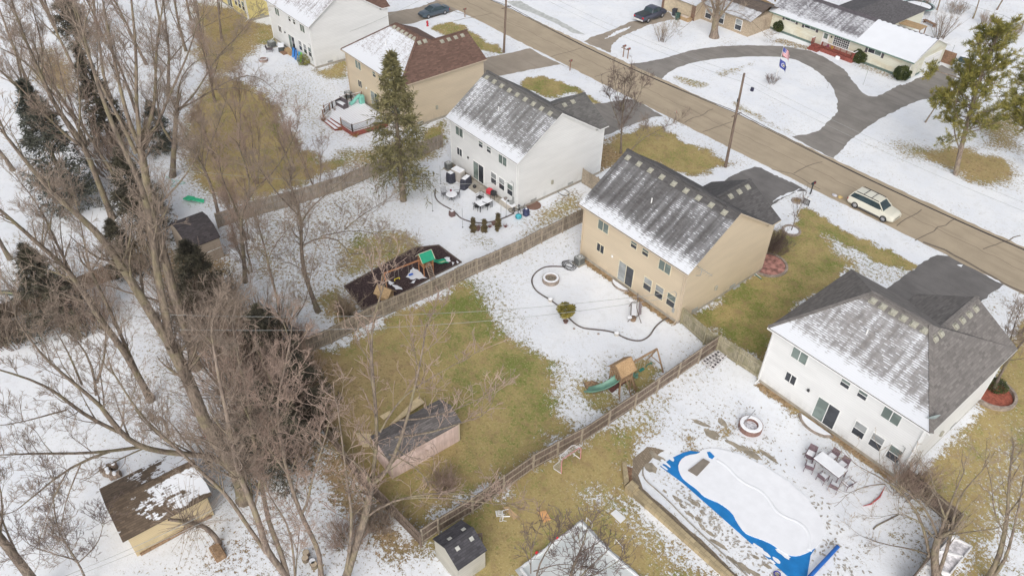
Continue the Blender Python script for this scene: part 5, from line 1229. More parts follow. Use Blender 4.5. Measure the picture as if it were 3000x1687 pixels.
def local_shingle(name, c, M, L, D, snow=0.0, mid=.4, w=.3, h=.14, var=.3):
    m, nt, b = nmat(name); co = objco(nt)
    ang = math.atan2(M[1][0], M[0][0])
    v = nd(nt, 'ShaderNodeMapping', vector_type='TEXTURE'); v.inputs['Location'].default_value = (M[0][3], M[1][3], 0); v.inputs['Rotation'].default_value = (0, 0, ang); lk(nt, co, v.inputs['Vector'])
    bt = nd(nt, 'ShaderNodeTexBrick'); lk(nt, v.outputs[0], bt.inputs['Vector']); bt.offset = .4
    for k, q in (('Scale', 1), ('Brick Width', w), ('Row Height', h), ('Mortar Size', .01)): bt.inputs[k].default_value = q
    bt.inputs['Color1'].default_value = (0, 0, 0, 1); bt.inputs['Color2'].default_value = (1, 1, 1, 1); bt.inputs['Mortar'].default_value = (.2, .2, .2, 1)
    s = nd(nt, 'ShaderNodeSeparateColor'); lk(nt, bt.outputs[0], s.inputs[0]); sx = nd(nt, 'ShaderNodeSeparateXYZ'); lk(nt, v.outputs[0], sx.inputs[0])
    col = mixc(nt, s.outputs[0], tuple(x * (1 - var) for x in c), tuple(x * (1 + var) for x in c))
    fr = math_(nt, 'FRACT', math_(nt, 'DIVIDE', sx.outputs[1], h)); col = mixc(nt, ramp(nt, fr, 0, .25, .5, 0), col, tuple(x * .4 for x in c))
    if snow:
        a = math_(nt, 'ADD', ramp(nt, sx.outputs[0], L * .15, L * .95, 0.0, 1.0, False), math_(nt, 'MULTIPLY', math_(nt, 'SUBTRACT', noise(nt, co, .8, 4, .7), .5), 3.0))
        yq = math_(nt, 'ABSOLUTE', math_(nt, 'SUBTRACT', sx.outputs[1], D / 2)); a = math_(nt, 'SUBTRACT', a, ramp(nt, yq, .1, .35, 1.2, 0)); a = math_(nt, 'SUBTRACT', a, ramp(nt, sx.outputs[1], 0, .35, .9, 0))
        a = math_(nt, 'ADD', a, math_(nt, 'MULTIPLY', math_(nt, 'SUBTRACT', s.outputs[0], .5), .5))
        col = mixc(nt, ramp(nt, a, mid, mid + .22, 0, snow), col, SNOW)
    lk(nt, col, b.inputs['Base Color']); b.inputs['Roughness'].default_value = .9; bump(nt, b, fr, .4, .02)
    return m
def mk_shed(label, A, B, C, he, hr, wallm, c, snow, **k):
    a = G(*A, he); bb = G(*B, he); M, L = frame_of(a, bb); D = abs((M.inverted() @ G(*C, he)).y)
    rm = local_shingle('shed_shingles', c, M, L, D, snow)
    return shed(label, A, B, C, he, hr, wallm, [rm, rm], **k)
TANW = siding('tan_siding', (.56, .45, .27), .16, .06); PINKW = wood('pink_panel', (.62, .47, .42), (.74, .59, .54), .6, .1); PUTTY = siding('putty_panel', (.44, .42, .36), .25, .08)
t, M, L, D = mk_shed('tan shed with snow-patched brown shingles standing alone at lower left', zK(925, 1190), zK(1600, 832), zK(745, 790), 2.35, 3.35, TANW, (.15, .11, .078), 1.0, ov=.3, trimm=None)
b = MB(); b.T = M; b.box(.5, .18, .0, L - .5, .27, .22); b.build('skirt_board', WLOG, t)
s2 = ZM(1040, 1130, 2.6417)
t, M, L, D = mk_shed('pale pink shed with dark shingle roof under bare branches', s2(265, 592), s2(825, 280), s2(105, 395), 2.1, 2.65, PINKW, (.15, .135, .13), 0, ov=.12, trimm=TANTRIM)
s3 = ZM(1240, 1480, 3.958)
t, M, L, D = mk_shed('small putty-coloured shed with black roof and four skylights', s3(403, 752), s3(740, 515), s3(105, 385), 2.0, 2.72, PUTTY, (.065, .062, .07), 0, ov=.08)
for x in (.3, .78):
    for s_ in (-1, 1):
        b = MB(); y = D / 2 + s_ * .42; b.T = M @ Matrix.Translation((L * x, y, 2.72 - .42 * .72 / (D / 2) + .03)) @ Matrix.Rotation(-s_ * math.atan(.72 / (D / 2)), 4, 'X'); b.box(-.13, -.13, 0, .13, .13, .03); b.build('skylight', mk('skylight_panel', (.5, .5, .46), .3), t)
b = MB(); b.T = M; b.bar((L + .02, D * .5, 1.0), (L + .5, D * .42, 1.0), .06, 1.9); b.build('door', mk('shed_door_brown', (.16, .12, .1)), t)
b = MB(); b.T = M; b.bar((L + .14, D * .47, 1.35), (L + .38, D * .43, 1.35), .09, .5); b.build('door_window', mk('greenish_pane', (.35, .4, .2), .3), t)
s4 = ZM(460, 590, 4.096)
t, M, L, D = mk_shed('tan shed with near-black rounded roof among the trees at left', s4(370, 575), s4(760, 425), s4(150, 290), 2.3, 3.4, siding('dull_tan_panel', (.37, .31, .25), .3), (.06, .052, .055), 0, ov=.1, gambrel=True)
b = MB(); b.T = M; b.bar((L * .45, -.02, 1.2), (L - .1, -.02, 1.25), .03, .05); b.build('white_strip', WHITE, t)
# ================================================================ RANCH HOUSE AND THE HOUSE WITH THE GARAGE
def shutters(t, x0, x1, z0, z1, Y, m):
    for a in (x0 - .45, x1 + .12): MB().box(a, Y - .05, z0 - .05, a + .33, Y - .004, z1 + .05).build('shutter', m, t)
def ranch():
    x0, x1, y0, y1 = -64.0, -41.35, 104.0, 113.0; ze, zr = 2.85, 4.75; yr = 108.5
    t = thing('ranch_house', 'long low cream ranch house with red front porch across the street', 'house', ((x0 + x1) / 2, 108.5, 0))
    wm = siding('cream_siding', (.68, .67, .56), .22, .05, warm=(.6, .52, .36)); SHU = mk('shutter_plum', (.10, .085, .1)); TRIMG = mk('green_trim', (.16, .25, .21))
    b = MB(); b.prism([(x0, y0), (x1, y0), (x1, y1), (x0, y1)], .35, ze - .08)
    for xa, xb in ((x0, x0 + .15), (x1 - .15, x1)):
        vs = [(xa, y0, ze - .1), (xa, y1, ze - .1), (xa, yr, zr - .15)] + [(xb, y0, ze - .1), (xb, y1, ze - .1), (xb, yr, zr - .15)]
        b.faces(vs, [(2, 1, 0), (3, 4, 5), (0, 1, 4, 3), (1, 2, 5, 4), (2, 0, 3, 5)])
    b.build('wall', wm, t); MB().box(x0 + .03, y0 + .03, 0, x1 - .03, y1 - .03, .35).build('foundation', mk('foundation_green', (.12, .17, .15)), t)
    xs = G(*zC(1180, 190), zr).x
    sk = shingles('ranch_shingles', (.10, .09, .10), 'Y', 1.0, y0 - .4, yr, mid=.34, streak=.6); sw = simple('roof_snow_blanket', (.72, .74, .78), .95, .02, .7, bmp=.4); pl = shingles('ranch_plain', (.10, .09, .095), 'Y')
    b = MB(); ey = y0 - .45; eyb = y1 + .45; e0 = ze - (zr - ze) / (yr - y0) * .45
    slab(b, [(x0 - .4, ey, e0), (xs, ey, e0), (xs, yr, zr), (x0 - .4, yr, zr)], m=0, em=2)
    slab(b, [(xs, ey, e0), (x1 + .4, ey, e0), (x1 + .4, yr, zr), (xs, yr, zr)], m=0, em=2)
    slab(b, [(x0 - .4, yr, zr), (x1 + .4, yr, zr), (x1 + .4, eyb, e0), (x0 - .4, eyb, e0)], m=1, em=2)
    roof = b.build('roof', [sk, pl, WHITE], t)
    b = MB(); k = (zr - ze) / (yr - y0); n = 40; vs = []
    for i in range(n + 1):
        x = xs + .05 + (x1 + .36 - xs - .05) * i / n
        for y, dz in ((ey + .02, .0), (ey + .25, .07), (yr - .45, .07), (yr - .12 + .08 * math.sin(i * 1.7), .0)): vs.append((x, y, zr - (yr - y) * k + dz + .01))
    fs = [(i * 4 + j, (i + 1) * 4 + j, (i + 1) * 4 + j + 1, i * 4 + j + 1) for i in range(n) for j in range(3)]
    b.faces(vs, fs); b.build('roof_snow', sw, roof)
    MB().box(x0 - .4, ey - .1, e0 - .14, x1 + .4, ey - .004, e0 - .02).build('gutter', TRIMG, t)
    F = WHITE
    for (pa, pb, sh) in ((zC(335, 140), zC(415, 225), 1), (zC(520, 210), zC(605, 300), 1), (zC(1120, 440), zC(1218, 540), 1)):
        a = GY(*pa, y0); c = GY(*pb, y0); window(t, a.x, c.x, max(c.z, 1.0) + .12, 2.42, y0, 'slide', (GL_DARK, GL_GREEN), F); shutters(t, a.x, c.x, max(c.z, 1.0), 2.4, y0, SHU)
    a = GY(*zC(800, 320), y0); c = GY(*zC(920, 445), y0); o = window(t, a.x, c.x, .95, 2.42, y0, 'slide', (GL_DARK, GL_DARK), F)
    g = MB(); 
    for i in range(1, 8): x = a.x + (c.x - a.x) * i / 8; g.box(x - .02, y0 - .06, .95, x + .02, y0 - .034, 2.42)
    for i in range(1, 5): z = .95 + 1.47 * i / 5; g.box(a.x, y0 - .062, z - .02, c.x, y0 - .033, z + .02)
    g.build('muntins', WHITE, o)
    dx = GY(*zC(715, 320), y0).x; d = MB().box(dx - .5, y0 - .06, .45, dx + .5, y0 - .004, 2.5).build('front_door', WHITE, t); MB().box(dx - .3, y0 - .08, 1.5, dx + .3, y0 - .062, 2.2).build('door_window', GL_GREEN, d)
    MB().bevbox(dx + .8, y0 - .15, 1.9, dx + .98, y0 - .004, 2.15).build('wall_lamp', BLACKM, t)
    # gable end: garage door and side door
    gd = MB().box(x1 + .004, 107.2, .1, x1 + .06, 112.0, 2.25).build('garage_door', WHITE, t)
    for z in (.62, 1.14, 1.68): MB().box(x1 + .061, 107.25, z, x1 + .068, 111.95, z + .03).build('panel_joint', mk('joint_grey', (.5, .5, .48)), gd)
    MB().box(x1 + .004, 104.9, .1, x1 + .06, 105.9, 2.1).build('side_door', mk('door_ivory', (.7, .68, .6)), t)
    MB().tube([(x1 - .1, y0 - .1, 2.7), (x1 - .1, y0 - .06, .3), (x1 - .1, y0 - .9, .1)], .05, 6).build('downspout', WHITE, t)
    # rear wing with its own hip roof
    zz = 2.9; q = [G(*zC(960, 65), zz), G(*zC(1365, 210), zz), G(*zC(1505, 160), zz), G(*zC(1335, 12), zz)]
    wx0, wx1 = q[1].x - 8.6, q[2].x; wy1 = 123.5
    MB().box(wx0, 113.01, 0, wx1 - .3, wy1 - .4, 2.75).build('rear_wing_wall', wm, t)
    b = MB(); cx = (wx0 + wx1) / 2; hz = 4.35; slab(b, [(wx1, 111.2, zz), (wx1, wy1, zz), (cx, wy1 - 4.2, hz), (cx, 109.5, hz)], m=0); slab(b, [(wx0 - .3, wy1, zz), (wx0 - .3, 111.2, zz), (cx, 109.5, hz), (cx, wy1 - 4.2, hz)], m=0); slab(b, [(wx1, wy1, zz), (wx0 - .3, wy1, zz), (cx, wy1 - 4.2, hz)], m=0)
    r2 = b.build('rear_wing_roof', [shingles('wing_shingles', (.105, .1, .105), 'X')], t)
    for p in (zC(1210, 82), zC(1278, 58)):
        v = G(*p, 3.8); MB().tube([v - Vector((0, 0, .3)), v + Vector((0, 0, .25))], .12, 8).build('roof_vent', BLACKM, r2)
    # porch
    pa = G(*zC(650, 480)); pb = G(*zC(920, 597)); px0 = G(*zC(560, 440)).x; px1 = pb.x + .3; py = (pa.y + pb.y) / 2
    p = thing('front_porch', 'red painted porch with white capped railing', 'porch', ((px0 + px1) / 2, py + 1, 0)); p.parent = t; p.location = Vector(((px0 + px1) / 2, py + 1, 0)) - t.location
    for k_ in ('category',): del p[k_]
    del p['label']
    xA = px0 + 1.9
    MB().box(xA, py, 0, px1, y0 - .02, .55).build('porch_floor', WRED, p)
    for i in range(3): MB().box(px0 + .2, py + .1 + .0 * i, 0, xA - .003 - i * .5, y0 - .3, .5 - i * .16 - .01 * i).build('step', WRED, p) if i == 0 else MB().box(px0 + .2 - .0, py - .35 * i, 0, xA - .1, py + .1 - .35 * (i - 1) - .003, .5 - i * .16).build('step', WRED, p)
    rb = MB(); wb = MB()
    def run(a, c):
        a = Vector(a); c = Vector(c); d = c - a; n = int(d.length / .16)
        rb.bar(a + Vector((0, 0, .15)), c + Vector((0, 0, .15)), .05, .09); wb.bar(a + Vector((0, 0, .97)), c + Vector((0, 0, .97)), .14, .045)
        for i in range(n + 1):
            q_ = a + d * (i / n); rb.bar(q_ + Vector((0, 0, .1)), q_ + Vector((0, 0, .94)), .05 if i % 6 else .11)
    run((xA, py + .05, .55), (px1 - .05, py + .05, .55)); run((px1 - .05, py + .06, .55), (px1 - .05, y0 - .1, .55)); run((px0 + .2, py + .1, .5), (px0 + .2, y0 - .4, .5)); run((xA, py + .1, .55), (xA, y0 - 1.4, .55))
    rb.build('railing', WRED, p); wb.build('railing_cap', WHITE, p)
ranch()
def tan_house():
    # tan house with brown trim seen behind the pickup; garage wall faces the street
    a = G(*zB(1740, 85)); c = G(*zB(2040, 200)); c2 = G(*zB(2560, 60)); L = abs(c.x - a.x)
    t = thing('garage_house', 'tan house with brown trim behind the pickup and trash bins', 'house', (a.x + 3, a.y + 4, 0)); wm = simple('tan_stucco', (.5, .41, .30), .8, .08, 1)
    x0 = a.x - .2; y0 = (a.y + c.y) / 2; x1 = c.x; 
    MB().box(x0, y0, 0, x1, y0 + 8, 2.6).build('wall', wm, t); MB().box(x1 + .003, y0 + 1.6, 0, x1 + 9, y0 + 9, 2.55).build('side_wing_wall', simple('tan_brick', (.42, .34, .25), .85, .2, 6), t)
    TR = mk('brown_trim', (.20, .12, .085)); b = MB(); b.box(x0 - .05, y0 - .06, 0, x0 + .35, y0 - .004, 2.6); b.box(x1 - .7, y0 - .06, 0, x1 + .02, y0 - .004, 2.6); b.box(x0 + .35, y0 - .06, 2.25, x1 - .7, y0 - .004, 2.6); b.build('corner_trim', TR, t)
    MB().box(x0 + .5, y0 - .03, .05, x1 - .85, y0 - .006, 2.2).build('garage_door', mk('garage_tan', (.56, .47, .34)), t)
    b = MB(); cy = y0 + 4; rm = shingles('brown_shingles', (.12, .095, .08), 'Y', .8, y0, cy, mid=.6); slab(b, [(x0 - .4, y0 - .5, 2.6), (x1 + .3, y0 - .5, 2.6), (x1 + .3, cy, 4.2), (x0 - .4, cy, 4.2)]); slab(b, [(x0 - .4, cy, 4.2), (x1 + .3, cy, 4.2), (x1 + .3, y0 + 8.4, 2.6), (x0 - .4, y0 + 8.4, 2.6)])
    slab(b, [(x1 + .31, y0 + 1.2, 2.56), (x1 + 9.3, y0 + 1.2, 2.56), (x1 + 9.3, y0 + 5.3, 3.9), (x1 + .31, y0 + 5.3, 3.9)]); slab(b, [(x1 + .31, y0 + 5.3, 3.9), (x1 + 9.3, y0 + 5.3, 3.9), (x1 + 9.3, y0 + 9.5, 2.56), (x1 + .31, y0 + 9.5, 2.56)])
    b.build('roof', rm, t)
    for q in (.8, 3.2, 6.5): window(t, x1 + q, x1 + q + 1.1, .5, 2.0, y0 + 1.6, 'hung', (GL_BLIND, GL_DARK))
tan_house()
# ================================================================ DECK AND YARD FURNITURE
def at(p, z=0.0): return G(p[0], p[1], z)
s6 = ZM(920, 230, 4.55)
def deck():
    z = .7; P = [at(s6(*q), z) for q in ((250, 405), (440, 300), (650, 318), (985, 575), (515, 712), (215, 520))]
    t = thing('wooden_deck', 'low red-brown deck covered with snow behind the red-roofed house', 'deck', tuple(P[4].xy) + (0,))
    m, nt, bs = nmat('deck_snowy_boards'); co = objco(nt); sx = nd(nt, 'ShaderNodeSeparateXYZ'); lk(nt, co, sx.inputs[0]); fr = math_(nt, 'FRACT', math_(nt, 'DIVIDE', sx.outputs[1], .3)); ga = ramp(nt, math_(nt, 'ADD', math_(nt, 'ABSOLUTE', math_(nt, 'SUBTRACT', fr, .5)), math_(nt, 'MULTIPLY', math_(nt, 'SUBTRACT', noise(nt, co, 2, 3), .5), .12)), .0, .09, 1, 0)
    lk(nt, mixc(nt, ga, SNOW, (.28, .2, .2)), bs.inputs['Base Color']); bs.inputs['Roughness'].default_value = .95
    MB().prism([p.xy for p in P], .05, z - .03).build('deck_frame', WRED, t); MB().prism([p.xy for p in P], z - .029, z + .02).build('deck_boards', m, t)
    def rail(a, b_, bal=BLACKM, w=.09):
        a = a.copy(); b_ = b_.copy(); a.z = b_.z = z; r = MB(); r.bar(a + Vector((0, 0, .92)), b_ + Vector((0, 0, .92)), w, .05); r.bar(a + Vector((0, 0, .12)), b_ + Vector((0, 0, .12)), .05)
        for q in (a, b_): r.bar(q, q + Vector((0, 0, 1.0)), .11)
        o = r.build('railing', WBRN, t); s = MB(); n = int((b_ - a).length / .14)
        for i in range(1, n): q = a.lerp(b_, i / n); s.bar(q + Vector((0, 0, .12)), q + Vector((0, 0, .9)), .022)
        s.build('balusters', bal, o); c = MB(); c.bar(a + Vector((0, 0, .955)), b_ + Vector((0, 0, .955)), w * .8, .02); c.build('snow_cap', SNOWM, o)
    sA = at(s6(365, 622), z); rail(P[3], P[4]); rail(P[4], sA); rail(P[0], P[1]); rail(P[1], at(s6(500, 310), z)); rail(at(s6(500, 310), z), at(s6(640, 275), z)); rail(P[0], at(s6(140, 455), z)); rail(at(s6(215, 430), z), at(s6(125, 520), z))
    for i, zz in enumerate((.47, .24)):
        a = P[5].lerp(at(s6(140, 590), 0), (i + 1) / 2); c = sA.lerp(at(s6(280, 700), 0), (i + 1) / 2); a0 = P[5].lerp(at(s6(140, 590), 0), i / 2); c0 = sA.lerp(at(s6(280, 700), 0), i / 2)
        MB().prism([a.xy, c.xy, c0.xy, a0.xy], 0, zz).build('step', WRED, t); MB().sheet([a.xy, c.xy, c0.xy, a0.xy], zz + .02).build('step_snow', SNOWM, t)
    return t
deck()
def ac_unit(label, p, s=.8, rz=0, mat=None):
    t = thing('air_conditioner', label, 'air conditioner', tuple(at(p)), rz, 'air conditioners against the house walls'); w = s / 2
    b = MB(); b.bevbox(-w, -w, .08, w, w, .82, .06)
    b.build('casing', mat or mk('ac_grey', (.2, .21, .2), .5), t, world=False)
    b = MB()
    for i in range(9): b.box(-w - .006, -w + .05, .14 + i * .07, w + .006, w - .05, .165 + i * .07); b.box(-w + .05, -w - .006, .14 + i * .07, w - .05, w + .006, .165 + i * .07)
    b.build('louvres', BLACKM, t, world=False); MB().box(-w - .1, -w - .1, 0, w + .1, w + .1, .07).build('pad', CONC, t, world=False)
    f = MB(); f.lathe([(w * .82, .82), (w * .82, .85), (w * .75, .85), (w * .75, .82)], 16, closed=True); f.lathe([(.12, .825), (.12, .87)], 12)
    for i in range(8): a = i * math.pi / 4; f.bar((math.cos(a) * .1, math.sin(a) * .1, .845), (math.cos(a) * w * .78, math.sin(a) * w * .78, .845), .012)
    f.build('fan_guard', mk('snowy_grey', (.55, .56, .57)), t, world=False); return t
ac_unit('grey air conditioner beside the beige house corner next to the coiled hose', zI(632, 70), .78); ac_unit('dark air conditioner by the left corner of the middle white house', zD(368, 465), .7); ac_unit('air conditioner behind the red deck railing', s6(462, 255), .8); ac_unit('air conditioner near the top white house beside the dark lounge chair', ZM(740, 80, 5.85)(337, 335), .95)
def chair(name, label, loc, rz, fm, sm, snow=True, w=.55, h=.95, sh=.44, arms=True, group=None, lattice=False):
    t = thing(name, label, 'chair', loc, rz, group); b = MB()
    s = MB().bevbox(-w / 2, -w / 2, sh - .04, w / 2, w / 2, sh, .02); s.build('seat', sm, t, world=False)
    if snow: MB().bevbox(-w / 2 + .03, -w / 2 + .02, sh + .001, w / 2 - .03, w / 2 - .05, sh + .05, .03).build('snow_layer', SNOWM, t, world=False)
    k = MB()
    if lattice:
        for i in range(5):
            k.bar((-w / 2 + w * i / 4, w / 2 - .02, sh + .05), (-w / 2 + w * i / 4, w / 2 + .1, h), .018)
        for i in range(4): z = sh + .1 + i * (h - sh - .12) / 3; k.bar((-w / 2, w / 2 + .0 + i * .03, z), (w / 2, w / 2 + i * .03, z), .018)
    else: k.faces([(-w / 2, w / 2 - .02, sh), (w / 2, w / 2 - .02, sh), (w / 2, w / 2 + .12, h), (-w / 2, w / 2 + .12, h), (-w / 2, w / 2 + .02, sh), (w / 2, w / 2 + .02, sh), (w / 2, w / 2 + .15, h - .01), (-w / 2, w / 2 + .15, h - .01)], [(0, 1, 2, 3), (7, 6, 5, 4), (0, 4, 5, 1), (3, 2, 6, 7), (0, 3, 7, 4), (1, 5, 6, 2)])
    k.build('backrest', sm, t, world=False)
    for sx in (-1, 1):
        for sy in (-1, 1): MB().bar((sx * w / 2, sy * (w / 2), 0), (sx * w / 2, sy * (w / 2 - .02), sh), .035).build('leg', fm, t, world=False)
        if arms: MB().tube([(sx * w / 2, -w / 2, sh), (sx * w / 2, -w / 2, sh + .2), (sx * w / 2, w / 2 + .05, sh + .22)], .02, 5).build('armrest', fm, t, world=False)
    return t
def box_table(name, label, A, B, C, z, topm, legm, snow=True, legr=.03):
    A, B, C = at(A, z), at(B, z), at(C, z); M, L = frame_of(A, B); D = (M.inverted() @ C).y; y0, y1 = min(0, D), max(0, D); t = thing(name, label, 'table', tuple((M @ Vector((L / 2, D / 2, 0)))))
    b = MB(); b.T = M; b.box(0, y0, z - .04, L, y1, z); b.build('table_top', topm, t)
    for x in (.06, L - .06):
        for y in (y0 + .06, y1 - .06): q = MB(); q.T = M; q.bar((x, y, 0), (x, y, z - .04), legr * 2); q.build('leg', legm, t)
    if snow: q = MB(); q.T = M; q.bevbox(.03, y0 + .03, z + .001, L - .03, y1 - .03, z + .06, .03); q.build('snow_layer', SNOWM, t)
    return t, M, L, y0, y1
# yard of the middle white house
s7 = ZM(1290, 470, 3.9)
_, M, L, y0, y1 = box_table('patio_table', 'rectangular snow-topped metal table on the white house patio', s7(455, 530), s7(600, 465), s7(388, 480), .74, BLACKM, BLACKM)
chair('patio_chair', 'lattice-backed metal chair at the far side of the rectangular table', tuple(at(s7(452, 455))), .25 + math.pi * 0, BLACKM, BLACKM, False, lattice=True)
chair('patio_chair', 'left one of the two metal chairs pushed under the rectangular table', tuple(at(s7(420, 560))), math.pi + .3, BLACKM, BLACKM, False, lattice=True)
chair('patio_chair', 'right one of the two metal chairs pushed under the rectangular table', tuple(at(s7(530, 545))), math.pi + .3, BLACKM, BLACKM, False, lattice=True)
c = at(s7(130, 455)); t = thing('round_table', 'round snow-topped metal table with small red pot', 'table', tuple(c))
MB().lathe([(.62, .70), (.64, .72), (.62, .74)], 24, tuple(c.xy)).build('table_top', BLACKM, t); MB().lathe([(.6, .741), (.55, .79), (.1, .80)], 24, tuple(c.xy)).build('snow_layer', SNOWM, t); MB().tube([(c.x, c.y, 0), (c.x, c.y, .7)], .035, 8).build('pedestal', BLACKM, t)
for a in range(3): MB().tube([(c.x + .35 * math.cos(a * 2.1), c.y + .35 * math.sin(a * 2.1), 0), (c.x, c.y, .3)], .02, 5).build('leg', BLACKM, t)
q = c + Vector((-.45, .25, 0)); tag(MB().lathe([(.08, .8), (.1, .95), (.12, .95), (.1, .83)], 12, tuple(q.xy)).build('flower_pot', mk('dark_red', (.2, .05, .07))), 'small dark red pot on the round patio table', 'flower pot')
WIRE = mk('wrought_grey', (.16, .16, .17), .5)
chair('patio_chair', 'wire chair left of the round patio table', tuple(at(s7(50, 420))), 1.35, WIRE, WIRE, False, lattice=True, h=1.05); chair('patio_chair', 'wire chair right of the round patio table', tuple(at(s7(190, 415))), -.6, WIRE, WIRE, False, lattice=True, h=1.05)
def covered(name, label, p, w, d, h, mat, rz=0, cat='grill', taper=.88, snow=.7):
    t = thing(name, label, cat, tuple(at(p)), rz); b = MB(); n = 7; vs = []; R = random.Random(int(p[0]))
    for i, (z, k) in enumerate(((0, 1), (.25, .97), (.6, .95), (.92, taper), (1.0, taper * .8))):
        for j in range(16):
            a = j * math.pi / 8; cx_ = math.copysign(abs(math.cos(a)) ** .45, math.cos(a)) * w / 2 * k; cy_ = math.copysign(abs(math.sin(a)) ** .45, math.sin(a)) * d / 2 * k
            q = 1 + R.uniform(-.04, .04) * (1 - z); vs.append((cx_ * q, cy_ * q, z * h + .02))
    fs = [(i * 16 + j, i * 16 + (j + 1) % 16, (i + 1) * 16 + (j + 1) % 16, (i + 1) * 16 + j) for i in range(4) for j in range(16)] + [tuple(range(64, 80))]
    b.faces(vs, fs); b.build('cover', mat, t, world=False)
    if snow: MB().bevbox(-w / 2 * taper * snow, -d / 2 * taper * snow, h + .021, w / 2 * taper * snow, d / 2 * taper * snow, h + .08, .04).build('snow_layer', SNOWM, t, world=False)
    return t
NAVY = simple('cover_navy', (.045, .047, .065), .8, .4, 6); covered('covered_grill', 'dark covered grill at the left of the patio furniture', s7(120, 245), .95, .8, 1.15, NAVY, .1); covered('covered_grill', 'long dark covered grill in front of the sliding door', s7(293, 300), .8, 1.6, 1.15, NAVY, .35)
covered('covered_cabinet', 'light grey covered cabinet between the two dark covered grills', s7(205, 215), 1.5, 1.0, 1.2, simple('cover_grey', (.45, .42, .39), .8, .1, 3), .2, 'cabinet', .95, .9)
t = thing('smoker', 'black and red charcoal smoker on thin legs by the patio wall', 'grill', tuple(at(s7(608, 440))), .3); MB().bevbox(-.3, -.25, .55, .3, .25, 1.0, .1).build('drum', BLACKM, t, world=False)
for x in (-.26, .26):
    for y in (-.2, .2): MB().bar((x, y, 0), (x, y, .55), .03).build('leg', BLACKM, t, world=False)
MB().bevbox(-.85, -.2, .5, -.31, .35, .98, .05).build('red_box', mk('red_plastic', (.62, .05, .07), .4), t, world=False)
t = thing('raised_planter', 'light stone planter box with snow and small pots at the patio corner', 'planter', tuple(at(s7(815, 575)))); A, B, C = at(s7(745, 490), .6), at(s7(820, 540), .6), at(s7(875, 515), .6)
# box aligned with the house
bx, by = at(s7(812, 598)).x, at(s7(812, 598)).y; MB().bevbox(bx - 2.0, by - .0, 0, bx + .1, by + .85, .6, .03).build('box', simple('planter_stone', (.46, .42, .36), .9, .15, 2), t); MB().bevbox(bx - 1.9, by + .08, .601, bx, by + .77, .65, .02).build('snow_layer', SNOWM, t)
for k, (dx, r_) in enumerate(((-1.5, .2), (-1.05, .12), (-.5, .28))): tag(MB().lathe([(r_ * .7, .65), (r_, .65 + r_), (r_ * 1.05, .65 + r_), (r_ * .9, .66 + r_ * .8)], 12, (bx + dx, by + .42)).build('pot', [mk('pot_grey', (.25, .22, .2)), BLACKM, GREYM][k]), ['largest pot with a rim on the stone planter', 'narrow black pot on the stone planter', 'wide grey dish on the stone planter'][k] if k else 'grey pot at the left end of the stone planter', 'pot')
tag(covered('fire_barrel', 'brown metal fire drum on the patio edging', s7(135, 630), .6, .6, .55, simple('rusty_brown', (.14, .09, .085), .7, .3, 5), 0, 'fire drum', .9, .6))
def edging(label, pix, mat, w=.14, h=.12, cat='edging', name='patio_edging'):
    pts = smoothp(gp(pix), 2, False); b = MB(); b.tube([(p[0], p[1], h * .3) for p in pts], w / 2, 6); o = b.build(name, mat); tag(o, label, cat); return o
EDG = simple('edging_dark', (.12, .10, .09), .8, .2, 3)
edging('curved dark edging round the snowy patio with metal tables', [zD(245, 660), zD(235, 700), zD(250, 760), zD(310, 810), zD(390, 850), zD(440, 890), zD(480, 935), zD(560, 965), zD(640, 980), zD(730, 978), zD(820, 955), zD(900, 930), zD(985, 890)], EDG)
edging('curved black edging round the patio with the fire pit and swing', [zI(500, 105), zI(400, 100), zI(320, 103), zI(260, 130), zI(210, 170), zI(185, 220), zI(190, 270), zI(225, 330), zI(290, 375), zI(360, 415), zI(420, 460), zI(470, 500), zI(530, 580), zI(590, 640), zI(660, 680), zI(740, 692), zI(840, 700), zI(930, 715), zI(990, 735), zI(1050, 770), zI(1120, 795), zI(1200, 805), zI(1260, 785), zI(1310, 740), zI(1330, 700), zI(1370, 650), zI(1420, 610), zI(1475, 585)], EDG)
for i, (p, q) in enumerate(((s7(5, 270), 2.3), (s7(255, 765), 2.3), (s7(692, 690), 2.0), (s7(752, 640), 1.9), (zD(218, 865), 2.4))):
    v = at(p); t = thing('light_pole', ['thin light pole at the left edge of the metal-table patio', 'thin light pole between the fire drum and the dwarf conifers', 'thin light pole beside the tallest dwarf conifer', 'thinnest light pole near the stone planter', 'thin light pole in the snow furthest left of the patio'][i], 'light pole', tuple(v)); MB().tube([v, v + Vector((0, 0, q))], .022, 6).build('pole', mk('pole_grey', (.25, .25, .26)), t); MB().lathe([(.08, 0), (.08, .02)], 10, tuple(v.xy)).build('base', BLACKM, t)
# bicycles leaning in a heap at the corner
def bicycle(label, p, rz, m):
    t = thing('bicycle', label, 'bicycle', tuple(at(p)), rz); tilt = Matrix.Rotation(.25, 4, 'X')
    for x in (-.5, .5):
        b = MB(); b.T = tilt; b.tube([(x + .32 * math.cos(a * math.pi / 9), 0, .34 + .32 * math.sin(a * math.pi / 9)) for a in range(19)], .03, 5, cap=False); b.build('wheel', BLACKM, t, world=False)
    b = MB(); b.T = tilt
    for a, c in (((-.5, 0, .34), (-.1, 0, .34)), ((-.1, 0, .34), (-.2, 0, .8)), ((-.2, 0, .75), (.38, 0, .78)), ((-.1, 0, .34), (.38, 0, .75)), ((-.5, 0, .34), (-.2, 0, .75)), ((.5, 0, .34), (.36, 0, .9))): b.bar(a, c, .035)
    b.build('frame', m, t, world=False); b = MB(); b.T = tilt; b.bar((.36, -.28, .95), (.36, .28, .95), .03); b.build('handlebar', BLACKM, t, world=False); b = MB(); b.T = tilt; b.bevbox(-.32, -.07, .8, -.08, .07, .87, .03); b.build('saddle', BLACKM, t, world=False)
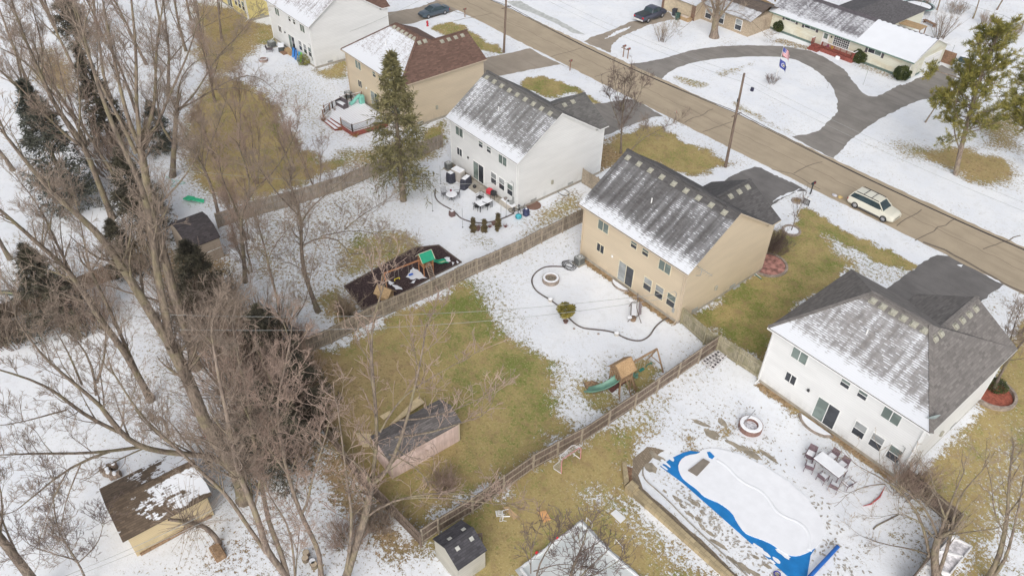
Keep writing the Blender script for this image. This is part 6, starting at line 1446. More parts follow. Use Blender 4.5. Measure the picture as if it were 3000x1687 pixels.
bicycle('dark bicycle leaning among the clutter nearest the planter', s7(870, 610), .6, BLACKM); bicycle('grey bicycle leaning at the house corner', s7(925, 580), .5, GREYM)
t = thing('play_ball', 'blue and green ball on the ground by the bicycles', 'ball', tuple(at(s7(893, 665)))); v = at(s7(893, 665)); MB().blob((v.x, v.y, .28), (.36, .36, .28), 14).build('ball', mk('turquoise', (.05, .35, .42), .4, .5, 4), t, smooth=True)
covered('bin_bag', 'navy striped bundle standing against the house corner', s7(980, 625), .6, .6, .75, simple('navy_bundle', (.05, .06, .13), .6, .5, 5), 0, 'bundle', .8, .4)
v = at(s7(1065, 520)); tag(MB().lathe([(.75, .0), (.8, .05), (.78, .12), (.68, .12), (.66, .04)], 24, tuple(v.xy)).build('round_sled', mk('sled_brown', (.2, .12, .09))), 'flat brown round tub lying by the foundation vent', 'tub')
v = at(zD(1450, 690)); tag(MB().tube([(v.x + .75 * math.cos(a * .3), v.y + .5 * math.sin(a * .3), .05) for a in range(22)], .03, 6).build('hoop', BLACKM), 'black hoop lying by the far foundation vent', 'hoop')
for i, (p, l) in enumerate(((s7(430, 800), 'pot between the left and middle dwarf conifers'), (s7(610, 735), 'dark pot right of the middle dwarf conifer'))):
    v = at(p); tag(MB().lathe([(.15, 0), (.24, .3), (.26, .3), (.22, .24)], 14, tuple(v.xy)).build('flower_pot', mk('pot_clay_dark', (.17, .10, .085))), l, 'flower pot')
for i, (p, l) in enumerate(((s7(437, 770), 'tuft of red grass between the left and middle dwarf conifers'), (s7(565, 765), 'tuft of red grass between the middle and right dwarf conifers'), (s7(745, 765), 'dark red weeds right of the tallest dwarf conifer'))):
    tuft(l, p, .2, .42, mk('red_stems', (.24, .1, .085), .9, .3, 3), 300 + i, 60)
# mulch bed and the green-roofed play set
s8 = ZM(1130, 690, 4.096)
bed = gp([zF(350, 612), zF(1005, 250), zF(1240, 225), zF(1455, 385), zF(1180, 520), zF(880, 690), zF(525, 828)])
MUL = simple('dark_mulch', (.055, .035, .035), .95, .55, 7, bmp=.5); o = MB().sheet(ragged(bed, .08, .4, 5), .02).build('mulch_bed', MUL); tag(o, kind='structure')
t = thing('bed_border', 'low timber border round the dark mulch bed', 'border', tuple(bed[0]) + (0,))
for i in range(len(bed)): MB().bar((bed[i][0], bed[i][1], .05), (bed[(i + 1) % len(bed)][0], bed[(i + 1) % len(bed)][1], .05), .1, .12).build('timber', mk('timber_dark', (.13, .10, .085)), t)
for i, pp in enumerate(([s8(240, 500), s8(330, 385), s8(440, 470), s8(505, 515), s8(300, 530)], [s8(75, 590), s8(140, 600), s8(205, 650), s8(120, 650)], [s8(700, 270), s8(770, 265), s8(785, 310), s8(735, 330)], [s8(20, 530), s8(105, 570), s8(60, 600)], [s8(850, 300), s8(905, 345), s8(860, 340)], [s8(790, 320), s8(825, 325), s8(805, 362)], [s8(270, 580), s8(370, 520), s8(340, 575)])):
    o = MB().sheet(ragged(gp(pp), .12, .25, 60 + i), .035).build('snow_patch', SNOWM); tag(o, kind='structure')
def playset(label, M, fm, roofm, slidem, swings, long_=5.0, kind=0):
    # local frame: tower around the origin, swing beam along -x, slide along +x
    t = thing('play_set', label, 'play set', tuple(M.translation)); T = M; h = 1.35; w = .62
    def B_(): b = MB(); b.T = T; return b
    for sx in (-1, 1):
        for sy in (-1, 1): B_().bar((sx * w, sy * w, 0), (sx * w, sy * w, 2.35), .1).build('post', fm, t)
    B_().box(-w - .03, -w - .03, h - .08, w + .03, w + .03, h).build('platform', fm, t)
    r = B_()
    for sx in (-1, 1):
        for i in range(7): y = -w + i * w / 3; r.bar((sx * (w + .02), y, h), (sx * (w + .02), y, h + .62), .07, .02)
    for i in range(7): x = -w + i * w / 3; r.bar((x, w + .02, h), (x, w + .02, h + .62), .07, .02)
    for z in (h + .08, h + .66):
        r.bar((-w, w + .03, z), (w, w + .03, z), .05); r.bar((w + .03, -w, z), (w + .03, w, z), .05); r.bar((-w - .03, -w, z), (-w - .03, w, z), .05)
    r.build('guard_rail', fm, t)
    rf = B_(); e = w + .22; pz = 3.05
    slab(rf, [(-e, -e, 2.2), (e, -e, 2.2), (e, 0, pz), (-e, 0, pz)], .04); slab(rf, [(-e, 0, pz), (e, 0, pz), (e, e, 2.2), (-e, e, 2.2)], .04); rf.build('roof', roofm, t)
    tr = B_()
    for x in (-e, e): tr.bar((x, -e, 2.19), (x, 0, pz - .01), .05, .07); tr.bar((x, 0, pz - .01), (x, e, 2.19), .05, .07)
    tr.bar((-e, 0, pz + .01), (e, 0, pz + .01), .05); tr.build('roof_trim', fm if kind else mk('cream_trim', (.7, .66, .5)), t)
    if kind: 
        for ex in (-e + .03, e - .03):
            g = B_()
            for i in range(-3, 4): g.bar((ex, i * .18, 2.3), (ex, i * .18, pz - abs(i) * .17), .09, .02)
            g.bar((ex, -.6, 2.32), (ex, .6, 2.32), .04); g.build('gable_slats', fm, t)
    # slide: a channel that waves or curves away
    n = 14; path = []
    for i in range(n + 1):
        u = i / n
        if kind == 0: path.append((w + u * 2.3, .1, h - 1.15 * u + .12 * math.sin(u * 9)))
        else: a = u * 1.5; path.append((-w - 2.1 * math.sin(a) * .95, -.2 + 1.5 * (1 - math.cos(a)), h * (1 - u) ** .9 + .12))
    s = B_(); vs = []
    for i, p in enumerate(path):
        p0 = Vector(path[max(0, i - 1)]); p1 = Vector(path[min(n, i + 1)]); d = (p1 - p0); d.z = 0; d.normalize(); sd_ = Vector((-d.y, d.x, 0))
        for off, dz in ((-.34, .2), (-.3, .02), (-.12, -.03), (.12, -.03), (.3, .02), (.34, .2), (.38, .2), (.33, -.03), (0, -.08), (-.33, -.03), (-.38, .2)): v = Vector(p) + sd_ * off * .9 + Vector((0, 0, dz)); vs.append(v)
    fs = [(i * 11 + j, i * 11 + (j + 1) % 11, (i + 1) * 11 + (j + 1) % 11, (i + 1) * 11 + j) for i in range(n) for j in range(11)]
    s.faces(vs, fs); s.build('slide', slidem, t, smooth=True)
    if kind == 0: s2_ = B_(); s2_.faces([(p[0], p[1] + o_, p[2] + .005) for p in path for o_ in (-.12, .12)], [(i * 2, i * 2 + 1, i * 2 + 3, i * 2 + 2) for i in range(n)]); s2_.build('slide_bed', mk('slide_cream', (.66, .68, .38), .4), t)
    # climbing wall / ladder on the near side
    l = B_()
    if kind == 0:
        for x in (-.3, .3): l.bar((x, -w, h + .1), (x, -w - 1.0, 0), .07)
        for i in range(9): u = (i + .5) / 9; l.bar((-.36, -w - u, h * (1 - u) + .05), (.36, -w - u, h * (1 - u) + .05), .08, .03)
        for k in range(7): a = k * math.pi / 6; l.bar((0, -w - .02, h + .15), (.34 * math.cos(a), -w - .02, h + .15 + .42 * math.sin(a)), .12, .03)
        l.build('climbing_ramp', mk('ramp_weathered', (.36, .28, .22)), t)
    else:
        for x in (-.0, .55): l.bar((x, -w, h + .1), (x, -w - .85, 0), .07)
        for i in range(6): u = (i + .5) / 6; l.bar((0, -w - u * .85, h * (1 - u)), (.55, -w - u * .85, h * (1 - u)), .04)
        l.build('ladder', fm, t)
        for sx in (-1, 1): B_().bar((sx * w, -w, h), (sx * (w + .35), -w - .45, 0), .09).build('brace', fm, t)
    d = -1 if kind == 0 else 1
    bz = 2.15; B_().bar((d * w, 0, bz), (d * (w + long_), 0, bz), .14).build('swing_beam', fm, t)
    for sy in (-1, 1): B_().bar((d * (w + long_), 0, bz), (d * (w + long_ + .2), sy * .95, 0), .1).build('a_frame_leg', fm, t)
    B_().bar((d * (w + long_ + .1), -.6, .8), (d * (w + long_ + .1), .6, .8), .06).build('cross_brace', fm, t)
    for i, (u, m_, typ) in enumerate(swings):
        x = d * (w + long_ * u); sw = B_()
        if typ == 'seat': sw.bevbox(x - .28, -.12, .5, x + .28, .14, .62, .05)
        elif typ == 'bar': sw.bar((x - .3, 0, .75), (x + .3, 0, .75), .06); sw.tube([(x - .3, 0, .75), (x - .36, 0, .6), (x - .26, 0, .5)], .035, 5); sw.tube([(x + .3, 0, .75), (x + .36, 0, .6), (x + .26, 0, .5)], .035, 5)
        else: sw.bevbox(x - .16, -.4, .35, x + .16, .4, .5, .06); sw.bar((x, -.25, .5), (x, -.3, .85), .12, .22); sw.bar((x, .25, .45), (x, .25, .2), .1)
        o = sw.build('swing', m_, t); c = B_()
        for k in (-.26, .26): c.bar((x + k, 0, .55), (x + k, 0, bz - .05), .018)
        c.build('chains', mk('chain', (.4, .37, .32)), o)
    return t
A, B = at(s8(160, 655)), at(s8(450, 470)); xd = Vector((0, 1, 0)); 
tw = at(s8(488, 440)); be = at(s8(175, 560)); u = (tw - be); u.z = 0; u.normalize(); yv = Vector((-u.y, u.x, 0))
Mx = Matrix(((u.x, yv.x, 0, tw.x), (u.y, yv.y, 0, tw.y), (0, 0, 1, 0), (0, 0, 0, 1))) @ Matrix.Scale(.78, 4)
GP = mk('green_plastic', (.02, .33, .19), .4, .08); playset('orange wood play set with green roof and wavy green slide', Mx, WORNG, GP, GP, [(.3, mk('blue_plastic', (.03, .14, .6), .4), 'seat'), (.68, mk('yellow_plastic', (.8, .68, .04), .4), 'bar')], 4.7, 0)
s9 = ZM(1700, 1000, 4.55); tw = at(s9(520, 600)); en = at(s9(1010, 320)); u = en - tw; u.z = 0; LL = u.length; u.normalize(); yv = Vector((-u.y, u.x, 0)); Mx = Matrix(((u.x, yv.x, 0, tw.x), (u.y, yv.y, 0, tw.y), (0, 0, 1, 0), (0, 0, 0, 1))) @ Matrix.Scale(.95, 4)
GD = simple('faded_green_slide', (.13, .26, .2), .5, .15, 2); playset('brown wood play set with plank roof and curved green slide', Mx, WBRN if False else wood('cedar', (.26, .17, .10), (.42, .29, .18), 1, 1), wood('cedar_roof', (.36, .23, .12), (.5, .34, .19), 1, 1), GD, [(.3, GD, 'glider'), (.55, mk('dark_green', (.02, .16, .12)), 'seat'), (.8, mk('dark_green'), 'bar')], LL / .95 - .9, 1)
o = MB().sheet(ragged(gp([s9(285, 570), s9(420, 520), s9(560, 430), s9(660, 520), s9(420, 690)]), .06, .3, 7), .02).build('mulch_bed', simple('reddish_mulch', (.14, .06, .05), .95, .4, 7, bmp=.5)); tag(o, kind='structure')
o = MB().sheet(ragged(gp([s9(50, 540), s9(160, 520), s9(330, 600), s9(300, 680), s9(180, 690), s9(80, 620)]), .06, .3, 8), .018).build('mulch_bed', simple('bark_chips', (.3, .2, .12), .95, .35, 7, bmp=.5)); tag(o, kind='structure')
edging('black rubber edging round the worn ground under the curved slide', [s9(40, 540), s9(70, 620), s9(160, 690), s9(320, 650), s9(350, 600)], EDG, .06, .08)
# little doghouse-like playhouse
a = at(zF(740, 720)); t = thing('doghouse', 'small tan wooden doghouse against the fence in the mulch bed', 'doghouse', tuple(a), .35); MB().box(-.6, -.45, 0, .6, .45, .75).build('wall', WTAN, t, world=False); b = MB(); slab(b, [(-.8, -.65, .68), (.8, -.65, .68), (.8, 0, 1.3), (-.8, 0, 1.3)], .05); slab(b, [(-.8, 0, 1.3), (.8, 0, 1.3), (.8, .65, .68), (-.8, .65, .68)], .05); b.build('roof', WTAN, t, world=False)
# patio of the beige house
def fire_ring(label, p, ro, ri, h, m, fill, z0=0):
    c = at(p); t = thing('fire_pit', label, 'fire pit', tuple(c)); MB().lathe([(ro, 0), (ro, h), (ri, h), (ri, .05)], 28, tuple(c.xy), closed=True).build('stone_ring', m, t); MB().lathe([(ro - .04, h + .001), (ro - .07, h + .05), (ri + .06, h + .05), (ri + .03, h + .001)], 28, tuple(c.xy), closed=True).build('snow_layer', SNOWM, t)
    MB().lathe([(ri - .003, .22), (ri * .5, .26), (.05, .28)], 20, tuple(c.xy)).build('ashes', fill, t); return t, c
ST = simple('ring_stone', (.3, .25, .21), .9, .25, 4)
fire_ring('round stone fire pit filled with ash and leaves beside the beige house', zI(365, 235), .78, .5, .42, ST, simple('ash_leaves', (.22, .19, .15), .95, .7, 9))
t, c = fire_ring('round brown fire pit with a pole across it by the pool', zO(508, 330), .88, .5, .45, simple('ring_red_brown', (.22, .13, .11), .9, .2, 4), simple('ash_snow', (.62, .62, .66), .95, .4, 7))
tag(MB().tube([at(zO(415, 345), .35), at(zO(548, 195), .75)], .028, 6).build('metal_pole', mk('pole_grey')), 'long metal poker lying across the pool-side fire pit', 'poker')
def ball_tree():
    c = at(zI(505, 630)); t = thing('topiary', 'small ball-shaped yellow-green standard tree in a pot on the patio edge', 'shrub', tuple(c)); MB().lathe([(.14, 0), (.22, .25), (.24, .25), (.2, .2)], 14, tuple(c.xy)).build('pot', mk('pot_clay_dark'), t); MB().tube([c + Vector((0, 0, .2)), c + Vector((.02, .02, 1.1))], .035, 6).build('trunk', BARKD, t)
    r_ = np.random.default_rng(5); n = 3600; u_ = unit(r_.normal(size=(n, 3))); cc = np.array([c.x, c.y, 1.45]) + u_ * (.45 + .55 * r_.random((n, 1)) ** .5) * np.array([.72, .72, .5]) * (1 + .15 * np.sin(u_[:, :1] * 6)); q = unit(u_ + r_.normal(size=(n, 3)) * .7); s = unit(np.cross(q, r_.normal(size=(n, 3)))) * .035; L_ = .13 * (.6 + r_.random(n))[:, None]
    V = np.stack([cc - s * .3, cc + q * L_ * .5 - s, cc + q * L_, cc + q * L_ * .5 + s], 1); mesh_np('foliage', V.reshape(-1, 3), np.arange(n * 4).reshape(n, 4), needles('leaves_ochre', (.12, .11, .025), (.36, .3, .07)), t)
ball_tree()
for i, p in enumerate((zI(362, 425), zI(985, 745))):
    c = at(p); t = thing('garden_lamp', ['squat white lantern on the left bend of the patio edging', 'squat white lantern on the lower bend of the patio edging'][i], 'lantern', tuple(c)); MB().lathe([(.2, 0), (.2, .22), (.24, .24), (.24, .3), (.1, .36)], 10, tuple(c.xy)).build('lantern', mk('lantern_grey', (.5, .47, .43)), t); MB().lathe([(.22, .302), (.16, .4), (.05, .43)], 10, tuple(c.xy)).build('snow_cap', SNOWM, t)
for i, p in enumerate((zI(585, 688), zI(815, 738))): c = at(p); tag(MB().blob((c.x, c.y, .06), (.11, .11, .07), 8, .15).build('stone', ST), ['lone small stone in the snow below the topiary', 'lone small stone in the snow left of the lower lantern'][i], 'stone')
def hose(label, p, m):
    c = at(p); R = random.Random(3); pts = []
    for i in range(90): a = i * .42; r = .45 + .22 * math.sin(i * .37); pts.append((c.x + r * math.cos(a) * 1.3, c.y + r * math.sin(a), .05 + .1 * (i % 7) / 7))
    tag(MB().tube(pts, .022, 5).build('garden_hose', m), label, 'hose')
hose('tangled black hose beside the air conditioner', zI(545, 95), BLACKM)
def swing_seat():
    s = ZM(1820, 850, 6.83); c = at(s(280, 430)); t = thing('patio_swing', 'collapsed canopy swing seat with snow on its bench', 'swing seat', tuple(c)); m = mk('bronze_metal', (.14, .11, .10), .5)
    f = MB(); g = lambda x, y, z=0: at(s(x, y), z)
    for a in ((g(155, 325), g(215, 240, .55), g(320, 245, .7), g(335, 60, 1.9)), (g(130, 630), g(200, 550, .5), g(300, 550, .65), g(350, 480, 1.2)), (g(415, 340), g(370, 240, .9), g(335, 120, 1.7)), (g(400, 655), g(360, 540, .8), g(310, 350, 1.5))): f.tube(a, .035, 6)
    f.tube([g(200, 250, .45), g(185, 520, .45)], .03, 6); f.tube([g(335, 60, 1.9), g(310, 350, 1.5), g(350, 520, 1.2)], .035, 6); f.build('frame', m, t)
    MB().sheet([g(210, 275, .5).xy, g(320, 300, .5).xy, g(310, 520, .5).xy, g(200, 505, .5).xy], .5).build('seat', m, t); MB().prism([g(215, 280, .5).xy, g(315, 305, .5).xy, g(305, 515, .5).xy, g(205, 500, .5).xy], .505, .57).build('snow_layer', SNOWM, t)
    b = MB(); b.faces([g(350, 260, .6), g(410, 250, 1.0), g(405, 480, 1.0), g(345, 510, .6)], [(0, 1, 2, 3)]); b.build('backrest', mk('faded_mauve', (.38, .32, .32)), t)
    for p in ((195, 200), (170, 540)):
        q = g(*p, .6); MB().lathe([(.2, .58), (.2, .6), (.18, .66), (.05, .67)], 16, tuple(q.xy)).build('side_table', SNOWM, t)
    q = g(235, 600); tag(MB().lathe([(.24, 0), (.27, .3), (.2, .34)], 14, tuple(q.xy)).build('basket', mk('basket_brown', (.25, .17, .11))), 'brown basket at the foot of the swing seat', 'basket')
swing_seat()
def door_step(label, x0, x1, y, m, sn=True, n=8, d=1.0):
    pts = [(x0, y)] + [(x0 + (x1 - x0) * i / n, y - d * math.sin(math.pi * i / n) ** .6) for i in range(1, n)] + [(x1, y)]
    t = thing('door_step', label, 'step', ((x0 + x1) / 2, y - .4, 0)); MB().prism(pts, 0, .18).build('stone_edge', m, t)
    cx = (x0 + x1) / 2; MB().prism([(cx + (p[0] - cx) * .86, y + (p[1] - y) * .82 - .03) for p in pts], .181, .22).build('snow_layer', SNOWM, t)
door_step('curved stone step under the beige house sliding door', -35.9, -33.7, 42.2, ST, d=.55); door_step('curved stone step under the pool house sliding door', -15.6, -12.6, 42.1, ST, d=.8)
MB_ = MB().box(-57.2, 41.0, 0, -55.0, 42.36, .16).build('concrete_step', CONC); tag(MB_, 'grey concrete step at the middle white house sliding door', 'step')
tag(MB().bevbox(-56.0, 41.3, .16, -55.65, 41.65, .45, .08).build('black_boot_tray', BLACKM), 'small black kettle-like box on the concrete step', 'box')
tag(MB().box(-55.0, 41.75, .0, -50.3, 42.36, .1).build('concrete_strip', CONC), 'narrow concrete strip along the middle white house wall', 'paving')
# television aerial on the beige house, dish on the pool house
t = thing('tv_aerial', 'television aerial on the gable corner of the second beige house', 'aerial', (-27.6, 43.2, 5.2)); p0 = Vector((-28.0, 43.4, 5.0)); b = MB(); b.tube([p0, p0 + Vector((.5, -.1, .4)), p0 + Vector((.5, -.1, 1.0))], .03, 6); b.build('mast', GREYM, t); b = MB(); q = p0 + Vector((.5, -.1, .95)); b.bar(q - Vector((.9, -.1, 0)), q + Vector((1.0, .1, 0)), .03)
for i in range(8): x = q + Vector((-.8 + i * .24, 0, 0)); b.bar(x - Vector((0, .3, 0)), x + Vector((0, .3, 0)), .015)
b.build('boom', GREYM, t)
def dish():
    c = GX(*zO(1990, 200), -7.2); c = Vector((-7.6, c.y, 6.4)); t = thing('satellite_dish', 'grey satellite dish on the hipped roof corner', 'satellite dish', tuple(c)); b = MB(); b.T = Matrix.Translation(c) @ Matrix.Rotation(math.radians(65), 4, Vector((-.5, -1, 0))); b.lathe([(.02, -.07), (.2, -.04), (.36, .03), (.42, .06), (.42, .075), (.3, .02), (.02, -.05)], 22); b.build('dish', mk('dish_grey', (.3, .36, .36), .4), t, smooth=True); MB().tube([c + Vector((.0, .1, -.2)), c + Vector((.05, .15, -.75))], .035, 6).build('mount', GREYM, t); MB().tube([c, c + Vector((-.35, -.5, .05))], .02, 5).build('arm', GREYM, t)
dish()
# ================================================================ POOL YARD
zp = ZM(1800, 1230, 1.792)
BLUE = simple('pool_cover_blue', (.015, .19, .5), .35, .12, 1.2)
t = thing('pool_cover', 'bright blue pool cover showing along the edge of the snow', 'pool cover', tuple(at(zp(500, 450))))
MB().prism(gp([zp(240, 243), zp(300, 200), zp(360, 172), zp(400, 162), zp(450, 168), zp(560, 260), zp(700, 420), zp(860, 520), zO(800, 1000), zO(1000, 1240), zO(965, 1290), zO(930, 1500), zO(850, 1500), zO(400, 1098), zO(0, 745)]), .005, .03).build('cover_sheet', BLUE, t)
MB().prism(gp([zp(485, 172), zp(500, 170), zp(525, 195), zp(512, 208), zp(495, 200)]), .075, .11).build('lifted_corner', BLUE, t)
sb = [zp(450, 160), zp(445, 178), zp(380, 187), zp(345, 212), zp(332, 250), zp(350, 300), zp(380, 328), zp(434, 366), zp(464, 400), zp(497, 416), zp(556, 440), zp(618, 488), zp(640, 535), zp(680, 592), zp(720, 612), zp(775, 630), zp(830, 655), zO(740, 1262), zO(800, 1295), zO(870, 1300), zO(945, 1272), zO(1010, 1230), zO(1100, 1100), zO(900, 800), zO(500, 550), zO(230, 480)]
def snow_mound(pix, z):
    tag(MB().prism(ragged(smoothp(gp(pix), 1), .03, .3, 3), .0, z).build('snow_bank', SNOWM), kind='structure')
snow_mound(sb, .075)
# a soft ridge of drifted snow over the far rim of the pool
rp = smoothp(gp([zO(250, 570), zO(330, 620), zO(400, 700), zO(480, 760), zO(580, 800), zO(650, 870), zO(700, 960), zO(780, 1010), zO(870, 1040), zO(940, 1100), zO(960, 1190), zO(950, 1260)]), 2, False)
b = MB(); b.tube([(p[0], p[1], -.2) for p in rp], [.2] + [.3] * (len(rp) - 2) + [.2], 28); o = b.build('snow_ridge', SNOWM, smooth=True); tag(o, kind='structure')
tag(MB().prism(gp([zp(385, 270), zp(465, 208), zp(500, 226), zp(432, 299)]), .1, .16).build('wooden_mat', simple('mat_taupe', (.22, .19, .16), .9, .15, 2)), 'brown board lying on the snowy pool cover', 'board')
t = thing('cover_reel', 'long blue roller for the pool cover at the pool end', 'pool reel', tuple(at(zO(1060, 1330)))); a, c = at(zO(940, 1470), .4), at(zO(1172, 1222), .4); MB().tube([a, c], .13, 12).build('roller', mk('reel_blue', (.02, .12, .42), .4), t); d = (c - a).normalized()
for q in (a, c): MB().bar(Vector((q.x, q.y, 0)), q, .08).build('stand', GREYM, t)
v = at(zp(852, 812)); tag(MB().tube([(v.x + .2 * math.cos(k * .5), v.y + .2 * math.sin(k * .5), .12) for k in range(13)], .035, 6).build('blue_ring', mk('navy_ring', (.03, .03, .3))), 'small dark blue ring beside the cover at the bottom edge', 'ring')
PAV = MT.get('pav') or simple('paver_brown', (.27, .21, .15), .9, .2, 2)
def pavers(name, c, w, h, ang):
    m, nt, b = nmat(name); co = objco(nt); v = vmap(nt, co, (1, 1, 1), (0, 0, ang)); bt = nd(nt, 'ShaderNodeTexBrick'); lk(nt, v, bt.inputs['Vector'])
    for k, q in (('Scale', 1), ('Brick Width', w), ('Row Height', h), ('Mortar Size', .012)): bt.inputs[k].default_value = q
    bt.inputs['Color1'].default_value = (*[x * .82 for x in c], 1); bt.inputs['Color2'].default_value = (*[x * 1.15 for x in c], 1); bt.inputs['Mortar'].default_value = (*[x * .5 for x in c], 1)
    n = noise(nt, co, 1.4, 4); lk(nt, mixc(nt, ramp(nt, n, .4, .7, 0, .4), bt.outputs[0], tuple(x * .7 for x in c)), b.inputs['Base Color']); b.inputs['Roughness'].default_value = .9; return m
PATH = pavers('path_pavers', (.27, .215, .155), .24, .16, .2); COPE = pavers('coping_blocks', (.42, .34, .21), .42, .3, .0)
a1, a2 = at(zp(95, 400)), at(zp(590, 830)); 
o = MB().sheet(ragged(gp([zp(95, 205), zp(170, 140), zp(230, 150), zp(265, 160), zp(200, 200), zp(160, 240), zp(125, 290), zp(150, 360), zp(300, 490), zp(480, 650), zp(660, 830), zp(600, 850), zp(120, 370), zp(90, 290)]), .05, .4, 9), .012).build('path', PATH); tag(o, kind='structure')
t = thing('retaining_wall', 'low tan block wall beside the brown paver path in the pool yard', 'wall', tuple(a1))
def wall_run(pix, h, m, name): MB().prism(gp(pix), 0, h).build(name, m, t)
wall_run([zp(92, 402), zp(122, 372), zp(610, 820), zp(700, 900), zp(670, 930), zp(575, 830)], .38, COPE, 'wall'); wall_run([zp(38, 236), zp(60, 234), zp(74, 338), zp(50, 360)], .38, COPE, 'wing_wall'); wall_run([zp(52, 372), zp(88, 338), zp(124, 370), zp(84, 406)], .55, COPE, 'pier')
o = MB().sheet(ragged(gp([zp(62, 240), zp(95, 250), zp(110, 300), zp(100, 335), zp(75, 338)]), .08, .3, 4), .01).build('leaf_litter', simple('leaf_litter_red', (.25, .15, .095), .95, .4, 6)); tag(o, kind='structure')
edging('thin curved stone edging along the snowy strip beside the pool', [zp(150, 250), zp(148, 285), zp(165, 320), zp(220, 365), zp(290, 430), zp(370, 515), zp(480, 620), zp(600, 730), zp(700, 820)], simple('edge_stone', (.3, .27, .23), .9, .2, 4), .1, .1)
# bare damp patches and trodden prints in the deck snow
DIRT = simple('damp_paving', (.30, .26, .2), .8, .25, 2); R = random.Random(8)
def patch(cx, cy, a, rx, ry, m=DIRT, z=.014, nm='paving_patch'):
    pts = []; 
    for k in range(12): q = k * math.pi / 6; r = 1 + R.uniform(-.25, .25); x = rx * r * math.cos(q); y = ry * r * math.sin(q); pts.append((cx + x * math.cos(a) - y * math.sin(a), cy + x * math.sin(a) + y * math.cos(a)))
    return pts
b = MB()
ln0, ln1 = at(zp(300, 400)), at(zp(850, 850)); u = (ln1 - ln0); ang = math.atan2(u.y, u.x); nn = Vector((-u.y, u.x, 0)).normalized()
for (px, py, rx, ry) in ((265, 374, .18, .1), (330, 415, .42, .16), (355, 450, .3, .12), (415, 430, .5, .2), (397, 495, .4, .14), (440, 520, .3, .16), (462, 485, .25, .14), (460, 560, .35, .14), (505, 595, .4, .12), (545, 650, .7, .16), (620, 735, .5, .14), (680, 775, .6, .2), (740, 718, .22, .12), (740, 808, .4, .18), (800, 765, .3, .14), (855, 810, .3, .14)):
    p = at(zp(px, py)); b.sheet(patch(p.x, p.y, ang + R.uniform(-.2, .2), rx, ry), .014 + len(b.v) * 1e-5)
for (px, py, rx, ry) in ((512, 75, .6, .35), (650, 140, .9, .22), (720, 178, .8, .28), (810, 190, .9, .2), (570, 15, .5, .25), (450, 15, .7, .2), (230, 200, .5, .2), (190, 250, .5, .35), (205, 180, .4, .2)):
    p = at(zp(px, py)); b.sheet(patch(p.x, p.y, .1 + R.uniform(-.3, .3), rx, ry), .014 + len(b.v) * 1e-5)
tag(b.build('bare_paving', DIRT), kind='structure')
b = MB(); FP = simple('footprint_slush', (.40, .37, .33), .8, .3, 5)
for k in range(150):
    u_ = R.random(); p = ln0.lerp(ln1, u_) + nn * (R.gauss(.5, .42)); b.sheet(patch(p.x, p.y, R.random() * 3, .1 + R.random() * .05, .06), .02 + len(b.v) * 1e-6)
for k in range(170):
    q0, q1 = at(zO(850, 800)), at(zO(1250, 1440)); p = q0.lerp(q1, R.random()) + Vector((R.gauss(0, .8), R.gauss(0, .8), 0)); b.sheet(patch(p.x, p.y, R.random() * 3, .09 + R.random() * .06, .06), .02 + len(b.v) * 1e-6)
for k in range(120):
    p = at((2000 + R.random() * 420, 1170 + R.random() * 220)); b.sheet(patch(p.x, p.y, R.random() * 3, .06 + R.random() * .07, .05), .02 + len(b.v) * 1e-6)
tag(b.build('footprints', FP), kind='stuff', label='scattered footprints in the snow around the pool', cat='footprints')
# dining set by the pool
s10 = ZM(2330, 1290, 5.46); WK = simple('wicker_plum', (.16, .11, .125), .8, .3, 9)
tb, M, L, y0, y1 = box_table('dining_table', 'long snow-covered dining table by the pool house', s10(280, 280), s10(695, 605), s10(425, 158), .74, WK, WK)
xa = M.to_3x3() @ Vector((1, 0, 0)); ra = math.atan2(xa.y, xa.x); DS = 'wicker chairs around the dining table by the pool'
CH = [(M @ Vector((L * .3, y1 + .45, 0)), ra, 'left one of the two chairs between dining table and house'), (M @ Vector((L * .7, y1 + .45, 0)), ra, 'right one of the two chairs between dining table and house'), (M @ Vector((L * .62, y0 - .5, 0)), ra + math.pi, 'brown chair on the pool side of the dining table'),
      (M @ Vector((L + .5, (y0 + y1) / 2 - .1, 0)), ra - math.pi / 2 - .1, 'chair at the right end of the dining table'), (at(s10(225, 260)), ra + .3, 'snow-filled chair at the upper left of the dining table'), (at(s10(205, 470)), ra + math.pi + .45, 'chair at the lower left of the dining table seen from behind'), (M @ Vector((L + .1, y0 - .5, 0)), ra + math.pi + .3, 'low round-framed chair at the lower right corner of the dining table')]
for p, a, l in CH: chair('dining_chair', l, (p.x, p.y, 0), a, WK, WK, True, .58, .92, group=DS)
v = at(s10(215, 290)); tag(MB().lathe([(.32, .3), (.34, .36), (.3, .36)], 16, tuple(v.xy)).build('side_table', WK), 'small round wicker side table left of the dining table', 'side table')
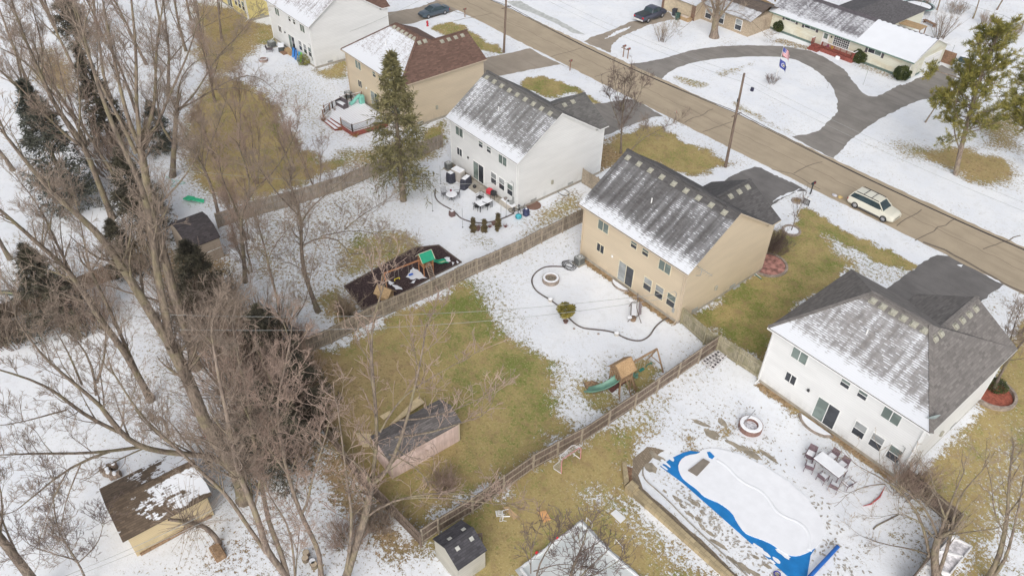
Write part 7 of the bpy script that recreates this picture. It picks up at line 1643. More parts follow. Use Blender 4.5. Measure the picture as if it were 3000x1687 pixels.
# hockey net, plastic chair, boards, rink
def hockey_goal():
    a = at(zN(1360, 420)); c = at(zN(1610, 340)); d = at(zN(1425, 480)); t = thing('hockey_goal', 'white hockey goal frame standing by the dark fence', 'hockey goal', tuple(a)); g = lambda x, y, z: at(zN(x, y), z); m = mk('white_pipe', (.75, .73, .72), .4, .04); r = mk('faded_red_pipe', (.55, .25, .25), .4)
    MB().tube([g(1430, 480, .0), g(1435, 370, 1.05), g(1450, 340, 1.15), g(1600, 240, 1.15), g(1617, 245, 1.1), g(1612, 340, .0)], .035, 8).build('front_frame', r, t)
    MB().tube([g(1430, 480, .03), g(1360, 435, .03), g(1360, 410, .03), g(1415, 365, .03)], .03, 8).build('base_frame', m, t); MB().tube([g(1440, 350, 1.12), g(1420, 335, 1.05), g(1425, 310, 1.05), g(1530, 218, 1.05), g(1560, 215, 1.05), g(1600, 238, 1.13)], .03, 8).build('top_frame', m, t); MB().tube([g(1540, 290, .4), g(1605, 340, .02)], .03, 6).build('rear_brace', m, t)
    b = MB(); P0, P1, P2, P3 = g(1430, 310, 1.04), g(1545, 220, 1.04), g(1600, 243, 1.13), g(1448, 345, 1.13)
    for i in range(13): u = i / 12; b.bar(P0.lerp(P1, u), P3.lerp(P2, u), .01)
    for i in range(5): u = i / 4; b.bar(P0.lerp(P3, u), P1.lerp(P2, u), .01)
    Q0, Q1 = g(1365, 430, .04), g(1425, 475, .04); Q2, Q3 = g(1440, 350, 1.1), g(1425, 330, 1.04)
    for i in range(8): u = i / 7; b.bar(Q0.lerp(Q1, u), Q3.lerp(Q2, u), .01)
    for i in range(9): u = i / 8; b.bar(Q0.lerp(Q3, u), Q1.lerp(Q2, u), .01)
    b.build('net', mk('net_grey', (.5, .48, .44)), t)
hockey_goal()
PW = mk('white_plastic', (.78, .78, .78), .4, .02)
def fallen_chair():
    c = at(zN(875, 900)); t = thing('plastic_chair', 'white plastic chair tipped over on the straw grass', 'chair', tuple(c), -.5); T = Matrix.Translation((0, 0, .28)) @ Matrix.Rotation(math.radians(82), 4, 'X')
    b = MB(); b.T = T; b.bevbox(-.25, -.25, -.02, .25, .25, .03, .04); b.build('seat', PW, t, world=False); b = MB(); b.T = T; b.bar((-.22, .25, .45), (.22, .25, .45), .06); 
    for i in range(5): b.bar((-.2 + i * .1, .23, 0), (-.2 + i * .1, .27, .45), .05, .02)
    b.build('backrest', PW, t, world=False)
    for sx in (-1, 1):
        for sy in (-1, 1): b = MB(); b.T = T; b.bar((sx * .22, sy * .22, 0), (sx * .29, sy * .29, -.42), .06, .03); b.build('leg', PW, t, world=False)
        b = MB(); b.T = T; b.tube([(sx * .25, -.22, 0), (sx * .28, -.22, .2), (sx * .27, .24, .22)], .025, 5); b.build('armrest', PW, t, world=False)
fallen_chair()
for nm, l, pp, m, z in (('plywood_sheet', 'long tan plank lying beside the tipped white chair', [zN(885, 800), zN(930, 795), zN(1025, 885), zN(985, 918)], mk('tan_board', (.52, .36, .2)), .03), ('plywood_sheet', 'orange plywood square lying alone on the grass', [zN(1215, 848), zN(1285, 830), zN(1332, 918), zN(1265, 945)], mk('orange_board', (.66, .36, .16)), .03), ('foam_board', 'white board lying on snowy grass near the block wall', [zN(1895, 860), zN(1945, 822), zN(2040, 905), zN(1990, 952)], PW, .04)):
    tag(MB().prism(gp(pp), .012, z + .02).build(nm, m), l, 'board')
for l, pp, z0, z1 in (('largest pale plywood sheet behind the pink shed', [s2(265, 300), s2(490, 78), s2(540, 125), s2(330, 270)], .35, .40), ('small pale plywood offcut behind the pink shed', [s2(190, 232), s2(270, 190), s2(275, 215), s2(225, 262)], .2, .24), ('pale plywood leaning at the left end of the pink shed', [s2(0, 360), s2(130, 370), s2(110, 470), s2(60, 470)], .1, .15)):
    tag(MB().prism([tuple(G(*p, z1).xy) for p in pp], z0, z1).build('plywood_sheet', mk('pale_plywood', (.62, .5, .31), .8, .12)), l, 'board')
zq = ZM(1500, 1480, 3.64)
def rink():
    g = lambda x, y: at(zq(x, y)); P = [g(735, 195), g(90, 680), g(260, 900), g(1500, 900), g(1135, 600), g(880, 365)]; t = thing('ice_rink', 'small backyard ice rink with white board rim at the bottom edge', 'ice rink', tuple(g(640, 500)))
    m, nt, b_ = nmat('rink_ice'); co = objco(nt); lk(nt, mixc(nt, ramp(nt, noise(nt, co, .6, 4), .35, .65), (.52, .55, .55), (.62, .64, .63)), b_.inputs['Base Color']); b_.inputs['Roughness'].default_value = .35
    MB().prism([p.xy for p in P], .01, .06).build('ice', m, t); o = MB().prism(ragged([tuple((p + (p - g(640, 600)).normalized() * .35).xy) for p in P], .06, .4, 3), .002, .02).build('liner', mk('grey_liner', (.45, .46, .46), .5), t)
    for a, c in ((0, 1), (0, 5), (5, 4), (4, 3), (1, 2)):
        MB().bar(P[a] + Vector((0, 0, .12)), P[c] + Vector((0, 0, .12)), .1, .22).build('rim_board', mk('rim_white', (.7, .71, .72), .5), t)
    for a in ((790, 175, 850, 235), (1095, 405, 1175, 490)):
        q0, q1 = g(a[0], a[1]), g(a[2], a[3]); MB().tube([q0, q0 + Vector((0, 0, .5)), q1 + Vector((0, 0, .5)), q1], .03, 6).build('small_goal', PW, t)
    for p, l in (((478, 360), 'upper red marker on the rink rim'), ((268, 520), 'lower red marker on the rink rim')): v = g(*p); tag(MB().bevbox(v.x - .12, v.y - .08, .0, v.x + .12, v.y + .08, .24, .03).build('red_marker', mk('red_bright', (.75, .03, .05), .4)), l, 'marker')
rink()
limb_tree('bare tree whose dark twigs cross in front of the ice rink', (1600, 1900), [
    ([(1600, 1900), (1635, 1800), (1670, 1690), zq(660, 600), zq(730, 490), zq(790, 370), zq(800, 250)], .12, .025, .35), ([zq(730, 490), zq(800, 450), zq(890, 400)], .04, .02), ([(1600, 1880), (1580, 1760), zq(250, 680), zq(310, 540), zq(400, 400), zq(500, 260)], .09, .02, .3), ([zq(200, 720), zq(200, 500), zq(260, 290)], .04, .015), ([(1650, 1750), zq(720, 720), zq(880, 570), zq(1000, 480)], .06, .02), ([zq(230, 700), zq(400, 660), zq(560, 620), zq(640, 640)], .04, .015), ([(1670, 1700), zq(800, 740), zq(900, 680), zq(1080, 600)], .05, .015),
], seed=45, sub=7, size=.7, dens=.7, minr=.008, bm_=BARKD, tm_=TWIGD, last=3)
# window-frame stack, raised beds, red tube
t = thing('frame_stack', 'stack of snowy lattice crates in the fence corner', 'crates', tuple(at(zI(1910, 980)))); 
for j, (pa, pb, pc) in enumerate(((zI(1790, 985), zI(1850, 1035), zI(1890, 885)), (zI(1840, 1030), zI(1900, 1065), zI(1945, 885)))):
    a, c, d = at(pa, .15), at(pb, .15), at(pc, .15)
    if j == 1: d = a + (at(zI(2030, 935), .15) - c)
    else: d = a + (at(zI(1945, 890), .15) - a)
    e = c - a; f = d - a; b = MB()
    for i in range(3): b.bar(a + e * i / 2, a + e * i / 2 + f, .07, .14)
    for i in range(7): b.bar(a + f * i / 6, a + f * i / 6 + e, .06, .12)
    o = b.build('crate', mk('snowy_timber', (.6, .58, .58), .8, .35, 6), t); MB().sheet([tuple((a).xy), tuple((c).xy), tuple((c + f).xy), tuple((a + f).xy)], .06).build('crate_floor', mk('crate_floor_dark', (.09, .08, .09), .9, .5, 6), t)
t = thing('raised_bed', 'white-framed raised garden bed divided in two at the lower right corner', 'garden bed', tuple(at(z7(1250, 1250)))); P = [at(z7(*q)) for q in ((1240, 975), (1478, 1105), (1200, 1449), (900, 1330))]; mids = (P[0].lerp(P[3], .5), P[1].lerp(P[2], .38))
for a, c in ((P[0], P[1]), (P[1], P[2]), (P[2], P[3]), (P[3], P[0]), mids): MB().bar(a + Vector((0, 0, .15)), c + Vector((0, 0, .15)), .09, .3).build('board', PW, t)
MB().sheet([p.xy for p in P], .12).build('soil_snow', mk('soil_snow', (.7, .68, .7), .9, .35, 4), t)
v = [at(z7(*q), .1) for q in ((120, 565), (220, 540), (330, 450), (400, 320))]; tag(MB().tube(v, [.02, .05, .06, .02], 7).build('red_sled', mk('faded_red', (.42, .08, .08))), 'thin curved red plastic piece on the snow near the dining table', 'sled')
edging('dark rotting log curving on the speckled snow at lower right', [z7(250, 860), z7(290, 815), z7(400, 760), z7(500, 710), z7(560, 680)], BARKD, .1, .1, 'log', 'log')
# logs by the lone shed, firewood, arch
for i, (p, r, l_) in enumerate(((zK(800, 650), .25, 'leftmost cut log by the brown-roofed shed'), (zK(868, 632), .24, 'upright cut log by the brown-roofed shed'), (zK(820, 668), .25, 'second cut log from the top by the brown-roofed shed'), (zK(832, 695), .26, 'cut log in the middle of the five by the shed'), (zK(880, 705), .26, 'cut log touching the shed eave'))):
    v = at(p); b = MB(); b.T = Matrix.Translation(v) @ Matrix.Rotation(i * .7, 4, 'Z') @ (Matrix.Rotation(math.radians(80), 4, 'X') if i != 1 else Matrix()); b.T = Matrix.Translation((0, 0, r if i != 1 else 0)) @ b.T; b.tube([(0, 0, -.35 if i != 1 else 0), (0, 0, .35 if i != 1 else .5)], r, 10); t = thing('log', l_, 'log', tuple(v)); b.build('log_body', BARKL, t); MB().blob((v.x, v.y, 2 * r if i != 1 else .52), (r * .9, r * .6, .05), 8).build('snow_cap', SNOWM, t)
for i, p in enumerate((z6(1710, 1180), z6(1790, 1290), z6(1810, 1330), z6(1700, 1250))):
    v = at(p); t = thing('log', ['pale sawn log highest in the pile by the bowed tree', 'snow-topped sawn log in the pile by the bowed tree', 'lowest sawn log in the pile by the bowed tree', 'leftmost sawn log in the pile by the bowed tree'][i], 'log', tuple(v)); MB().tube([v, v + Vector((0, 0, .35))], .22, 10).build('log_body', BARKL, t); MB().tube([v + Vector((0, 0, .351)), v + Vector((0, 0, .36))], .2, 10).build('sawn_face', mk('sawn_wood', (.55, .45, .33)) if i != 1 else SNOWM, t)
v = at(zK(1230, 345)); tag(MB().tube([v + Vector((-1.0, 0, 0)), v + Vector((-.8, .2, .55)), v + Vector((0, .3, .85)), v + Vector((.8, .2, .55)), v + Vector((1.0, 0, 0))], .1, 7).build('fallen_branch', BARKL), 'arched fallen branch on the snow above the brown-roofed shed', 'fallen branch')
v = at(zK(1145, 250)); tag(MB().tube([v + Vector((-.5, 0, .08)), v + Vector((0, .1, .1)), v + Vector((.5, -.1, .1))], .12, 7).build('fallen_branch', BARKL), 'short brown log lying on the snow near the twin-stemmed tree', 'fallen branch')
v = at(z6(600, 1160)); tag(MB().bevbox(v.x - .6, v.y - .35, 0, v.x + .6, v.y + .35, .35, .06).build('old_crate', WLOG), 'old wooden crate among leaves right of the pollarded stump', 'crate')
v = at(zK(1585, 610)); chair('lawn_chair', 'dark lawn chair behind the brown-roofed shed', (v.x, v.y, 0), .8, BLACKM, BLACKM, False)
for (p, l) in (((zK(1560, 430)), 'odd dark bicycle leaning on the tallest tree'),): bicycle(l, p, 1.2, mk('red_plastic'))
# green toys by the rear fence, green slide
v = [at(r5(1400, 460), .3), at(r5(1450, 470), .5), at(r5(1540, 488), .12)]; t = thing('toy_slide', 'bright green plastic slide lying behind the low tan shed', 'toy slide', tuple(v[0])); b = MB(); b.bar(v[0], v[1], .7, .12); b.build('top', mk('bright_green', (.05, .55, .28), .4), t); b = MB(); b.bar(v[1], v[2], .5, .1); b.build('chute', mk('bright_green'), t)
v = [at(r5(1250, 300), .05), at(r5(1320, 340), .05), at(r5(1280, 380), .05), at(r5(1400, 350), .05), at(r5(1330, 330), .05)]; tag(MB().tube(v, .03, 5).build('soccer_net', mk('teal_net', (.2, .5, .42))), 'tangled teal net on the ground under the dark forked tree', 'net')
# striped hose at the far left
t = thing('striped_hose', 'dark green and yellow striped tube lying on snow at the left edge', 'tube', tuple(at(r5(60, 1170))))
for k, (dy, m) in enumerate(((0, mk('dark_teal', (.04, .1, .1))), (14, mk('pale_yellow', (.6, .62, .3))), (24, mk('dark_teal')))): MB().tube([at(r5(-40, 1160 + dy), .08), at(r5(60, 1168 + dy), .08), at(r5(130, 1178 + dy * .8), .08), at(r5(185, 1172 + dy * .5), .08)], .09, 6).build('stripe', m, t)
# second yard from the top: furniture and sleds
sA = ZM(740, 80, 5.85)
chair('lawn_chair', 'dark reclining chair on the snow near the top white house', tuple(at(sA(300, 420))), 2.6, BLACKM, mk('mauve_dark', (.13, .1, .11)), False, .8, .9)
t, c = fire_ring('small fire ring with leaves near the top white house', sA(190, 580), .6, .45, .35, simple('ring_clay', (.33, .25, .22), .9, .2, 4), simple('ash_pink', (.36, .28, .27), .95, .5, 6))
covered('hot_tub', 'dark storage bench with a snow top by the top white house', sA(500, 395), 1.7, .9, .7, mk('box_dark_green', (.07, .08, .08)), -.45, 'bench', .98, .92)
v = at(sA(610, 450)); t = thing('wooden_step', 'two-level wooden step at the top white house door', 'step', tuple(v)); MB().box(v.x - 1.2, v.y - .2, 0, v.x + 1.0, v.y + 1.0, .35).build('upper_step', WTAN, t); MB().box(v.x - 1.2, v.y - .8, 0, v.x + .2, v.y - .203, .18).build('lower_step', WBRN, t)
SL = [(sA(690, 520), 'blue', (.04, .22, .6), 'light blue sled, leftmost against the top white house'), (sA(735, 560), 'blue', (.03, .17, .5), 'mid blue sled leaning second from the left'), (sA(790, 590), 'green', (.04, .3, .55), 'blue-green sled next to the lime one'), (sA(820, 600), 'lime', (.25, .6, .08), 'lime green sled, rightmost of the leaning sleds')]
for i, (p, nm, cc, l) in enumerate(SL):
    v = at(p); t = thing('sled', l, 'sled', tuple(v), 0, 'sleds leaning against the top white house'); b = MB(); b.T = Matrix.Translation(v) @ Matrix.Rotation(math.radians(-14), 4, 'X'); b.bevbox(-.27, -.05, .02, .27, .05, 1.35, .05); b.build('sled_body', mk('sled_' + str(i), cc, .35), t); b = MB(); b.T = Matrix.Translation(v) @ Matrix.Rotation(math.radians(-14), 4, 'X'); b.tube([(-.15, -.08, 1.2), (0, -.16, 1.1), (.15, -.08, 1.2)], .015, 5); b.build('rope', BLACKM, t)
covered('covered_grill', 'dark blue covered grill behind the leaning sleds', sA(735, 480), .7, .7, 1.1, NAVY, 0, snow=0)
# deck furniture
t = thing('storage_bench', 'dark grey storage bench with snow on its seat on the deck', 'bench', tuple(at(s6(375, 372), .72)), .12); z0 = 0
MB().bevbox(-.85, -.35, 0, .85, .35, .42, .03).build('box', mk('bench_grey', (.1, .085, .095)), t, world=False); MB().bevbox(-.85, .28, .42, .85, .38, .95, .03).build('backrest', mk('bench_grey'), t, world=False); MB().bevbox(-.78, -.3, .421, .78, .25, .47, .03).build('snow_layer', SNOWM, t, world=False)
for x in (-.85, .79): MB().bevbox(x, -.35, .42, x + .07, .3, .65, .02).build('armrest', mk('bench_grey'), t, world=False)
v = at(s6(630, 320), .72); e = at(s6(480, 355), .72); t = thing('toy_slide', 'pale teal toddler slide on the red deck', 'toy slide', tuple(v)); m = mk('pale_teal', (.2, .5, .42), .4); b = MB(); b.tube([v + Vector((0, 0, 1.0)), v.lerp(e, .35) + Vector((0, 0, .75)), v.lerp(e, .7) + Vector((0, 0, .3)), e + Vector((0, 0, .08))], [.2, .22, .22, .26], 8); b.build('chute', m, t); b = MB(); b.bevbox(v.x - .1, v.y - .35, .72, v.x + .45, v.y + .35, 1.75, .1); b.build('ladder_side', m, t)
v = at(s6(275, 425), .72); tag(MB().lathe([(.12, .72), (.15, .98), (.1, 1.0)], 12, tuple(v.xy)).build('planter_pot', mk('pot_grey')), 'small grey pot on the deck corner', 'pot')
tuft('dry ornamental grass at the deck stairs', s6(130, 575), .4, .9, mk('straw_red', (.36, .2, .12)), 310); tuft('tan ornamental grass under the deck corner', s6(560, 780), .4, .7, mk('straw_tan', (.45, .3, .13)), 311); tuft('tan ornamental grass along the long deck side', s6(800, 660), .5, .8, mk('straw_tan'), 312); tuft('tan grass beside the deck stairs', s6(350, 690), .4, .6, mk('straw_tan'), 313)
for i, (x, y, a_, b2) in enumerate(((265, 225, .5, .12), (300, 205, .25, .15), (262, 250, .3, .08), (758, 672, .3, .14), (775, 690, .4, .16), (800, 705, .25, .12), (740, 660, .2, .1), (850, 735, .3, .14), (830, 745, .2, .1), (885, 700, .5, .2))):
    v = at(zp(x, y)); tag(MB().sheet(patch(v.x, v.y, ang, a_, b2), .036 + i * .001).build('snow_patch', SNOWM), kind='structure')
# ================================================================ VEHICLES
def vehicle(name, label, cat, p0, p1, W, paint, body, cabin, glassm=None, wheel_r=.37, wx=(.19, .81), snow=False, extras=None):
    # p0 rear ground point, p1 front ground point; body: (u, z_low, z_belt, z_top, half width); cabin: (u, half w at belt, half w at roof, z)
    a, b_ = Vector(p0), Vector(p1); x = b_ - a; x.z = 0; L = x.length; x.normalize(); y = Vector((-x.y, x.x, 0)); c = (a + b_) / 2
    t = thing(name, label, cat, (c.x, c.y, 0)); M = Matrix(((x.x, y.x, 0, a.x), (x.y, y.y, 0, a.y), (0, 0, 1, 0), (0, 0, 0, 1))); gm = glassm or GL_CAR
    def B_(): q = MB(); q.T = M; return q
    def loft(b, secs):
        n = len(secs[0]); vs = [v for s in secs for v in s]; fs = [(i * n + j, i * n + (j + 1) % n, (i + 1) * n + (j + 1) % n, (i + 1) * n + j) for i in range(len(secs) - 1) for j in range(n)]
        fs.append(tuple(range(n - 1, -1, -1))); fs.append(tuple(range((len(secs) - 1) * n, len(secs) * n))); b.faces(vs, fs)
    secs = []
    for (u, zl, zb, zt, hw) in body:
        X = u * L; s = [(X, -hw * .93, zl), (X, -hw, zl + .14), (X, -hw, zb - .12), (X, -hw * .955, zb), (X, -hw * .8, zt - .02), (X, -hw * .4, zt + .02), (X, 0, zt + .03)]
        secs.append(s + [(q[0], -q[1], q[2]) for q in s[-2::-1]])
    q = B_(); loft(q, secs); bo = q.build('body', paint, t, smooth=False)
    secs = []
    for (u, hb, hr, zb, zr) in cabin:
        X = u * L; s = [(X, -hb, zb), (X, -hr, zr - .03), (X, -hr * .9, zr + .0), (X, 0, zr + .03)]
        secs.append(s + [(k[0], -k[1], k[2]) for k in s[-2::-1]])
    q = B_(); loft(q, secs); q.build('windows', gm, t)
    # roof panel and pillars
    rs = [s for s in cabin if s[4] > max(k[4] for k in cabin) - .16]
    secs = []
    for (u, hb, hr, zb, zr) in rs:
        X = u * L; s = [(X, -hr - .012, zr - .07), (X, -hr - .012, zr), (X, -hr * .9, zr + .035), (X, 0, zr + .055)]; secs.append(s + [(k[0], -k[1], k[2]) for k in s[-2::-1]])
    q = B_(); loft(q, secs); q.build('roof', paint if not snow else SNOWM, t)
    q = B_()
    for s_ in (-1, 1):
        for i in range(len(cabin)):
            u, hb, hr, zb, zr = cabin[i]
            if i in (0, len(cabin) - 1): q.bar((u * L, s_ * (hb + .004), zb), (u * L, s_ * (hr + .004), zr), .06, .03)
    # windscreen pillars
    def pil(i, j):
        for s_ in (-1, 1): q.bar((cabin[i][0] * L, s_ * cabin[i][1], cabin[i][3]), (cabin[j][0] * L, s_ * cabin[j][2], cabin[j][4] + .01), .07, .06)
    pil(0, 1); pil(-1, -2); q.build('pillars', paint, t)
    for u in wx:
        for s_ in (-1, 1):
            hw = max(k[4] for k in body); q = B_(); q.T = M @ Matrix.Translation((u * L, s_ * (hw - .11), wheel_r)) @ Matrix.Rotation(math.pi / 2, 4, 'X'); q.lathe([(wheel_r * .6, -.12), (wheel_r * .96, -.12), (wheel_r, -.07), (wheel_r, .07), (wheel_r * .96, .12), (wheel_r * .6, .12)], 22, closed=True); wo = q.build('wheel', mk('tyre', (.03, .03, .03), .8, .1), t)
            q = B_(); q.T = M @ Matrix.Translation((u * L, s_ * (hw - .015), wheel_r)) @ Matrix.Rotation(math.pi / 2, 4, 'X'); q.lathe([(.02, -.005), (wheel_r * .62, -.005), (wheel_r * .62, .01), (.02, .02)], 16, closed=True); q.build('rim_well', BLACKM, wo)
            q = B_(); q.T = M @ Matrix.Translation((u * L, s_ * (hw + .0), wheel_r)) @ Matrix.Rotation(math.pi / 2, 4, 'X')
            for k in range(7): an = k * 2 * math.pi / 7; q.bar((0, 0, 0), (wheel_r * .6 * math.cos(an), wheel_r * .6 * math.sin(an), 0), .07, .03, up=(0, 0, 1))
            q.build('rim', mk('rim_silver', (.4, .4, .42), .35), wo)
    f = body[-1]; r = body[0]; hw = f[4]
    for s_ in (-1, 1):
        q = B_(); X = body[-2][0] * L; q.bevbox(X - .1, min(s_ * hw * .62, s_ * hw * 1.04), f[2] - .2, X + .14, max(s_ * hw * .62, s_ * hw * 1.04), f[2] - .03, .03); q.build('headlight', mk('headlight', (.6, .62, .62), .15), t)
        q = B_(); q.bevbox(-.02, min(s_ * r[4] * .7, s_ * r[4] * 1.03), r[2] - .3, .1, max(s_ * r[4] * .7, s_ * r[4] * 1.03), r[2] - .06, .03); q.build('tail_light', mk('tail_red', (.5, .02, .03), .25), t)
        q = B_(); w = cabin[-1][1]; q.bevbox(cabin[-1][0] * L - .35, min(s_ * (w + .02), s_ * (w + .22)), cabin[-1][3] - .02, cabin[-1][0] * L - .2, max(s_ * (w + .02), s_ * (w + .22)), cabin[-1][3] + .14, .03); q.build('wing_mirror', paint, t)
    q = B_(); q.bevbox(L - .05, -hw * .62, f[1] + .18, L + .03, hw * .62, f[2] - .1, .03); q.build('grille', BLACKM, t); q = B_(); q.bevbox(-.05, -r[4] * .95, r[1] + .0, .08, r[4] * .95, r[1] + .24, .04); q.build('rear_bumper', mk('bumper_dark', (.08, .08, .085)), t)
    for s_ in (-1, 1): q = B_(); q.box(wx[0] * L + .45, min(s_ * (max(k[4] for k in body) - .03), s_ * (max(k[4] for k in body) + .012)), .27, wx[1] * L - .45, max(s_ * (max(k[4] for k in body) - .03), s_ * (max(k[4] for k in body) + .012)), .42); q.build('sill_trim', mk('bumper_dark'), t)
    if snow: 
        q = B_(); q.faces([(cabin[-1][0] * L + .05, -hw * .75, cabin[-1][3] + .06), (L * .97, -hw * .7, f[3] + .05), (L * .97, hw * .7, f[3] + .05), (cabin[-1][0] * L + .05, hw * .75, cabin[-1][3] + .06)], [(0, 1, 2, 3)]); q.build('hood_snow', SNOWM, t)
    return t, B_, L
def paintm(name, c, rough=.3):
    m, nt, b = nmat(name); b.inputs['Base Color'].default_value = (*c, 1); b.inputs['Roughness'].default_value = rough; b.inputs['Coat Weight'].default_value = .5; return m
s11 = ZM(2350, 500, 4.55)
pr, pf = at(s11(690, 500)), at(s11(1062, 685))
d = (pf - pr); d.z = 0; wb = d.length; d.normalize(); n_ = Vector((-d.y, d.x, 0)); W2 = .96; rr = pr - d * (1.0) + n_ * W2; ff = pf + d * (.95) + n_ * W2
t, B_, L = vehicle('parked_suv', 'cream white suv with black roof bars parked on the tan road', 'car', rr, ff, 1.95, paintm('pearl_cream', (.7, .68, .58)),
    [(0, .42, .95, .98, .9), (.03, .32, 1.05, 1.07, .97), (.25, .3, 1.08, 1.12, .98), (.68, .3, 1.08, 1.12, .98), (.76, .3, 1.04, 1.1, .97), (.93, .32, .93, 1.0, .93), (1.0, .4, .75, .82, .8)],
    [(.02, .86, .8, 1.07, 1.12), (.08, .88, .73, 1.07, 1.62), (.3, .9, .76, 1.09, 1.72), (.52, .9, .75, 1.09, 1.72), (.62, .9, .7, 1.09, 1.66), (.755, .86, .8, 1.07, 1.1)])
q = B_()
for u in (.27, .44): q.bar((u * L, -.7, 1.8), (u * L, .7, 1.8), .06, .03)
for s_ in (-1, 1): q.bar((.12 * L, s_ * .7, 1.78), (.6 * L, s_ * .7, 1.78), .05, .05)
q.build('roof_rack', BLACKM, t)
sedan = [(0, .4, .88, .98, .85), (.04, .28, .95, 1.02, .9), (.25, .22, .9, .98, .92), (.68, .22, .88, .95, .92), (.9, .25, .78, .86, .88), (1.0, .35, .62, .68, .74)]
sedc = [(.1, .78, .74, .98, 1.02), (.26, .82, .64, .96, 1.38), (.45, .84, .66, .94, 1.44), (.56, .84, .64, .94, 1.4), (.74, .8, .74, .93, .96)]
rr, ff = at(zA(1960, 145)), at(zA(1735, 180)); d = (ff - rr).normalized(); n_ = Vector((-d.y, d.x, 0))
a0, a1 = at(zA(1945, 140)), at(zA(1790, 180)); d = (a1 - a0); d.z = 0; d.normalize(); n_ = Vector((d.y, -d.x, 0)); mid = (a0 + a1) / 2 + n_ * .85
vehicle('parked_sedan', 'blue-grey sedan parked in the driveway at the top', 'car', mid - d * 2.4, mid + d * 2.45, 1.85, paintm('slate_blue', (.06, .085, .11)), sedan, sedc, wheel_r=.33)
a0, a1 = at(zB(1590, 225)), at(zB(1750, 165)); d = (a1 - a0); d.z = 0; d.normalize(); n_ = Vector((-d.y, d.x, 0)); mid = (a0 + a1) / 2 + n_ * .95
PK = paintm('pickup_blue_grey', (.05, .055, .085)); t, B_, L = vehicle('pickup_truck', 'dark blue-grey pickup truck parked at the tan garage', 'truck', mid - d * 2.95, mid + d * 2.85, 2.0, PK,
    [(0, .5, 1.15, 1.18, .95), (.02, .42, 1.22, 1.24, 1.0), (.4, .42, 1.22, 1.24, 1.0), (.7, .42, 1.16, 1.22, 1.0), (.93, .42, 1.08, 1.16, .97), (1.0, .5, .85, .92, .88)],
    [(.37, .88, .82, 1.2, 1.25), (.42, .9, .74, 1.2, 1.82), (.58, .9, .76, 1.2, 1.9), (.66, .9, .72, 1.2, 1.84), (.76, .86, .8, 1.18, 1.22)], wheel_r=.41, wx=(.22, .8))
q = B_(); q.box(.1, -.88, 1.272, .36 * L, .88, 1.3); q.build('bed_cover', mk('tonneau', (.05, .06, .065), .7), t); q = B_(); q.bevbox(-.12, -.95, .5, .0, .95, .72, .04); q.build('chrome_bumper', mk('chrome', (.6, .6, .6), .2), t); q = B_(); q.box(-.14, -.2, .56, -.122, .2, .68); q.build('number_plate', WHITE, t)
a = at(zC(1950, 690)); f0 = at(zC(1870, 690)); fr = at(zC(1930, 700)); d = (at(zC(2060, 590)) - at(zC(1935, 700))); d.z = 0; d.normalize(); n_ = Vector((-d.y, d.x, 0)); base = at(zC(1935, 690))
vehicle('parked_suv', 'silver suv covered with snow beside the ranch house garage', 'car', base + d * 4.7, base + d * .1, 1.9, paintm('silver', (.42, .45, .47)), [(0, .42, .95, .98, .88), (.03, .32, 1.02, 1.05, .94), (.7, .3, 1.05, 1.08, .94), (.93, .32, .9, .98, .9), (1.0, .4, .72, .8, .78)], [(.03, .84, .78, 1.04, 1.1), (.1, .86, .72, 1.05, 1.58), (.5, .88, .74, 1.06, 1.66), (.6, .88, .7, 1.06, 1.6), (.76, .84, .78, 1.04, 1.08)], snow=True)
a0, a1 = at(zB(2290, 215)), at(zB(2430, 200)); base = at(zB(2350, 190)); d = Vector((.75, .66, 0)).normalized()
t, B_, L = vehicle('pickup_truck', 'old beige pickup with snow on it behind the stout tree', 'truck', base + d * 4.2 - d * 0, base - d * 1.0, 1.95, paintm('beige_paint', (.5, .46, .36)), [(0, .5, 1.05, 1.08, .93), (.02, .42, 1.1, 1.12, .97), (.7, .42, 1.08, 1.12, .97), (.97, .42, 1.0, 1.06, .93), (1.0, .5, .85, .9, .88)], [(.42, .86, .8, 1.1, 1.14), (.45, .88, .72, 1.1, 1.68), (.6, .88, .7, 1.1, 1.68), (.7, .84, .78, 1.1, 1.14)], snow=True, wheel_r=.38)
# ================================================================ POLES, WIRES, BOXES
WP = wood('pole_wood', (.13, .095, .075), (.24, .18, .14), 1, .1)
def upole(label, b, h, lean, group='utility poles along the street'):
    B = Vector((b[0], b[1], 0)); t = thing('utility_pole', label, 'utility pole', tuple(B), 0, group); top = B + Vector((lean[0], lean[1], h)); MB().tube([B, top], [.17, .11], 12).build('pole', WP, t)
    zc = 6.4; a = B.lerp(top, zc / h); MB().bar(a + Vector((-.0, -.7, 0)), a + Vector((0, .9, 0)), .09).build('cross_arm', WP, t); MB().tube([B.lerp(top, .72) + Vector((-.03, -.2, 0)), B.lerp(top, .72) + Vector((-.03, -.2, .35))], .06, 8).build('insulator', BLACKM, t)
    for q in (-.55, .75): MB().lathe([(.05, 0), (.07, .05), (.04, .12)], 8).build('insulator', GREYM, t).location = a + Vector((0, q, .05)) - t.location
    return t, a, top
p1 = G(1476, 155); p2 = G(2125, 490)
_, a1, t1 = upole('utility pole near the top edge beside the roadside grass', p1, 11.2, (.2, .3)); _, a2, t2 = upole('tall wooden utility pole between the road and the beige house', p2, 11.1, (-.2, -.1))
dv = p2 - p1; a0 = a1 - dv; a3 = a2 + dv; _, a0, t0 = upole('utility pole further up the street', p1 - dv, 11, (0, 0)); _, a3, t3 = upole('utility pole further down the street', p2 + dv, 11, (0, 0))
CAB = mk('cable_black', (.035, .03, .03), .6)
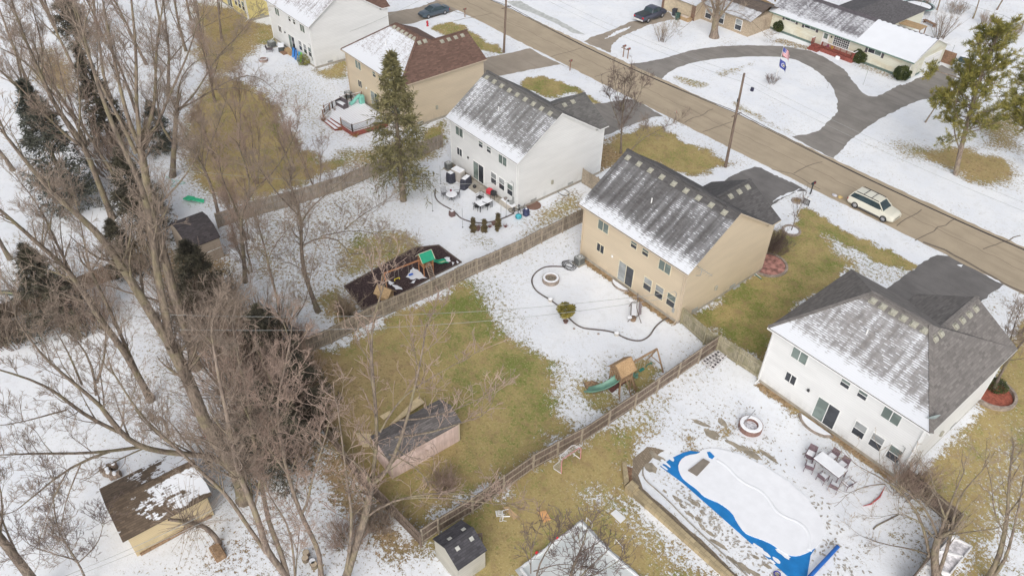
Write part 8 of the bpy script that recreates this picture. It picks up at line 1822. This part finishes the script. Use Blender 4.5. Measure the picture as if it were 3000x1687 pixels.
def wire(label, a, b, r, sag, m=CAB, n=24):
    a = Vector(a); b = Vector(b); pts = [a.lerp(b, i / n) - Vector((0, 0, sag * 4 * (i / n) * (1 - i / n))) for i in range(n + 1)]; o = MB().tube(pts, r, 5).build('overhead_cable', m); tag(o, label, 'cable'); return o
oy = Vector((0, .75, 0))
for k, (u, v) in enumerate(((a0, a1), (a1, a2), (a2, a3))):
    nm = ('furthest up the street', 'between the two visible poles', 'from the middle pole off the right edge')[k]
    wire('thick lower cable over the far road edge, ' + nm, u + oy, v + oy, .032, .7); wire('thinner upper cable over the road, ' + nm, u + Vector((0, .2, .12)), v + Vector((0, .2, .12)), .03, .55)
    for j, dz in enumerate((-.3, -1.0)):
        uu, vv = (t0, t1, t2, t3)[k] + Vector((0, .1, dz)), (t0, t1, t2, t3)[k + 1] + Vector((0, .1, dz)); wire(('topmost thin wire, ', 'second thin wire, ')[j] + nm, uu, vv, .012, .8, GREYM)
back = [Vector((-28.9, 42.1, 3.3)), Vector((-50.3, 42.1, 3.3)), Vector((-92.8, 44.0, 3.3))]
wire('service wire from the beige house over its snowy patio', back[0], GX(*zI(330, 745), back[0].x - 9.0), .014, .25, GREYM) if False else None
e1 = Vector((-46.5, 6.0, 8.5)); wire('service wire running from the beige house corner to the rear woods', back[0], e1, .018, 1.2, GREYM); wire('second service wire running from the beige house corner to the woods', back[0] + Vector((.1, -.1, -.4)), e1 + Vector((1.5, -.5, 0)), .018, 1.4, GREYM)
wire('service wire from the middle white house to the rear woods', back[1], Vector((-72, 8, 8.5)), .018, 1.2, GREYM); wire('service wire from the top white house along its side wall', back[2], Vector((-90.5, 68, 8.8)), .018, .8, GREYM)
for i, o_ in enumerate((0, 1.2)): wire(('upper', 'lower')[i] + ' rear lot wire crossing below the brown-roofed shed', G(*zK(200 + 60 * i, 1560), 6), G(*zK(1800, 850 + 60 * i), 7), .014, .3, GREYM)
def mailbox(label, p, h=1.15, m=None, twin=False, rz=0):
    t = thing('mailbox', label, 'mailbox', tuple(at(p)), rz); MB().bar((0, 0, 0), (0, 0, h), .1).build('post', WBRN if m is None else m, t, world=False)
    b = MB(); prof = [(-.12, 0), (.12, 0), (.12, .14), (.08, .22), (0, .25), (-.08, .22), (-.12, .14)]; vs = [(q[0], y, h + q[1]) for y in (-.25, .3) for q in prof]; b.faces(vs, [tuple(range(6, -1, -1)), tuple(range(7, 14))] + [(i, (i + 1) % 7, (i + 1) % 7 + 7, i + 7) for i in range(7)]); b.build('box', m or mk('mailbox_brown', (.2, .15, .12)), t, world=False)
    MB().bar((.13, 0, h + .05), (.13, 0, h + .3), .02, .06).build('flag', mk('tail_red', (.5, .02, .03), .25), t, world=False)
    if twin: MB().bar((-.5, 0, h - .25), (.5, 0, h - .25), .08).build('arm', WBRN, t, world=False)
    return t
mailbox('brown mailbox at the end of the sedan driveway', zA(2132, 165)); mailbox('brown mailbox between the road and the snowy verge of the tan driveway', zB(868, 668), 1.3); mailbox('pale wooden mailbox on the verge left of the long-legged pole', zB(1848, 1165), 1.4, mk('mailbox_pale', (.4, .35, .28)))
mailbox('black mailbox with rounded body at the end of the dark driveway', zE(1525, 545), 1.3, mk('mailbox_black', (.035, .04, .045))); mailbox('left of the paired mailboxes across the street', zB(1370, 540), 1.5, twin=True); mailbox('right of the paired mailboxes across the street', zB(1412, 555), 1.3)
t = thing('yard_sign', 'black and white yard sign hanging from a white post', 'sign', tuple(at(zE(1412, 722)))); v = at(zE(1412, 722)); MB().bar(v, v + Vector((0, 0, 2.2)), .11).build('post', WHITE, t); MB().bar(v + Vector((0, 0, 2.1)), v + Vector((.9, .1, 2.1)), .09).build('arm', WHITE, t); MB().box(v.x + .12, v.y - .02, 1.3, v.x + .85, v.y + .02, 1.95).build('panel', BLACKM, t); b = MB()
for i in range(4): b.box(v.x + .2, v.y - .026, 1.4 + i * .13, v.x + .77, v.y - .021, 1.46 + i * .13)
b.build('lettering', mk('sign_grey', (.5, .5, .5)), t)
t = thing('fire_hydrant', 'red fire hydrant in the snow near the sedan', 'hydrant', tuple(at(zA(1779, 248)))); RD = mk('hydrant_red', (.5, .03, .05), .4); MB().lathe([(.2, 0), (.2, .05), (.13, .06), (.13, .6), (.17, .62), (.16, .7), (.08, .82), (.03, .85)], 14).build('barrel', RD, t, world=False); MB().tube([(-.24, 0, .45), (.24, 0, .45)], .07, 8).build('nozzles', RD, t, world=False)
def tree_ring(label, p, ro, ri, fill, m=ST, h=.16):
    c = at(p); t = thing('stone_ring', label, 'edging', tuple(c)); b = MB(); n = 26
    for i in range(n): a = i * 2 * math.pi / n; b.T = Matrix.Translation((c.x + (ro - .12) * math.cos(a), c.y + (ro - .12) * math.sin(a), 0)) @ Matrix.Rotation(a, 4, 'Z'); b.bevbox(-.12, -ro * .115, 0, .12, ro * .115, h + rnd.uniform(-.02, .02), .02)
    b.build('stones', m, t); MB().lathe([(ro - .25, .09), (ri, .1)], 24, tuple(c.xy)).build('fill', fill, t) if ri < ro - .3 else None
RM = simple('red_mulch', (.33, .10, .065), .95, .3, 6, bmp=.5); tree_ring('ring of stones round the little ornamental tree', (2318, 677), .95, .02, SNOWM); tree_ring('half ring of stones with red mulch at the beige house front corner', zE(1120, 1210), 1.9, .02, simple('mulch_snow', (.36, .18, .15), .95, .5, 2)); tree_ring('ring of stones with red mulch round the leaning tree', (2905, 1155), 1.75, .02, RM, h=.35)
tree_ring('small stone ring near the yard sign', zE(1400, 610), .6, .02, simple('dry_bed', (.3, .22, .12), .95, .3, 5), h=.12)
for i, (a, c) in enumerate(((zE(975, 1270), zE(1060, 1335)), (zE(985, 1285), zE(1065, 1345)), (zE(1000, 1265), zE(1090, 1300)))): tag(MB().bar(at(a, .05), at(c, .05), .08).build('gutter_pipe', (WHITE, mk('gutter_green', (.12, .2, .15)), WHITE)[i]), ['upper white pipe lying by the stone half ring', 'green pipe between two white ones by the stone half ring', 'lower white pipe lying by the stone half ring'][i], 'pipe')
for i, (p) in enumerate((zE(800, 1425), zE(835, 1405))): v = at(p); tag(MB().bevbox(v.x - .25, v.y - .2, 0, v.x + .25, v.y + .2, .06, .03).build('stepping_stone', GREYM), ['left stepping stone beside the beige house side wall', 'right stepping stone beside the beige house side wall'][i], 'stone')
# trash bins, crates at the garage
def bin_(label, p, m):
    t = thing('trash_bin', label, 'trash bin', tuple(at(p)), .3); b = MB(); vs = [(-.25, -.28, .05), (.25, -.28, .05), (.25, .28, .05), (-.25, .28, .05), (-.32, -.36, 1.0), (.32, -.36, 1.0), (.32, .36, 1.0), (-.32, .36, 1.0)]; b.faces(vs, [(3, 2, 1, 0), (4, 5, 6, 7), (0, 1, 5, 4), (1, 2, 6, 5), (2, 3, 7, 6), (3, 0, 4, 7)]); b.build('body', m, t, world=False)
    MB().bevbox(-.34, -.4, 1.001, .34, .38, 1.08, .03).build('lid', m, t, world=False)
    for x in (-.28, .22): b = MB(); b.T = Matrix.Translation((x, .3, .13)) @ Matrix.Rotation(math.pi / 2, 4, 'Y'); b.lathe([(.13, 0), (.13, .06)], 12); b.build('wheel', BLACKM, t, world=False)
bin_('black trash bin behind the pickup', zB(1850, 150), mk('bin_black', (.05, .055, .07))); bin_('dark green trash bin next to the black one', zB(1880, 190), mk('bin_green', (.04, .09, .075)))
v = at(zB(1945, 185)); t = thing('timber_box', 'tan timber box with snow beside the garage door', 'box', tuple(v)); MB().bevbox(v.x - 1.2, v.y - .5, 0, v.x + 1.2, v.y + .5, .45, .03).build('box', WTAN, t); MB().bevbox(v.x - .7, v.y - .3, .451, v.x + .7, v.y + .3, .55, .03).build('boards', mk('pale_timber', (.6, .52, .45)), t)
tag(MB().tube([at(zB(1650, 55), .9), at(zB(1620, 60), .9)], .4, 10).build('barrel_blue', mk('blue_drum', (.1, .13, .2))), 'bluish drum beyond the pickup', 'drum') if False else None
# flag pole
fb = at(zC(222, 785)); ft = hgt(*zC(298, 425), fb); t = thing('flagpole', 'white flagpole in the circular drive island', 'flagpole', tuple(fb)); tp = Vector((fb.x, fb.y, ft)); MB().tube([fb, tp], [.05, .035], 10).build('pole', mk('pole_white', (.7, .7, .7), .4, .03), t); MB().blob(tuple(tp), .08, 8).build('finial', mk('brass', (.5, .4, .15), .3), t)
def flag(label, z1, z0, L, us):
    o = None; dirv = Vector((.72, -.2, 0)).normalized(); t = thing('flag', label, 'flag', (fb.x, fb.y, z0)); nx_, nz_ = 18, 13
    def P(i, j): u = i / nx_; w = j / nz_; return Vector((fb.x, fb.y, 0)) + dirv * (.05 + u * L * .86) + Vector((dirv.y, -dirv.x, 0)) * .14 * math.sin(u * 7 + w) + Vector((0, 0, z0 + (z1 - z0) * w - .55 * u * L * .6))
    mats = {'r': mk('flag_red', (.55, .03, .06), .8, .03), 'w': mk('flag_white', (.75, .75, .76), .8, .03), 'b': mk('flag_blue', (.05, .07, .3), .8, .05), 'y': mk('flag_gold', (.6, .55, .3), .8)}
    bs = {k: MB() for k in mats}
    for i in range(nx_):
        for j in range(nz_):
            if us: k = 'b' if (i < 7 and j >= 6) else ('r' if j % 2 == 0 else 'w')
            else: k = 'b'; r = math.hypot((i - 8.5) / 4.2, (j - 6) / 3.6); k = 'w' if .72 < r < 1.0 and (i + j) % 2 == 0 else ('y' if r < .45 else 'b')
            bs[k].face([P(i, j), P(i + 1, j), P(i + 1, j + 1), P(i, j + 1)])
    if us:
        for a in range(5):
            for c in range(4): p = P(1, 7) .lerp(P(6, 7), a / 4); q = P(1, 12).lerp(P(6, 12), a / 4); v = p.lerp(q, c / 3); nrm = Vector((dirv.y, -dirv.x, 0)) * .012; [bs['w'].blob(tuple(v + nrm * s_), .035, 5) for s_ in (1, -1)]
    for k, nm in (('b', 'canton' if us else 'field'), ('r', 'red_stripes'), ('w', 'white_stripes' if us else 'emblem_ring'), ('y', 'emblem')):
        if bs[k].f: bs[k].build(nm, mats[k], t)
flag('red, white and blue striped flag with a starred corner', ft - .15, ft - 1.1, 1.75, True); flag('dark blue flag with a pale emblem below the striped one', ft - 1.75, ft - 2.7, 1.7, False)
# reflector stakes, porch things
for i, (p, q, l) in enumerate(((zC(1058, 805), zC(1080, 640), 'thin lamp stake on the snow triangle before the ranch house'), (zC(722, 835), zC(735, 785), 'short stake at the edge of the snowy island'), (zC(1870, 560), zC(1935, 430), 'tall thin stake behind the ranch house garage'))):
    v = at(p); h = hgt(*q, v); tag(MB().tube([v, v + Vector((0, 0, max(.5, h)))], .025, 6).build('stake', GREYM), l, 'stake')
v = at(zC(8, 860)); tag(MB().bevbox(v.x - .2, v.y - .15, 0, v.x + .2, v.y + .15, .5, .05).build('utility_box', mk('box_navy', (.03, .03, .06))), 'small dark box standing on the snowy island', 'box')
v = at(zC(815, 555)); tag(MB().bevbox(v.x - .3, v.y - .2, 0, v.x + .3, v.y + .2, .35, .08).build('stone', SNOWM), 'white stone in front of the red porch', 'stone')
for i, (p, cc, l) in enumerate(((zC(725, 440), (.18, .06, .4), 'purple basket on the red porch'), (zC(765, 455), (.75, .55, .05), 'yellow flowers on the red porch'), (zC(750, 385), (.3, .08, .07), 'dark red post figure beside the porch door'))):
    v = at(p, .8); tag(MB().blob((v.x, v.y, .85 + (.4 if i == 2 else 0)), (.22, .18, .28 + (.4 if i == 2 else 0)), 8, .1).build(('basket', 'flowers', 'ornament')[i], mk('porch_' + str(i), cc)), l, ('basket', 'flowers', 'ornament')[i])
v = at(zC(695, 400), .56); tag(MB().blob((v.x, v.y, .98), (.55, .4, .42), 12).build('covered_table', SNOWM), 'white covered round table by the ranch front door', 'table')
# trampoline, picnic bench, rear yard things
c = at(zC(1560, 110)); t = thing('trampoline', 'round trampoline with snow on its mat behind the ranch house', 'trampoline', tuple(c)); r = 2.4; MB().lathe([(r, .95), (r + .08, 1.0), (r, 1.05), (r - .08, 1.0)], 32, tuple(c.xy), closed=True).build('rim', mk('trampoline_green', (.12, .24, .22)), t); MB().lathe([(r - .12, .98), (.01, .93)], 32, tuple(c.xy)).build('mat', mk('mat_dark', (.05, .055, .06)), t); MB().lathe([(r - .5, .985), (r - .9, 1.04), (.01, 1.05)], 32, tuple(c.xy)).build('snow_layer', SNOWM, t)
for i in range(6): a = i * math.pi / 3; MB().tube([(c.x + r * math.cos(a), c.y + r * math.sin(a), 0), (c.x + r * math.cos(a), c.y + r * math.sin(a), .95)], .04, 6).build('leg', WHITE, t); MB().tube([(c.x + (r + .1) * math.cos(a), c.y + (r + .1) * math.sin(a), .9), (c.x + (r + .1) * math.cos(a), c.y + (r + .1) * math.sin(a), 2.8)], .025, 6).build('net_pole', GREYM, t)
A, B, C = zC(1375, 215), zC(1600, 285), zC(1440, 190); a, c_, d_ = at(A, 2.4), at(B, 2.4), at(C, 2.4); t = thing('patio_cover', 'tan slatted patio cover behind the ranch house', 'patio cover', tuple(a)); M, L = frame_of(a, c_); 
b = MB(); b.T = M; b.box(0, 0, 2.35, L, 2.2, 2.42); b.build('roof_panel', WTAN, t)
for x in (.1, L - .1):
    for y in (.1, 2.1): q = MB(); q.T = M; q.bar((x, y, 0), (x, y, 2.35), .12); q.build('post', WBRN, t)
v = at(zC(1680, 235)); t = thing('timber_bench', 'low brown timber bench with snow near the trampoline', 'bench', tuple(v), -.3); MB().bevbox(-1.2, -.3, .35, 1.2, .3, .45, .02).build('seat', WBRN, t, world=False); [MB().box(x, -.25, 0, x + .12, .25, .35).build('leg', WBRN, t, world=False) for x in (-1.0, .9)]
v = at(zC(1840, 600)); tag(MB().box(v.x - .9, v.y - .1, 0, v.x + .9, v.y + .15, 1.7).build('fence_panel', WBRN), 'brown wooden gate panel at the ranch house garage corner', 'gate')
t = thing('rope_tangle', 'snow brush and bag dropped on the road behind the cream suv', 'bag', tuple(at(s11(440, 340)))); v = at(s11(430, 340)); MB().blob((v.x, v.y, .12), (.35, .2, .12), 8, .2).build('bag', mk('bag_grey', (.5, .5, .55)), t); v = at(s11(505, 365)); MB().blob((v.x, v.y, .12), (.3, .25, .13), 8, .2).build('pouch', mk('pouch_yellow', (.6, .45, .2)), t)
v = at(s11(918, 225), 0); v = v + Vector((0, 0, 0)); tag(MB().blob((v.x, v.y, 1.5), (.18, .16, .2), 8, .1).build('wheel_cap', BLACKM), 'dark round object by the far side of the cream suv roof', 'ball') if False else None
